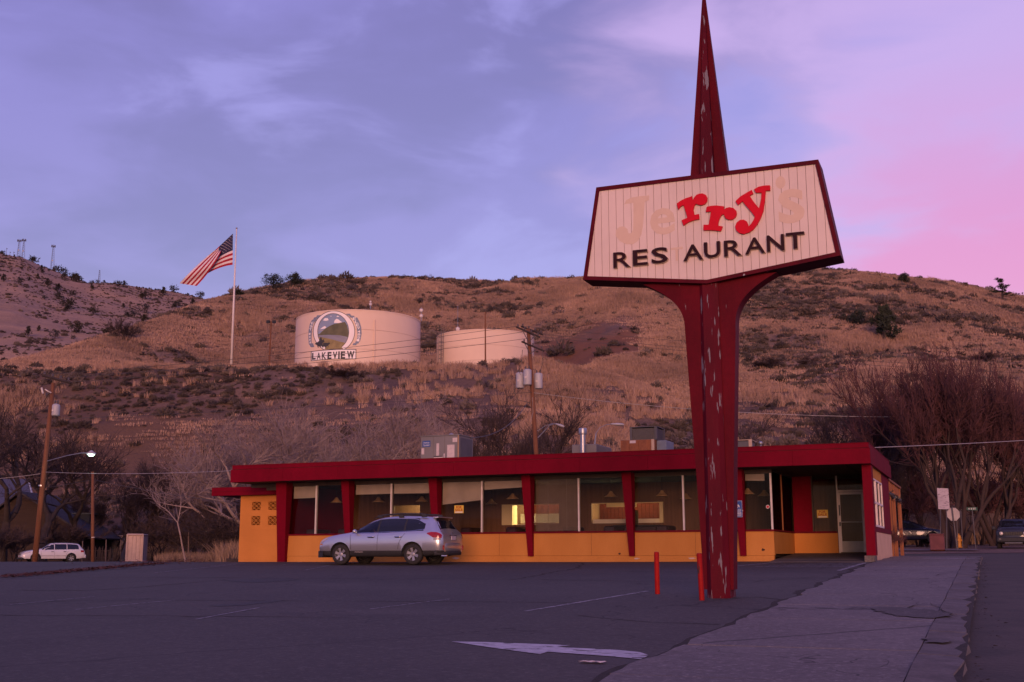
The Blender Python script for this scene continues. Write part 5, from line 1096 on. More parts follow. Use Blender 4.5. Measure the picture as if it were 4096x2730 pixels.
class Car:
    def __init__(s, name, label, spec, paint, loc, rz, front, rear, tr, clad=.46, gdark=True, spokes=6, hollow=False, tyre_r=.345):
        s.sp = np.array(spec, float); s.t = thing(name, label, 'car', loc, rz); s.clad = clad; s.paint = paint; s.fx, s.rx, s.tr, s.R = front, rear, tr, tyre_r
        xs = sorted(set(list(np.linspace(s.sp[:, 0].min(), s.sp[:, 0].max(), 64))+[front-.9, front-.88]), reverse=True); s.hollow = hollow
        secs = [s.sec(x) for x in xs]; m = len(secs[0]); mb = MB()
        for x, q in zip(xs, secs):
            full = [(x, y, z) for y, z in q]+[(x, -y, z) for y, z in reversed(q[1:-1])]; mb.v += full
        k = len(full)
        for i in range(len(xs)-1):
            for j in range(k): mb.f.append((i*k+j, i*k+(j+1) % k, (i+1)*k+(j+1) % k, (i+1)*k+j))
        mb.f += [tuple(range(k)), tuple(range((len(xs)-1)*k, len(xs)*k))[::-1]]
        body = bpy.data.objects.new('body', mb.mesh('body', paint)); C.objects.link(body)
        cut = MB()
        for ax in (front, rear):
            for sd in (-1, 1): cut.lathe([(0, -.14), (s.R+.055, -.14), (s.R+.055, .3), (0, .3)], 28, (0, 0, 0), lambda a, b, c, ax=ax, sd=sd: (ax+a, sd*(s.tr/2-.02)+sd*c, s.R+b+.01))
        co = bpy.data.objects.new('cut', cut.mesh('cut', PLAST)); C.objects.link(co)
        md = body.modifiers.new('b', 'BOOLEAN'); md.object = co; md.operation = 'DIFFERENCE'; md.solver = 'EXACT'; md.material_mode = 'TRANSFER'
        dg = bpy.context.evaluated_depsgraph_get(); me = bpy.data.meshes.new_from_object(body.evaluated_get(dg), depsgraph=dg)
        bpy.data.objects.remove(body); bpy.data.objects.remove(co)
        bm = bmesh.new(); bm.from_mesh(me); names = [mm.name if mm else '' for mm in me.materials]
        grp = {'body': [], 'lower_cladding': [], 'arch': []}; rm = []
        for f in bm.faces:
            c = f.calc_center_median()
            if names[f.material_index] == PLAST.name: grp['arch'].append(f)
            elif c.z < clad and abs(f.normal.z) < 2: grp['lower_cladding'].append(f)
            elif hollow and s.inglass(c): rm.append(f)
            else: grp['body'].append(f)
        for nm, fs in grp.items():
            if not fs: continue
            b2 = bmesh.new(); vm = {}
            for f in fs:
                vv = []
                for v in f.verts:
                    if v not in vm: vm[v] = b2.verts.new(v.co)
                    vv.append(vm[v])
                try: nf = b2.faces.new(vv); nf.smooth = True
                except ValueError: pass
            m2 = bpy.data.meshes.new(nm); b2.to_mesh(m2); b2.free(); m2.materials.append(paint if nm == 'body' else PLAST)
            link({'arch': 'wheel_arch'}.get(nm, nm), m2, s.t, True)
        bm.free()
        for ax in (front, rear):
            for sd in (-1, 1): s.wheel(ax, sd, spokes)
    def v(s, x): return [float(pchip(s.sp[:, 0], s.sp[:, i], x)) for i in range(1, 6)]     # zb, zs, zr, w, wr
    def sec(s, x):
        zb, zs, zr, w, wr = s.v(x); ge = max(zr-zs, .0)
        k = min(1, ge/.25); zc = max(s.clad, zb+.04)
        return [(0, zb), (w*.82, zb), (w-.035, zb+.05), (w-.012, min(zc, zs-.06)), (w, min(zc+.02, zs-.05)), (w+.012, zc+(zs-zc)*.45), (w, zs-(zs-zc)*.20), (w-.03, zs-.03), (w-.055, zs),
                (w-.055+(wr-w+.055)*.5+.012*k, zs+(zr-zs)*.50), (wr+.012, zr-.07*k-.01), (wr-.06, zr-.018*k-.003), (wr*.6, zr+.008), (0, zr+.018)]
    def side_y(s, x, z):
        q = s.sec(x); 
        for (y0, z0), (y1, z1) in zip(q[3:-1], q[4:]):
            if z0 <= z <= z1 and z1 > z0: return y0+(y1-y0)*(z-z0)/(z1-z0)
        return q[3][0] if z < q[3][1] else 0
    def top_z(s, x, y):
        q = s.sec(x); y = abs(y)
        for (y0, z0), (y1, z1) in list(zip(q[8:-1], q[9:]))[::-1]:
            if y1 <= y <= y0 and y0 > y1: return z1+(z0-z1)*(y-y1)/(y0-y1)
        return q[8][1]
    win = []
    def inglass(s, c):
        zb, zs, zr, w, wr = s.v(c.x)
        if zr-zs < .06: return False
        if abs(c.y) > wr-.01:
            for x0, x1, b, tp in s.win:
                if x0+.02 < c.x < x1-.02 and b(c.x)+.02 < c.z < tp(c.x)-.01: return True
        return False
    def patch_side(s, name, m, x0, x1, bot, top, sd=1, off=.006, nx=14, nz=5, parent=None):
        mb = MB(); mb.grid(lambda a, b: (lambda x: (lambda z: (x, sd*(s.side_y(x, z)+off), z))(bot(x)+(top(x)-bot(x))*b))(x0+(x1-x0)*a), nx, nz); return mb.build(name, m, parent or s.t, parent is None or True, smooth=True)
    def patch_top(s, name, m, x0, x1, hw0, hw1, off=.006):
        def P(a, b): x = x0+(x1-x0)*a; hw = hw0+(hw1-hw0)*a; y = -hw+2*hw*b; return (x, y, s.top_z(x, y)+off)
        mb = MB(); mb.grid(P, 10, 10); return mb.build(name, m, s.t, True, smooth=True)
    def wheel(s, ax, sd, spokes):
        R = s.R; r = R*.62; y0 = sd*(s.tr/2+.095); f = lambda a, b, c: (ax+a, y0-sd*c, R+b)
        wl_ = MB().lathe([(r, .0), (r*.96, .02), (r*.9, .05), (r*.9, .17), (r, .19)], 32, (0, 0, 0), f).build('wheel', RIM, s.t, True, smooth=True)
        MB().lathe([(r, .0), (r+.02, -.008), (R-.03, -.002), (R-.006, .025), (R, .06), (R, .15), (R-.02, .19), (r, .195)], 32, (0, 0, 0), f).build('tyre', TYRE, wl_, True, smooth=True)
        MB().lathe([(0, .10), (r*.9, .10)], 24, (0, 0, 0), f).build('brake', PLAST, wl_, True)
        mb = MB()
        for k in range(spokes):
            a = 2*math.pi*k/spokes+.3; ca, sa = math.cos(a), math.sin(a)
            def q(rr, ww, dd): return f(rr*ca-ww*sa, rr*sa+ww*ca, dd)
            mb.hexa([q(.05, -.035, .025), q(.05, .035, .025), q(.05, .03, .06), q(.05, -.03, .06)], [q(r*.97, -.05, .005), q(r*.97, .05, .005), q(r*.97, .045, .04), q(r*.97, -.045, .04)])
        mb.lathe([(0, .012), (.05, .015), (.075, .03), (.075, .06)], 16, (0, 0, 0), f); mb.build('spokes', RIM, wl_, True)
    def bx(s, name, m, *b, bev=.015, parent=None):
        return MB().bbox(*b, bev).build(name, m, parent or s.t, True)
    def seam(s, x, z0, z1, sd, dx=0., off=.004, w=.012):
        mb = MB(); mb.grid(lambda a, b: (lambda z, xx: (xx+(b-.5)*w, sd*(s.side_y(xx, z)+off), z))(z0+(z1-z0)*a, x+dx*a*a), 8, 1); return mb.build('door_seam', PLAST, s.t, True)
def gp(x, y): return (x, y, float(gz(x, y)))
def rounded_bumper(s, name, m, xe, w, z0, z1, sg):
    mb = MB(); n = 16; pr = []
    for i in range(n+1):
        y = -w+2*w*i/n; f = abs(y)/w; pr.append((xe-sg*(.30*f**5+.03*f*f), y))
    secs = [(z0, .035), (z0+.04, .0), (z1-.05, .0), (z1-.015, .02), (z1, .05)]
    vs = [(x-sg*o, y*(1-o*.15), z) for z, o in secs for x, y in pr]+[(x-sg*.30, y*.9, z1) for x, y in pr]; k = n+1
    mb.add(vs, [(a*k+i, a*k+i+1, (a+1)*k+i+1, (a+1)*k+i) for a in range(len(secs)) for i in range(n)]); return mb.build(name, m, s.t, True, smooth=True)
# silver wagon ------------------------------------------------------
SIL = mat('silver_paint', (.55, .57, .61), (.53, .55, .59), .28, 2, metal=.75, coat=1., spec=.5)
OB = [(2.39,.40,.58,.64,.60,.50),(2.34,.34,.70,.76,.72,.60),(2.18,.30,.83,.875,.83,.70),(1.9,.27,.925,.955,.87,.74),(1.5,.26,.985,1.03,.895,.76),(1.12,.26,1.02,1.085,.905,.76),(1.0,.26,1.025,1.115,.908,.755),(.62,.26,1.03,1.31,.91,.67),(.22,.26,1.035,1.50,.912,.625),(-.1,.26,1.04,1.565,.912,.615),(-.7,.26,1.06,1.60,.912,.605),(-1.3,.26,1.085,1.59,.908,.60),(-1.75,.28,1.10,1.565,.895,.585),(-1.97,.30,1.10,1.525,.885,.57),(-2.10,.32,1.09,1.36,.872,.58),(-2.22,.33,1.075,1.16,.852,.63),(-2.30,.34,1.03,1.06,.815,.66),(-2.35,.35,.97,1.0,.765,.64),(-2.385,.38,.90,.93,.68,.58)]
X0, Y0_ = -18.85, 35.25
def wt(x): return float(pchip([1.05, .8, .4, 0, -.6, -1.3, -1.72], [1.06, 1.19, 1.37, 1.475, 1.505, 1.485, 1.33], x))
def wb(x): return float(np.interp(x, [-1.8, -1.25, 1.1], [1.17, 1.105, 1.045]))
Car.win = [(-1.72, 1.05, wb, wt)]
sc_ = Car('station_wagon', 'silver station wagon with roof rails parked before the diner', OB, SIL, (X0, Y0_, float(gz(X0, Y0_))-.012), math.pi+rad(-1), 1.42, -1.32, 1.53, hollow=True)
for sd in (1, -1):
    s = sc_
    for a, b, nm in ((.02, .98, 'window'), (-.98, -.03, 'window'), (-1.735, -1.03, 'window')):
        s.patch_side(nm, CARGL if a > 0 else TINT, a, b, wb, wt, sd, .004)
    for x in (0.0, -1.005): s.patch_side('window_pillar', PLAST, x-.03, x+.03, wb, wt, sd, .006, 2, 5)
    # bright trim line round the glass
    s.patch_side('window_trim', CHROME, -1.72, 1.0, lambda x: wb(x)-.018, lambda x: wb(x)-.004, sd, .008, 20, 1)
    s.patch_side('window_trim', SIL, -1.70, 1.0, lambda x: wt(x)+.004, lambda x: wt(x)+.02, sd, .008, 24, 1)
    s.seam(1.0, .5, 1.02, sd, .03); s.seam(-.02, .48, 1.04, sd, -.02); s.seam(-.80, .5, 1.07, sd, -.3)
    for x in (.22, -.80): h = MB(); y = s.side_y(x, .90); h.path([(x+.13, sd*(y+.005), .905), (x+.09, sd*(y+.035), .91), (x-.09, sd*(y+.035), .915), (x-.13, sd*(y+.005), .915)], .018, 6); h.build('door_handle', CHROME, s.t, True, smooth=True); s.patch_side('handle_recess', PLAST, x-.1, x+.1, lambda q: .875, lambda q: .90, sd, .003, 3, 1)
    s.patch_side('tail_light', LAMPR, -2.345, -1.86, lambda x: float(np.interp(x, [-2.345, -2.1, -1.86], [.86, .87, 1.0])), lambda x: float(np.interp(x, [-2.345, -2.3, -2.2, -2.0, -1.86], [.955, 1.01, 1.05, 1.06, 1.03])), sd, .012, 14, 4)
    s.patch_side('reverse_light', mat('reverse_lamp', (.26, .24, .25), rough=.4), -2.33, -2.10, lambda x: .80, lambda x: .855, sd, .014, 6, 2)
    s.patch_side('headlight', LAMPW, 1.95, 2.28, lambda x: float(np.interp(x, [1.95, 2.28], [.86, .68])), lambda x: float(np.interp(x, [1.95, 2.28], [.93, .78])), sd, .010, 6, 3)
    s.patch_side('turn_signal', mat('amber_lamp', (.5, .16, .02), rough=.2), 2.14, 2.24, lambda x: .66, lambda x: .70, sd, .014, 2, 1)
    mb = MB(); yr = .585; mb.path([(.28, sd*(yr+.02), 1.52), (.12, sd*yr, 1.60), (-.2, sd*yr, 1.645), (-.8, sd*yr, 1.665), (-1.4, sd*yr, 1.655), (-1.66, sd*yr, 1.625), (-1.74, sd*yr, 1.575)], [.012, .028, .03, .03, .03, .03, .012], 8); mb.build('roof_rail', PLAST, s.t, True, smooth=True)
    for x in (.05, -.75, -1.6): s.bx('rail_foot', PLAST, x-.09, x+.09, sd*yr-.03, sd*yr+.03, 1.545, 1.64, bev=.01)
    mr = MB(); y = s.side_y(.82, 1.05); mr.bbox(.74, .90, sd*(y+.05)-.07, sd*(y+.05)+.14*sd-.07*(sd < 0)+.07*(sd > 0)*0+.07, 1.04, 1.17, .03) if False else ico(mr, (.80, sd*(y+.14), 1.10), .1, 2, (.75, 1.0, .68)); mr.tube((.82, sd*(y-.02), 1.05), (.80, sd*(y+.10), 1.07), .025, n=6); mr.build('door_mirror', SIL, s.t, True, smooth=True)
    s.bx('fog_reflector', LAMPR, -2.40, -2.37, sd*.72-.03, sd*.72+.03, .48, .63, bev=.008)
s.patch_top('windshield', CARGL, .98, .28, .68, .56); s.patch_top('rear_window', TINT, -2.0, -2.225, .52, .64, .010)
rounded_bumper(s, 'rear_bumper', SIL, -2.45, .86, .44, .70, -1)
rounded_bumper(s, 'bumper_cladding', PLAST, -2.46, .88, .31, .45, -1)
MB().hexa([(2.44, -.62, .24), (2.44, .62, .24), (2.12, .87, .26), (2.12, -.87, .26)], [(2.43, -.64, .46), (2.43, .64, .46), (2.1, .88, .46), (2.1, -.88, .46)]).build('front_bumper', PLAST, s.t, True)
s.bx('number_plate', PLATEM, -2.405, -2.375, -.16, .16, .80, .93, bev=.004); s.bx('plate_recess', PLAST, -2.385, -2.365, -.27, .27, .775, .96, bev=.01)
s.bx('hatch_spoiler', SIL, -2.10, -1.90, -.55, .55, 1.525, 1.56, bev=.012); s.bx('exhaust', CHROME, -2.40, -2.2, .42, .52, .27, .34, bev=.01)
mb = MB(); mb.lathe([(.04, 0), (.055, .006), (.06, 0)], 16, (0, 0, 0), lambda a, b, c: (-2.345-c, a, 1.0+b)); mb.build('badge', CHROME, s.t, True)
text_mb('OUTBACK', lambda u, v, w: (u, s.side_y(u, .44)+w, v), .84, .52, .405, .435, .0, (.006, .012)).build('lettering', WHITEM, s.t, True)
# cabin
s.bx('dashboard', SEATM, .62, 1.0, -.78, .78, .75, 1.06, bev=.05)
for y in (.37, -.37):
    st = s.bx('seat', SEATM, -.45, .15, y-.25, y+.25, .42, .62, bev=.06); MB().hexa([(-.5, y-.24, .6), (-.34, y-.24, .6), (-.34, y+.24, .6), (-.5, y+.24, .6)], [(-.68, y-.21, 1.2), (-.55, y-.21, 1.2), (-.55, y+.21, 1.2), (-.68, y+.21, 1.2)]).build('backrest', SEATM, st, True); s.bx('headrest', SEATM, -.72, -.61, y-.12, y+.12, 1.22, 1.40, bev=.03, parent=st)
s.bx('rear_seat', SEATM, -1.5, -1.0, -.65, .65, .42, 1.15, bev=.06); s.bx('cabin_floor', SEATM, -2.0, .9, -.8, .8, .36, .40, bev=.01)
mb = MB(); tor = []
for k in range(24): a = 2*math.pi*k/24; tor.append((.43+.06*math.sin(a), .37+.185*math.cos(a), .98+.175*math.sin(a)))
for p, q in zip(tor, tor[1:]+tor[:1]): mb.tube(p, q, .014, n=6, caps=False)
mb.tube((.44, .37, .98), (.64, .37, .90), .03, n=8); mb.tube((.44, .20, .98), (.44, .54, .98), .012, n=6); mb.build('steering_wheel', PLAST, s.t, True)
s.bx('rear_view_mirror', PLAST, .33, .36, -.12, .12, 1.36, 1.43, bev=.01)
# driver: one skinned figure, seated, hand at the wheel
def skin_body(name, nodes, edges, m, parent, root=0, sub=2):
    me = bpy.data.meshes.new(name); me.from_pydata([n[:3] for n in nodes], edges, []); o = bpy.data.objects.new(name, me); C.objects.link(o)
    md = o.modifiers.new('s', 'SKIN'); md.use_smooth_shade = True
    for i, n in enumerate(nodes):
        sv = me.skin_vertices[0].data[i]; r = n[3]; sv.radius = r if isinstance(r, tuple) else (r, r); sv.use_root = (i == root)
    m2 = o.modifiers.new('u', 'SUBSURF'); m2.levels = sub
    dg = bpy.context.evaluated_depsgraph_get(); mm = bpy.data.meshes.new_from_object(o.evaluated_get(dg), depsgraph=dg); bpy.data.objects.remove(o); mm.materials.append(m); mm.polygons.foreach_set('use_smooth', [True]*len(mm.polygons))
    return link(name, mm, parent, True)
SKIN = mat('skin', (.42, .24, .17), (.38, .21, .15), .55, 6); SHIRT = mat('pale_shirt', (.34, .33, .34), (.29, .28, .29), .85, 8); JEAN = mat('dark_trousers', (.03, .032, .045), rough=.9); HAIR = mat('dark_hair', (.03, .02, .015), rough=.8)
dx, dy = -.16, .37
per = thing('person', 'driver in pale shirt at the wheel of the silver wagon', 'person', (X0, Y0_, float(gz(X0, Y0_))), math.pi)
nodes = [(dx-.18, dy, .68, .15), (dx-.22, dy, .85, (.16, .12)), (dx-.27, dy, 1.05, (.17, .12)), (dx-.27, dy, 1.16, (.08, .07)), (dx-.25, dy, 1.22, .055),
         (dx-.26, dy+.19, 1.10, .065), (dx-.10, dy+.25, .90, .05), (dx+.20, dy+.22, .92, .04), (dx+.40, dy+.18, 1.02, .03),
         (dx-.26, dy-.19, 1.10, .065), (dx-.12, dy-.25, .88, .05), (dx+.18, dy-.22, .88, .04), (dx+.48, dy-.17, .98, .03),
         (dx+.02, dy+.10, .68, .09), (dx+.36, dy+.12, .74, .07), (dx+.56, dy+.12, .46, .05), (dx+.02, dy-.10, .68, .09), (dx+.36, dy-.12, .74, .07), (dx+.58, dy-.12, .46, .05)]
edges = [(0, 1), (1, 2), (2, 3), (3, 4), (2, 5), (5, 6), (6, 7), (7, 8), (2, 9), (9, 10), (10, 11), (11, 12), (0, 13), (13, 14), (14, 15), (0, 16), (16, 17), (17, 18)]
skin_body('body', nodes, edges, SHIRT, per)
hd = MB(); ico(hd, (dx-.22, dy, 1.34), .105, 3, (.98, .76, 1.12)); ico(hd, (dx-.115, dy, 1.325), .02, 1, (1, .8, 1.4)); ico(hd, (dx-.22, dy+.083, 1.335), .022, 1, (.6, .4, 1.3)); ico(hd, (dx-.22, dy-.083, 1.335), .022, 1, (.6, .4, 1.3)); hd.build('head', SKIN, per, True, smooth=True)
hr = MB(); ico(hr, (dx-.245, dy, 1.375), .108, 2, (.98, .80, .98)); hr.build('hair', HAIR, per, True, smooth=True)
for sd, hx, hy, hz in ((1, dx+.43, dy+.175, 1.05), (-1, dx+.50, dy-.165, 1.0)):
    hn = [(hx-.04, hy, hz-.04, .026), (hx, hy, hz, (.036, .020)), (hx+.03, hy, hz+.035, (.034, .018))]; he = [(0, 1), (1, 2)]
    for k, l in enumerate((.055, .065, .062, .05)):
        b0 = len(hn); yy = hy-.026+.017*k; hn += [(hx+.045, yy, hz+.055, .0085), (hx+.06, yy, hz+.06+l*.55, .008), (hx+.045, yy, hz+.062+l, .007)]; he += [(2, b0), (b0, b0+1), (b0+1, b0+2)]
    b0 = len(hn); hn += [(hx-.005, hy-.03*sd, hz+.035, .010), (hx+.0, hy-.045*sd, hz+.075, .008)]; he += [(1, b0), (b0, b0+1)]
    skin_body('hand', hn, he, SKIN, per, 0, 1)
# white wagon --------------------------------------------------------
WHP = mat('white_car_paint', (.62, .60, .63), (.58, .56, .59), .3, 2, coat=.5)
WG = [(2.37,.40,.58,.64,.62,.5),(2.30,.30,.68,.73,.76,.62),(2.1,.26,.80,.845,.83,.70),(1.6,.24,.90,.95,.865,.74),(1.1,.24,.94,1.02,.87,.74),(.95,.24,.945,1.06,.87,.73),(.5,.24,.955,1.33,.872,.62),(.2,.24,.96,1.47,.872,.59),(-.3,.24,.97,1.515,.872,.58),(-1.0,.24,.985,1.51,.87,.575),(-1.6,.25,1.0,1.475,.865,.565),(-1.9,.27,1.0,1.43,.855,.56),(-2.1,.30,.99,1.20,.845,.58),(-2.25,.32,.95,1.02,.83,.62),(-2.34,.36,.80,.84,.80,.62)]
pw = atD(205, 2250, 93); ww_ = Car('station_wagon', 'white station wagon parked at the far left beyond the leaning pole', WG, WHP, (pw.x, pw.y, pw.z-.02), math.pi+YAW+rad(34), 1.38, -1.29, 1.49, clad=.30, spokes=6)
def wt2(x): return float(pchip([.98, .7, .35, 0, -1.0, -1.7, -1.95], [1.0, 1.18, 1.36, 1.425, 1.43, 1.39, 1.22], x))
wb2 = lambda x: float(np.interp(x, [-2, 1], [1.03, .985]))
for sd in (1, -1):
    s = ww_
    for a, b in ((.02, .93), (-.93, -.03), (-1.85, -.98)): s.patch_side('window', TINT, a, b, wb2, wt2, sd, .005)
    s.seam(.98, .32, .95, sd, .03); s.seam(0, .32, .97, sd); s.seam(-.85, .34, .98, sd, -.25)
    for x in (.15, -.78): s.bx('door_handle', PLAST, x-.1, x+.1, sd*(s.side_y(x, .84))-.01, sd*(s.side_y(x, .84))+.02*sd+.01, .82, .86, bev=.005)
    s.patch_side('side_moulding', mat('grey_moulding', (.42, .40, .43), rough=.6), -.95, .98, lambda x: .50, lambda x: .56, sd, .012, 8, 1)
    s.patch_side('tail_light', LAMPR, -2.24, -2.0, lambda x: .80, lambda x: .95, sd, .01, 4, 2); s.patch_side('headlight', LAMPW, 1.8, 2.26, lambda x: float(np.interp(x, [1.8, 2.26], [.78, .62])), lambda x: float(np.interp(x, [1.8, 2.26], [.86, .72])), sd, .01, 5, 2)
    mr = MB(); ico(mr, (.78, sd*.99, 1.02), .09, 1, (.7, 1, .7)); mr.build('door_mirror', WHP, s.t, True, smooth=True)
    MB().path([(.1, sd*.55, 1.50), (-.2, sd*.55, 1.555), (-1.5, sd*.55, 1.545), (-1.75, sd*.55, 1.47)], .02, 6).build('roof_rail', PLAST, s.t, True)
s.patch_top('windshield', TINT, .93, .28, .66, .53); s.patch_top('rear_window', TINT, -1.95, -2.2, .48, .55, .008)
s.bx('grille', BLACKM, 2.34, 2.385, -.32, .32, .60, .70, bev=.01); s.bx('grille_bar', CHROME, 2.386, 2.40, -.33, .33, .64, .66, bev=.004); s.bx('front_bumper', PLAST, 2.2, 2.42, -.80, .80, .24, .40, bev=.04); s.bx('number_plate', PLATEM, 2.421, 2.44, -.15, .15, .40, .52, bev=.004); s.bx('rear_bumper', WHP, -2.44, -2.2, -.82, .82, .34, .62, bev=.05); s.bx('sunroof', TINT, -.5, .1, -.35, .35, 1.525, 1.545, bev=.005)
# dark blue sedan ----------------------------------------------------
NAV = mat('navy_car_paint', (.008, .010, .030), (.007, .009, .026), .25, 2, coat=.7)
SD = [(2.35,.38,.56,.62,.62,.5),(2.28,.30,.66,.72,.76,.62),(2.0,.24,.79,.83,.84,.70),(1.5,.22,.88,.93,.875,.74),(1.15,.22,.91,.99,.88,.74),(.6,.22,.93,1.25,.885,.63),(.1,.22,.94,1.42,.885,.58),(-.4,.22,.95,1.46,.885,.57),(-1.0,.22,.965,1.41,.88,.57),(-1.5,.24,.98,1.22,.87,.60),(-1.9,.26,.98,1.06,.855,.66),(-2.2,.30,.95,1.0,.83,.68),(-2.33,.34,.80,.84,.79,.66)]
pn = atD(3630, 2176, 74); sdn = Car('sedan', 'dark blue car parked behind the orange trellis posts', SD, NAV, (pn.x, pn.y, pn.z), YAW+rad(-8), 1.38, -1.33, 1.5, clad=.25, spokes=5)
def wt3(x): return float(pchip([1.1, .6, .1, -.4, -1.0, -1.45], [.96, 1.18, 1.35, 1.385, 1.33, 1.13], x))
wb3 = lambda x: float(np.interp(x, [-1.6, 1.1], [1.0, .945]))
for sd in (1, -1):
    s = sdn
    for a, b in ((-.05, 1.0), (-1.0, -.1)): s.patch_side('window', TINT, a, b, wb3, wt3, sd, .005)
    s.patch_side('window_trim', CHROME, -1.4, 1.0, lambda x: wb3(x)-.02, lambda x: wb3(x)-.006, sd, .006, 12, 1)
    s.patch_side('headlight', LAMPW, 2.0, 2.24, lambda x: float(np.interp(x, [2.0, 2.24], [.71, .63])), lambda x: float(np.interp(x, [2.0, 2.24], [.77, .69])), sd, .01, 5, 2); s.seam(1.0, .3, .92, sd); s.seam(-.07, .3, .94, sd)
    s.bx('door_handle', NAV, .1, .3, sd*.885-.01, sd*.905+.01, .80, .83, bev=.005); mr = MB(); ico(mr, (.8, sd*.99, .98), .085, 1, (.7, 1, .7)); mr.build('door_mirror', NAV, s.t, True, smooth=True)
s.patch_top('windshield', TINT, 1.05, .2, .66, .52); s.patch_top('rear_window', TINT, -1.0, -1.7, .5, .6)
# dark compact off-roader facing the camera ----------------------------
JP = mat('charcoal_car_paint', (.022, .022, .028), (.018, .018, .024), .35, 2, coat=.5)
JE = [(2.12,.42,.92,.98,.78,.70),(2.08,.36,.99,1.04,.84,.74),(1.9,.32,1.03,1.08,.88,.76),(1.3,.30,1.06,1.13,.90,.78),(.95,.30,1.07,1.18,.90,.76),(.62,.30,1.08,1.46,.90,.68),(.35,.30,1.09,1.63,.90,.66),(-.3,.30,1.09,1.68,.90,.655),(-1.3,.30,1.10,1.68,.90,.65),(-1.85,.32,1.10,1.64,.89,.64),(-2.02,.34,1.10,1.45,.88,.65),(-2.1,.36,1.05,1.12,.86,.68)]
pj = atD(4060, 2196, 66); jp = Car('off_roader', 'dark boxy off-roader with round headlights facing us on the street', JE, JP, (pj.x, pj.y, pj.z-.02), -math.pi/2+rad(-2), 1.28, -1.29, 1.56, clad=.52, spokes=5)
s = jp; s.patch_top('windshield', TINT, .92, .40, .72, .60)
for sd in (1, -1):
    mb = MB(); mb.lathe([(0, .03), (.07, .028), (.095, .01), (.1, 0)], 20, (0, 0, 0), lambda a, b, c: (2.135+c, sd*.60+a, .84+b)); mb.build('headlight', LAMPW, s.t, True, smooth=True)
    mb = MB(); mb.lathe([(.1, .0), (.12, .02), (.13, 0)], 20, (0, 0, 0), lambda a, b, c: (2.135+c, sd*.60+a, .84+b)); mb.build('headlight_ring', BLACKM, s.t, True)
    mr = MB(); mr.bbox(.70, .84, sd*1.0-.1, sd*1.0+.1, 1.08, 1.26, .03); mr.tube((.78, sd*.85, 1.1), (.78, sd*.95, 1.12), .03); mr.build('door_mirror', PLAST, s.t, True)
    s.patch_side('window', TINT, -.95, .55, lambda x: 1.12, lambda x: float(np.interp(x, [-.95, .1, .55], [1.55, 1.55, 1.38])), sd, .005)
    MB().path([(.2, sd*.6, 1.66), (0, sd*.6, 1.72), (-1.5, sd*.6, 1.73), (-1.7, sd*.6, 1.68)], .022, 6).build('roof_rail', PLAST, s.t, True)
    MB().bbox(2.16, 2.24, sd*.66-.06, sd*.66+.06, .50, .58, .015).build('fog_lamp', LAMPW, s.t, True)
s.bx('grille', BLACKM, 2.125, 2.150, -.46, .46, .74, .93, bev=.01); s.bx('front_bumper', PLAST, 2.02, 2.24, -.86, .86, .36, .66, bev=.06); s.bx('skid_plate', mat('grey_skid', (.12, .12, .13), rough=.6), 2.15, 2.26, -.45, .45, .28, .36, bev=.02)
for k in range(7): s.bx('grille_slot', PLAST, 2.151, 2.165, -.40+k*.12, -.345+k*.12, .76, .92, bev=.006) if k < 7 else None
MB().tube((-.2, -.3, 1.69), (-.25, -.3, 2.0), .008, n=5).build('antenna', BLACKM, s.t, True)
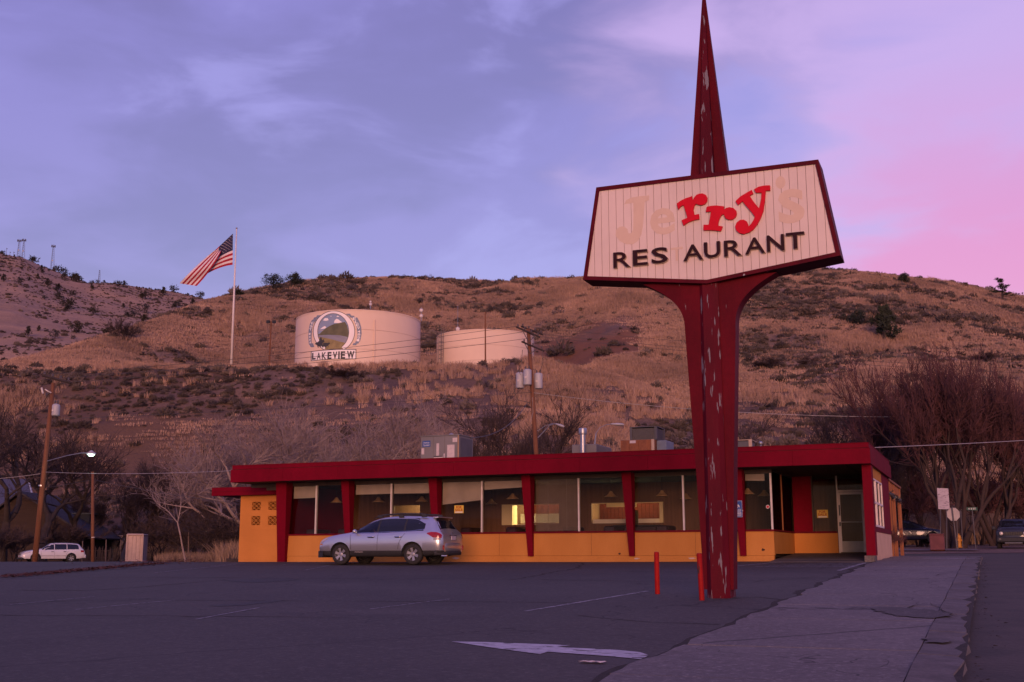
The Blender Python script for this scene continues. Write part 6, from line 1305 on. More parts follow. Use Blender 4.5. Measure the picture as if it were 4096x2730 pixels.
# ------------------------------------------------------------------ trees
BARKD = mat('dark_bark', (.055, .038, .034), (.035, .025, .023), .95, 2, .3, stretch=(4, 4, .6)); TWIGD = mat('dark_twigs', (.060, .038, .036), (.045, .028, .028), .95, 1)
BARKP = mat('pale_bark', (.34, .25, .225), (.25, .18, .165), .9, 2, .2, stretch=(4, 4, .6)); TWIGP = mat('pale_twigs', (.27, .195, .18), (.20, .145, .135), .9, 1)
TWIGR = mat('reddish_twigs', (.100, .040, .044), (.070, .029, .033), .95, .7); BARKR = mat('reddish_bark', (.055, .033, .030), (.038, .024, .022), .95, 2, .2)
def gen_tree(seed, h, r0, levels=5, spread=.55, nsplit=(2, 3), up=.25, lenf=.74, stems=1, droop=0., wob=.18, trunk=.30, twigs=3):
    rnd = random.Random(seed); segs = []
    def grow(p, d, L, r, lv):
        n = 4 if lv < 2 else 3; pts = [p]; q = p; dd = d
        for i in range(n):
            dd = (dd+Vector((rnd.gauss(0, wob), rnd.gauss(0, wob), rnd.gauss(0, wob*.6)+up*.25-droop*lv*.05))).normalized(); nq = q+dd*(L/n)
            ra, rb = r*(1-.45*i/n), r*(1-.45*(i+1)/n); segs.append((q, nq, ra, rb, lv)); 
            if lv >= levels-2 and lv < levels:
                for _ in range(twigs):
                    td = (dd+Vector((rnd.gauss(0, .7), rnd.gauss(0, .7), rnd.gauss(.1, .6)))).normalized(); e = q.lerp(nq, rnd.random()); ln = L*rnd.uniform(.35, .8)
                    mid = e+td*ln*.5; segs.append((e, mid, rb*.5, rb*.36, 9)); segs.append((mid, mid+(td+Vector((rnd.gauss(0, .3), rnd.gauss(0, .3), .15))).normalized()*ln*.5, rb*.36, rb*.18, 9))
            q = nq
            if lv < levels and i == n-2 and lv > 0: grow(q, (dd+Vector((rnd.gauss(0, spread), rnd.gauss(0, spread), rnd.gauss(.1, .3)))).normalized(), L*lenf*.9, rb*.6, lv+1)
        if lv < levels:
            for k in range(rnd.randint(*nsplit)):
                a = rnd.uniform(0, 2*math.pi); sp_ = spread*rnd.uniform(.6, 1.25); side = Vector((math.cos(a), math.sin(a), 0))
                grow(q, (dd+side*sp_+Vector((0, 0, up))).normalized(), L*lenf*rnd.uniform(.75, 1.15), r*.55*rnd.uniform(.8, 1.1), lv+1)
    for s_ in range(stems):
        a = 2*math.pi*s_/max(stems, 1)+rnd.random(); d = Vector((math.cos(a)*.28, math.sin(a)*.28, 1)) if stems > 1 else Vector((rnd.gauss(0, .06), rnd.gauss(0, .06), 1))
        grow(Vector((math.cos(a)*.2, math.sin(a)*.2, -.3)) if stems > 1 else Vector((0, 0, -.4)), d.normalized(), h*trunk*rnd.uniform(.85, 1.1), r0*(1 if stems == 1 else .55), 0)
    zm = max(s[1].z for s in segs); k = h/zm
    t, c = MB(), MB()
    for a, b, ra, rb, lv in segs:
        big = lv <= 2; (t if big else c).tube(a*k, b*k, max(ra*k, .012), max(rb*k, .008), 6 if lv == 0 else (5 if big else 3), caps=False)
    return t, c
TREE = {}
def tree_kind(key, bark, twig, **k):
    t, c = gen_tree(**k); TREE[key] = (t.mesh('trunk', bark, True), c.mesh('crown', twig), k['h'])
tree_kind('dark1', BARKD, TWIGD, seed=3, h=10, r0=.30, levels=5, spread=.62, lenf=.80, trunk=.24, twigs=2, up=.16)
tree_kind('dark2', BARKD, TWIGD, seed=14, h=10, r0=.27, levels=5, spread=.75, lenf=.82, trunk=.22, up=.12, twigs=2)
tree_kind('dark3', BARKD, TWIGD, seed=22, h=10, r0=.24, levels=5, spread=.5, lenf=.80, trunk=.22, stems=3, twigs=3)
tree_kind('pale1', BARKP, TWIGP, seed=31, h=10, r0=.30, levels=5, spread=.75, lenf=.80, trunk=.24, up=.12, twigs=2, wob=.22)
tree_kind('pale2', BARKP, TWIGP, seed=45, h=10, r0=.34, levels=5, spread=.8, lenf=.82, trunk=.22, stems=2, up=.1, twigs=2, wob=.22)
tree_kind('red1', BARKR, TWIGR, seed=52, h=10, r0=.26, levels=5, spread=.34, lenf=.82, trunk=.20, stems=6, up=.30, twigs=3, wob=.12)
tree_kind('red2', BARKR, TWIGR, seed=64, h=10, r0=.26, levels=5, spread=.38, lenf=.82, trunk=.19, stems=6, up=.28, twigs=3, wob=.12)
tree_kind('bush', BARKD, TWIGD, seed=71, h=3.5, r0=.10, levels=4, spread=.7, lenf=.8, trunk=.34, stems=6, twigs=3, up=.1)
tree_kind('rbush', BARKR, TWIGR, seed=77, h=3.5, r0=.09, levels=4, spread=.6, lenf=.8, trunk=.34, stems=7, twigs=3, up=.15)
tree_kind('sap', BARKP, TWIGP, seed=83, h=6, r0=.07, levels=3, spread=.4, lenf=.65, trunk=.5, twigs=2)
def tree(key, label, x, d, h, name='bare_tree', rot=None, wide=1., sink=0., cat='tree', group=None):
    p = atD(x, 1800, d); z = Z1(p.x, p.y)-sink; tm_, cm_, h0 = TREE[key]
    t = thing(name, label, cat, (p.x, p.y, z), random.uniform(0, 6.28) if rot is None else rot, group); s = h/h0; t.scale = (s*wide, s*wide, s)
    link('trunk', tm_, t, True); link('crown', cm_, t, True); return t
for i, (k, x, d, h, w, lb) in enumerate([
    ('dark1', 40, 98, 15, 1.1, 'large dark bare tree at the far left edge behind the white wagon'),
    ('dark2', 195, 104, 14, 1.1, 'spreading dark bare tree behind the leaning pole'),
    ('dark1', -140, 104, 15, 1.1, 'dark bare tree cut by the left edge of the view'),
    ('dark2', 330, 112, 13, 1.0, 'dark bare tree with a long sideways limb above the lit lamp'),
    ('dark3', 480, 120, 10, 1.2, 'dark bare tree standing behind the short thin pole'),
    ('dark2', 585, 124, 11, 1.0, 'dark bare tree left of the pale container'),
    ('dark3', 700, 122, 10.5, 1.1, 'dark bare tree above the pale container'),
    ('dark1', 800, 118, 9.5, 1.1, 'dark bare tree between container and diner annex'),
    ('dark3', 890, 112, 8.5, 1.2, 'dark bare tree just left of the diner roof'),
    ('pale1', 1040, 86, 10.6, 1.05, 'pale bare tree above the left end of the diner roof'),
    ('pale2', 1120, 88, 11.4, 1.1, 'pale many-armed bare tree below the emblem tank'),
    ('pale1', 1290, 82, 10.2, 1.2, 'low pale bare tree over the first roof bays'),
    ('pale2', 1440, 86, 11.4, 1.15, 'pale bare tree with wide crown left of the air conditioner'),
    ('pale1', 1600, 88, 11.6, .9, 'pale bare tree just behind the air conditioner'),
    ('pale2', 930, 98, 10.5, 1.1, 'pale bare tree behind the left end of the roof, farther back'),
    ('pale1', 1210, 100, 12.6, 1.2, 'tall pale bare tree right below the emblem tank'),
    ('pale2', 1360, 104, 12.8, 1.1, 'pale bare tree in the back row of the thicket'),
    ('pale1', 1530, 106, 13.2, 1.0, 'pale bare tree in the back row left of the air conditioner'),
    ('pale2', 1740, 96, 11.2, 1.0, 'pale bare tree just right of the air conditioner'),
    ('dark3', 1985, 80, 12.2, 1., 'dark bare tree left of the centre power pole'),
    ('dark1', 2215, 84, 11.5, .9, 'dark bare tree right of the centre power pole'),
    ('dark3', 2960, 86, 10.5, 1., 'dark bare tree just right of the sign post'),
    ('dark3', 3400, 76, 10.5, 1.0, 'bare tree over the right end of the diner roof'),
    ('red1', 3560, 78, 10.8, .95, 'reddish bare tree behind the right roof corner'),
    ('red2', 3790, 67.5, 12.3, 1.0, 'tallest reddish twiggy tree behind the stop sign'),
    ('red1', 3970, 76, 11.4, .95, 'reddish twiggy tree above the dark off-roader'),
    ('red2', 4170, 82, 11.8, 1.0, 'reddish twiggy tree at the right edge of the view')]):
    tree(k, lb, x, d, h, wide=w)
tree('sap', 'slender pale sapling left of the diner annex', 768, 74, 6.6, 'sapling')
bl = [('bush', 300, 108, 4.5), ('bush', 420, 122, 4), ('bush', 590, 124, 4.2), ('bush', 650, 112, 4.6), ('bush', 755, 100, 4.6), ('bush', 850, 92, 4.8), ('bush', 925, 84, 4.4), ('rbush', 3300, 80, 5), ('rbush', 3480, 84, 5.2), ('rbush', 3660, 76, 5.6), ('rbush', 3880, 82, 5.4), ('rbush', 4060, 84, 5.5), ('rbush', 2700, 84, 5), ('rbush', 3090, 82, 5.2), ('bush', 20, 92, 3.4), ('bush', 100, 96, 3.4)]
bn = ['dark bare thicket bush behind the white wagon roof', 'dark bare thicket bush left of the short pole', 'dark bare thicket bush behind the short pole', 'dark bare thicket bush beside the pale container', 'dark bare thicket bush right of the pale container', 'dark bare thicket bush halfway to the annex', 'dark bare thicket bush touching the annex roof', 'reddish bare thicket bush above the entrance roof', 'reddish bare thicket bush behind the right roof corner', 'reddish bare thicket bush behind the trellis', 'reddish bare thicket bush behind the street name sign', 'reddish bare thicket bush above the off-roader', 'bare thicket bush behind the roof left of the sign post', 'bare thicket bush behind the roof right of the sign post', 'dark bare shrub left of the white wagon', 'dark bare shrub above the white wagon bonnet']
for (k, x, d, h), lb in zip(bl, bn): tree(k, lb, x, d, h, 'bare_bush', wide=1.25, cat='bush')
# hill shrubs and evergreens
NEED = mat('juniper_foliage', (.028, .034, .020), (.016, .020, .013), .9, 1.2); NEEDF = mat('far_juniper_foliage', (.030, .026, .020), (.020, .018, .015), .95, .2)
def evergreen_mesh(seed, shape, n=900, m=NEED, leaf=.16):
    rnd = random.Random(seed); mb = MB(); lobes = [(Vector((rnd.gauss(0, .22), rnd.gauss(0, .22), rnd.uniform(.2, .95))), rnd.uniform(.14, .30)) for _ in range(26)]
    for i in range(n):
        c, r = rnd.choice(lobes); w = (1.15-c.z*.95) if shape == 'cone' else (1.0 if shape == 'round' else 1.3*(.4+c.z))
        p = Vector((c.x*w*1.2, c.y*w*1.2, c.z))+Vector((rnd.gauss(0, 1), rnd.gauss(0, 1), rnd.gauss(0, .8))).normalized()*r*rnd.uniform(.3, 1)*w
        p.z = max(.03, p.z); a = Vector((rnd.gauss(0, 1), rnd.gauss(0, 1), rnd.gauss(.4, .7))).normalized(); b = a.orthogonal().normalized(); L_ = leaf*rnd.uniform(.5, 1.1)
        mb.add([p-b*L_*.25, p+b*L_*.25, p+a*L_], [(0, 1, 2)])
    tr = MB(); tr.tube((0, 0, -.1), (0, 0, .7), .05, .02, 6)
    for _ in range(7): z = rnd.uniform(.2, .6); a = rnd.uniform(0, 6.28); tr.tube((0, 0, z), (.32*math.cos(a), .32*math.sin(a), z+.2), .02, .008, 4)
    return tr.mesh('trunk', BARKD), mb.mesh('crown', m)
def pine_mesh():
    rnd = random.Random(8); tr = MB(); cr = MB(); tr.path([(0, 0, -.1), (.02, 0, .4), (.05, .02, .75), (.04, .02, .98)], [.045, .035, .02, .008], 6)
    for k in range(15):
        z = .28+.68*k/14; a = rnd.uniform(0, 6.28); L_ = (.55-.40*(z-.28)/.7)*rnd.uniform(.6, 1.25); e = Vector((L_*math.cos(a), L_*math.sin(a), z+.02)); tr.tube((.03, 0, z-.03), e, .014, .005, 4)
        for _ in range(52):
            p = Vector((.03, 0, z-.03)).lerp(e, rnd.uniform(.35, 1.08))+Vector((rnd.gauss(0, .045), rnd.gauss(0, .045), rnd.gauss(.01, .022))); q = Vector((rnd.gauss(0, 1), rnd.gauss(0, 1), rnd.gauss(.5, .5))).normalized(); b = q.orthogonal().normalized(); l = rnd.uniform(.04, .08)
            cr.add([p-b*l*.3, p+b*l*.3, p+q*l], [(0, 1, 2)])
    return tr.mesh('trunk', BARKD), cr.mesh('crown', NEED)
EV = {'pine': pine_mesh(), 'cone': evergreen_mesh(1, 'cone', 2200, leaf=.12), 'round': evergreen_mesh(2, 'round', 1500, leaf=.13), 'wind': evergreen_mesh(5, 'wind', 700, leaf=.16), 'far': evergreen_mesh(4, 'cone', 260, NEEDF, .22), 'far2': evergreen_mesh(6, 'round', 260, NEEDF, .22)}
def ever(k, label, x, y, d, h, name='juniper', wide=1., group=None, far=False):
    p = sight(x, y); z = Z1(p.x, p.y); t = thing(name, label, 'tree', (p.x, p.y, z-.1), random.uniform(0, 6.28), group); t.scale = (h*wide, h*wide, h); link('trunk', EV[k][0], t, True); link('crown', EV[k][1], t, True)
ever('round', 'dark juniper on the skyline, left of two near the flag', 1092, 1166, 372, 5.0); ever('round', 'dark juniper on the skyline, right of two near the flag', 1175, 1150, 382, 4.2)
ever('cone', 'dark green conical juniper on the slope right of the sign', 3540, 1372, 292, 8.6, wide=.8); ever('round', 'small dark green juniper left of the conical one', 3432, 1308, 300, 3.9, wide=.9)
ever('pine', 'wind-shaped lone pine on the skyline at far right', 4012, 1214, 388, 7.2, 'pine_tree', 1.0); ever('round', 'small dark juniper on the skyline right of the sign', 3617, 1138, 400, 3.2)
ever('round', 'tiny dark juniper above the flag on the skyline saddle', 955, 1190, 352, 2.2)
for x, y, d, h, w, lb in ((3085, 1480, 205, 3.4, 2.0, 'large dark bare shrub on the slope right of the sign, left of two'), (3245, 1478, 208, 3.6, 1.1, 'dark bare shrub on the slope right of the sign, right of two'), (3955, 1456, 225, 3.4, 1.5, 'dark bare shrub on the slope above the off-roader'), (484, 1372, 268, 6.5, 1.0, 'large dark bare shrub in the gully left of the flagpole'), (1390, 1520, 188, 2.4, 2.6, 'dark green low shrub on the bank under the emblem tank')):
    p = sight(x, y); tm_, cm_, h0 = TREE['bush']; t = thing('hill_shrub', lb, 'bush', (p.x, p.y, Z1(p.x, p.y)-.2), 1.3*x); t.scale = (h/h0*w, h/h0*w, h/h0); link('trunk', tm_, t, True); link('crown', cm_, t, True)
k = 0
while k < 105:
    u_, d_ = -.47+.24*RS.rand(), 560+520*RS.rand()**.8; X_, Y_ = ud(u_, d_)
    if vnoise(np.array([X_]), np.array([Y_]), 90, 31)[0] < .34: continue
    z = float(Zf(np.array([X_]), np.array([Y_]))[0]); h = RS.uniform(3.0, 7.5)*(1. if RS.rand() > .25 else .55)
    key = 'far' if RS.rand() < .5 else 'far2'; t = thing('juniper', 'small dark juniper dotted over the distant left hill', 'tree', (X_, Y_, z-.2), RS.rand()*6, 'junipers on the distant hill'); t.scale = (h*1.05, h*1.05, h); link('trunk', EV[key][0], t, True); link('crown', EV[key][1], t, True); k += 1
# lattice towers on the far ridge
TOW = mat('tower_steel', (.10, .085, .09), rough=.7)
def tower(label, x, y0, y1, D, w, head=True, n=9):
    a, b = atD(x, y0+8, D), atD(x, y1, D); H = b.z-a.z; t = thing('radio_tower', label, 'tower', a, group='radio towers on the ridge'); mb = MB(); c = [(math.cos(q), math.sin(q)) for q in (.5, 2.6, 4.7)]
    def P(i, f): r = w*(1-.72*f); return (a.x+c[i % 3][0]*r, a.y+c[i % 3][1]*r, a.z+H*f)
    for i in range(3): mb.tube(P(i, 0), P(i, 1), .14, .10, 4)
    for k in range(n):
        for i in range(3): mb.tube(P(i, k/n), P(i+1, (k+1)/n), .08, n=3)
    mb.build('lattice', TOW, t)
    if head:
        mb = MB()
        for i in range(6): q = i*1.05; mb.box(a.x+1.7*math.cos(q)-.22, a.x+1.7*math.cos(q)+.22, a.y+1.7*math.sin(q)-.2, a.y+1.7*math.sin(q)+.2, b.z-1.3, b.z+.9); mb.tube((a.x, a.y, b.z-.2), (a.x+1.7*math.cos(q), a.y+1.7*math.sin(q), b.z-.2), .1, n=4)
        mb.build('antenna_panels', TOW, t)
        mb = MB(); mb.lathe([(0, 0), (.8, .1), (.8, .4), (0, .5)], 10, (a.x+1.2, a.y-1, a.z+H*.45), lambda X, Y, Z: (X, -Z, Y)); mb.build('dish', TRF, t)
tower('lattice radio tower on the left ridge, left of the close pair', 72, 1028, 963, 1085, 2.1); tower('lattice radio tower on the left ridge, right of the close pair', 90, 1036, 961, 1080, 2.1)
tower('lattice radio tower standing alone right of the close pair', 206, 1086, 985, 1080, 2.4, True, 12); tower('slim lattice tower farthest right on the left ridge', 394, 1144, 1081, 1080, 1.6, False)
for x, y0, y1, lb in ((26, 1022, 992, 'thin mast at the far left end of the ridge'), (40, 1024, 1007, 'second thin mast on the left end of the ridge'), (55, 1026, 1007, 'third thin mast left of the paired towers')): 
    a, b = atD(x, y0+4, 1090), atD(x, y1, 1090); t = thing('radio_mast', lb, 'tower', a); MB().tube(a, b, .22, .12, 5).build('mast', TOW, t); MB().box(a.x-.5, a.x+.5, a.y-.3, a.y+.3, b.z-1.2, b.z-.8).build('antenna', TOW, t)
# ------------------------------------------------------------------ grass and sage as instanced cover
def blades(seed, n, h, spread, w, lean=.35):
    rnd = random.Random(seed); mb = MB()
    for _ in range(n):
        a = rnd.uniform(0, 6.28); r = spread*math.sqrt(rnd.random()); x, y = r*math.cos(a), r*math.sin(a); hh = h*rnd.uniform(.5, 1.1); b = rnd.uniform(0, 6.28); lx, ly = lean*hh*rnd.gauss(.25, .5), lean*hh*rnd.gauss(0, .5)
        dx, dy = w*math.cos(b), w*math.sin(b); mb.add([(x-dx, y-dy, -.1), (x+dx, y+dy, -.1), (x+lx*.45+dx*.7, y+ly*.45+dy*.7, hh*.6), (x+lx*.45-dx*.7, y+ly*.45-dy*.7, hh*.6), (x+lx, y+ly, hh)], [(0, 1, 2, 3), (3, 2, 4)])
    return mb
def sage(seed, n=150):
    rnd = random.Random(seed); mb = MB()
    for _ in range(n):
        d = Vector((rnd.gauss(0, 1), rnd.gauss(0, 1), abs(rnd.gauss(.2, .6)))).normalized(); p = Vector((d.x*.55, d.y*.55, d.z*.55))*rnd.uniform(.45, 1); a = (d+Vector((rnd.gauss(0, .5), rnd.gauss(0, .5), rnd.gauss(.5, .4)))).normalized(); b = a.orthogonal().normalized(); L_ = rnd.uniform(.14, .26)
        mb.add([p-b*L_*.3, p+b*L_*.3, p+a*L_], [(0, 1, 2)])
    return mb
def cover_mat(name, c1, c2, c3, sc=.06):
    m = bpy.data.materials.new(name); m.use_nodes = True; MATS[name] = m; N = m.node_tree.nodes; L = m.node_tree.links; b = N['Principled BSDF']; b.inputs['Roughness'].default_value = .9; b.inputs['Specular IOR Level'].default_value = .15
    oi = N.new('ShaderNodeObjectInfo'); g = N.new('ShaderNodeNewGeometry'); n = N.new('ShaderNodeTexNoise'); n.inputs['Scale'].default_value = sc; n.inputs['Detail'].default_value = 4; L.new(g.outputs['Position'], n.inputs['Vector'])
    r = N.new('ShaderNodeMapRange'); r.inputs[1].default_value = .38; r.inputs[2].default_value = .62; L.new(n.outputs['Fac'], r.inputs[0])
    x = N.new('ShaderNodeMix'); x.data_type = 'RGBA'; x.inputs[6].default_value = (*c1, 1); x.inputs[7].default_value = (*c2, 1); L.new(r.outputs[0], x.inputs[0])
    y = N.new('ShaderNodeMix'); y.data_type = 'RGBA'; L.new(oi.outputs['Random'], y.inputs[0]); L.new(x.outputs[2], y.inputs[6]); y.inputs[7].default_value = (*c3, 1)
    L.new(y.outputs[2], b.inputs['Base Color']); return m
def cover(name, label, cat, pts, scl, meshes, idx=None):
    """a cloud of plants: one object whose points carry instances"""
    me = bpy.data.meshes.new(name); me.from_pydata([tuple(p) for p in pts], [], []); me.attributes.new('scl', 'FLOAT', 'POINT').data.foreach_set('value', np.asarray(scl, np.float32))
    me.attributes.new('rot', 'FLOAT', 'POINT').data.foreach_set('value', (RS.rand(len(pts))*6.283).astype(np.float32)); me.attributes.new('idx', 'INT', 'POINT').data.foreach_set('value', (RS.randint(0, len(meshes), len(pts)) if idx is None else idx).astype(np.int32))
    o = link(name, me, None, False, label, cat, None, 'stuff'); ng = bpy.data.node_groups.new(name, 'GeometryNodeTree'); ng.interface.new_socket('Geometry', in_out='INPUT', socket_type='NodeSocketGeometry'); ng.interface.new_socket('Geometry', in_out='OUTPUT', socket_type='NodeSocketGeometry')
    N = ng.nodes; L = ng.links; gi = N.new('NodeGroupInput'); go = N.new('NodeGroupOutput'); ip = N.new('GeometryNodeInstanceOnPoints'); jn = N.new('GeometryNodeJoinGeometry')
    for m in reversed(meshes):
        ob = bpy.data.objects.new(name+'_source', m); oi = N.new('GeometryNodeObjectInfo'); oi.inputs['Object'].default_value = ob; oi.inputs['As Instance'].default_value = True; L.new(oi.outputs['Geometry'], jn.inputs[0])
    def attr(n, t):
        a = N.new('GeometryNodeInputNamedAttribute'); a.data_type = t; a.inputs['Name'].default_value = n; return a.outputs['Attribute']
    L.new(gi.outputs[0], ip.inputs['Points']); L.new(jn.outputs[0], ip.inputs['Instance']); ip.inputs['Pick Instance'].default_value = True; L.new(attr('idx', 'INT'), ip.inputs['Instance Index'])
    cb = N.new('ShaderNodeCombineXYZ'); L.new(attr('rot', 'FLOAT'), cb.inputs[2]); L.new(cb.outputs[0], ip.inputs['Rotation']); cs = N.new('ShaderNodeCombineXYZ'); sa = attr('scl', 'FLOAT')
    for i in range(3): L.new(sa, cs.inputs[i])
    L.new(cs.outputs[0], ip.inputs['Scale']); L.new(ip.outputs[0], go.inputs[0]); md = o.modifiers.new('cover', 'NODES'); md.node_group = ng; return o
def scatter(n, u0, u1, d0, d1, seed):
    r = np.random.RandomState(seed); d = np.sqrt(d0*d0+(d1*d1-d0*d0)*r.rand(n)); u = u0+(u1-u0)*r.rand(n); X, Y = ud(u, d); return X, Y, u, d, r
GM = cover_mat('dry_grass', (.54, .34, .24), (.24, .155, .120), (.33, .21, .154)); SM = cover_mat('sagebrush', (.12, .092, .082), (.19, .145, .135), (.06, .046, .042)); TG = cover_mat('tall_dry_grass', (.36, .235, .15), (.26, .168, .11), (.18, .115, .078))
gm = [blades(s, 46, (.20, .26, .32, .95)[s-1], (1.3, 1.3, 1.2, .55)[s-1], .032, .9).mesh('tuft', GM) for s in (1, 2, 3, 4)]; sm = [sage(s, 230).mesh('bush', SM, False) for s in (1, 2, 3)]
def bands(X, Y, u, d): l = u*d+22*fbm(X, Y, 31, 3, 88); dd_ = d+.25*l+26*fbm(X, Y, 27, 3, 89); return fbm(l*.40, dd_, 15, 4, 61)-.10*ss(.10, .16, u)*ss(236, 246, d)*(1-ss(318, 334, d))-.02*(d < 200)
def patchy(X, Y): return fbm(X, Y, 30, 3, 41)*.6+fbm(X, Y, 7, 2, 43)*.4
X, Y, u, d, r = scatter(330000, -.56, .56, 78, 425, 5); df = np.interp(u, _fu, _fd); dr_ = np.interp(u, _du, _dd); tm_ = np.interp(u, _tu, _tm)
pn_ = patchy(X, Y)*.45+.55*bands(X, Y, u, d); brow_ = ss(.0, .03, u)*(1-ss(.14, .18, u))*ss(168, 192, d)*(1-ss(216, 226, d))*.9; wgt = np.maximum(np.where(d < 200, (.02+.34*ss(.47, .58, pn_))*(1-.6*ss(-.27, -.22, u)*(1-ss(-.01, .03, u))), .10+.80*ss(.42, .54, pn_)), brow_)*(1-.8*tm_*ss(206, 212, d)*(1-ss(250, 262, d)))
scar_ = ss(.08, .04, np.abs(u-.052))*ss(249, 254, d)*(1-ss(275, 290, d)); keep = (d > df-1)&(d < dr_+6)&(r.rand(len(d)) < wgt*(1-scar_))
X, Y, d = X[keep], Y[keep], d[keep]; dt = np.hypot(X-tc1.x, Y-tc1.y) > R1+.6; dt &= np.hypot(X-tc2.x, Y-tc2.y) > R2+.6; X, Y, d = X[dt], Y[dt], d[dt]
cover('dry_grass', 'tufts of dry tan grass covering the hillside', 'grass', np.stack([X, Y, Hmesh((cY*X+sY*Y)/d, d)+.02], 1), np.random.RandomState(2).uniform(.6, 1.4, len(X))*np.where(d > 215, 1.15, 1.), gm, np.where(fbm(X, Y, 22, 3, 77)+.12*np.random.RandomState(4).rand(len(X)) > np.where(d < 200, .50, .66), 3, RS.randint(0, 3, len(X))))
X, Y, u, d, r = scatter(85000, -.56, .56, 90, 425, 9); df = np.interp(u, _fu, _fd); dr_ = np.interp(u, _du, _dd); pn_ = 1-(patchy(X, Y)*.45+.55*bands(X, Y, u, d))
tm_ = np.interp(u, _tu, _tm); scar_ = ss(.08, .04, np.abs(u-.052))*ss(249, 254, d)*(1-ss(275, 290, d))
keep = (d > df+3)&(d < dr_+3)&(r.rand(len(d)) < (.10+.90*ss(.50, .58, pn_))*np.where(u > .12, 1.4, 1.)*(1-.95*tm_*ss(206, 212, d)*(1-ss(250, 258, d)))*(1-.9*scar_)); X, Y, d, u = X[keep], Y[keep], d[keep], u[keep]
cover('sagebrush', 'grey-brown sagebrush clumps over the hillside', 'shrub', np.stack([X, Y, Hmesh(u, d)-.04], 1), np.random.RandomState(3).gamma(3, .24, len(X))*np.where(d > 250, 1.35, 1.), sm)
X, Y, u, d, r = scatter(26000, -.56, -.18, 480, 1100, 19); keep = r.rand(len(d)) < ss(.40, .60, patchy(X*.4, Y*.4)); X, Y, d = X[keep], Y[keep], d[keep]
cover('far_sagebrush', 'brush dotted over the distant left hill', 'shrub', np.stack([X, Y, Zf(X, Y)-.2], 1), np.random.RandomState(8).gamma(3, .34, len(X)), sm)
# tall dry grass at the foot of the hill
tgm = [blades(s, 40, 1.1, .5, .016, .5).mesh('tall_tuft', TG) for s in (11, 12)]
A = []; S_ = []
r = np.random.RandomState(17)
for (x0, x1, d0, d1, n) in ((640, 960, 74, 96, 420), (560, 700, 112, 126, 200), (3560, 4300, 86, 112, 1500), (-100, 420, 118, 132, 300), (900, 1700, 70, 88, 900), (1700, 3500, 74, 92, 1500)):
    for _ in range(n):
        q = atD(r.uniform(x0, x1), 2100, r.uniform(d0, d1)); A.append((q.x, q.y, Z1(q.x, q.y)-.05)); S_.append(r.uniform(.5, 1.5)*(.55 if x0 == 640 else 1.))
cover('tall_grass', 'tall dry grass along the foot of the hill', 'grass', np.array(A), S_, tgm)
# fallen leaves along the lot edge
LEAF = mat('fallen_leaves', (.14, .040, .022), (.09, .028, .018), .9, 8); mb = MB(); r = random.Random(5)
def leafpt(f): q = G(700*f, 2312-(62)*f); return Vector((q[0], q[1], 0))
for k in range(2600):
    f_ = r.random()**.8; p = leafpt(f_)+Vector((r.gauss(0, .28), r.gauss(0, .28), 0))
    if f_ > .90: p += Vector((r.gauss(0, .9), r.gauss(0, .9), 0))
    z = float(gz(p.x, p.y))+.01+(.10*r.random() if f_ > .9 else .03*r.random()); a = r.uniform(0, 6.28); s = r.uniform(.04, .10)
    mb.add([(p.x+s*math.cos(a), p.y+s*math.sin(a), z), (p.x+s*.6*math.cos(a+2), p.y+s*.6*math.sin(a+2), z+.02), (p.x+s*math.cos(a+3.4), p.y+s*math.sin(a+3.4), z+r.uniform(0, .03))], [(0, 1, 2)])
mb.build('fallen_leaves', LEAF, None, label='strip of red-brown fallen leaves along the lot edge', cat='leaves', kind='stuff')
mb = MB()
for k in range(700):
    y = r.uniform(9, 40); x = -.25+abs(r.gauss(0, .10))*(1.8 if 14 < y < 20 else 1); z = float(gz(x, y))-.125+.03*r.random(); a = r.uniform(0, 6.28); s = r.uniform(.03, .08)
    mb.add([(x+s*math.cos(a), y+s*math.sin(a), z), (x+s*.6*math.cos(a+2), y+s*.6*math.sin(a+2), z+.03), (x+s*math.cos(a+3.4), y+s*math.sin(a+3.4), z+.02)], [(0, 1, 2)])
mb.build('gutter_litter', mat('gutter_leaves', (.06, .035, .026), (.035, .025, .02), .95, 8), None, label='dark leaf litter gathered in the gutter along the kerb', cat='leaves', kind='stuff')
# ------------------------------------------------------------------ right-hand street corner
def on_ground(x, d): p = atD(x, 2200, d); return Vector((p.x, p.y, float(gz(p.x, p.y))))
# trellis of orange posts beside the diner
TREL = mat('trellis_wood', (.30, .105, .04), (.20, .07, .03), .8, 3, .2, stretch=(4, 4, .5)); pg_ = thing('trellis', 'orange wooden trellis canopy along the sidewalk behind the diner', 'trellis', (-3.4, 48.5, .0))
def tp(x, y): d = ray(x, y); return d*(-3.42/d.x)
YT = [46.2, 48.4, 51.6]
for y in YT: z = float(gz(-3.4, y)); MB().box(-3.50, -3.36, y, y+.14, z-.1, 2.72).build('post', TREL, pg_)
MB().box(-3.52, -3.34, 45.45, 52.0, 2.722, 2.80).build('top_rail', TREL, pg_); MB().box(-3.50, -3.36, 45.45, 46.19, 2.25, 2.30).build('rail', TREL, pg_); MB().box(-3.50, -3.36, 46.35, 48.39, 2.25, 2.30).build('rail', TREL, pg_); MB().box(-3.50, -3.36, 48.55, 51.59, 2.25, 2.30).build('rail', TREL, pg_)
for k in range(34):
    y = 45.5+k*.19
    if any(abs(y-q-.07) < .12 for q in YT): continue
    MB().box(-3.46, -3.40, y, y+.07, 2.305, 2.718).build('slat', TREL, pg_)
mb = MB(); r = random.Random(3)
for k in range(120):
    y = r.uniform(45.5, 51.8); p = Vector((-3.36+r.gauss(0, .04), y, 2.20+r.gauss(0, .06)))
    a = Vector((r.gauss(0, 1), r.gauss(0, 1), r.gauss(0, .6))).normalized()*.12; mb.tube(p, p+a, .012, n=3, caps=False)
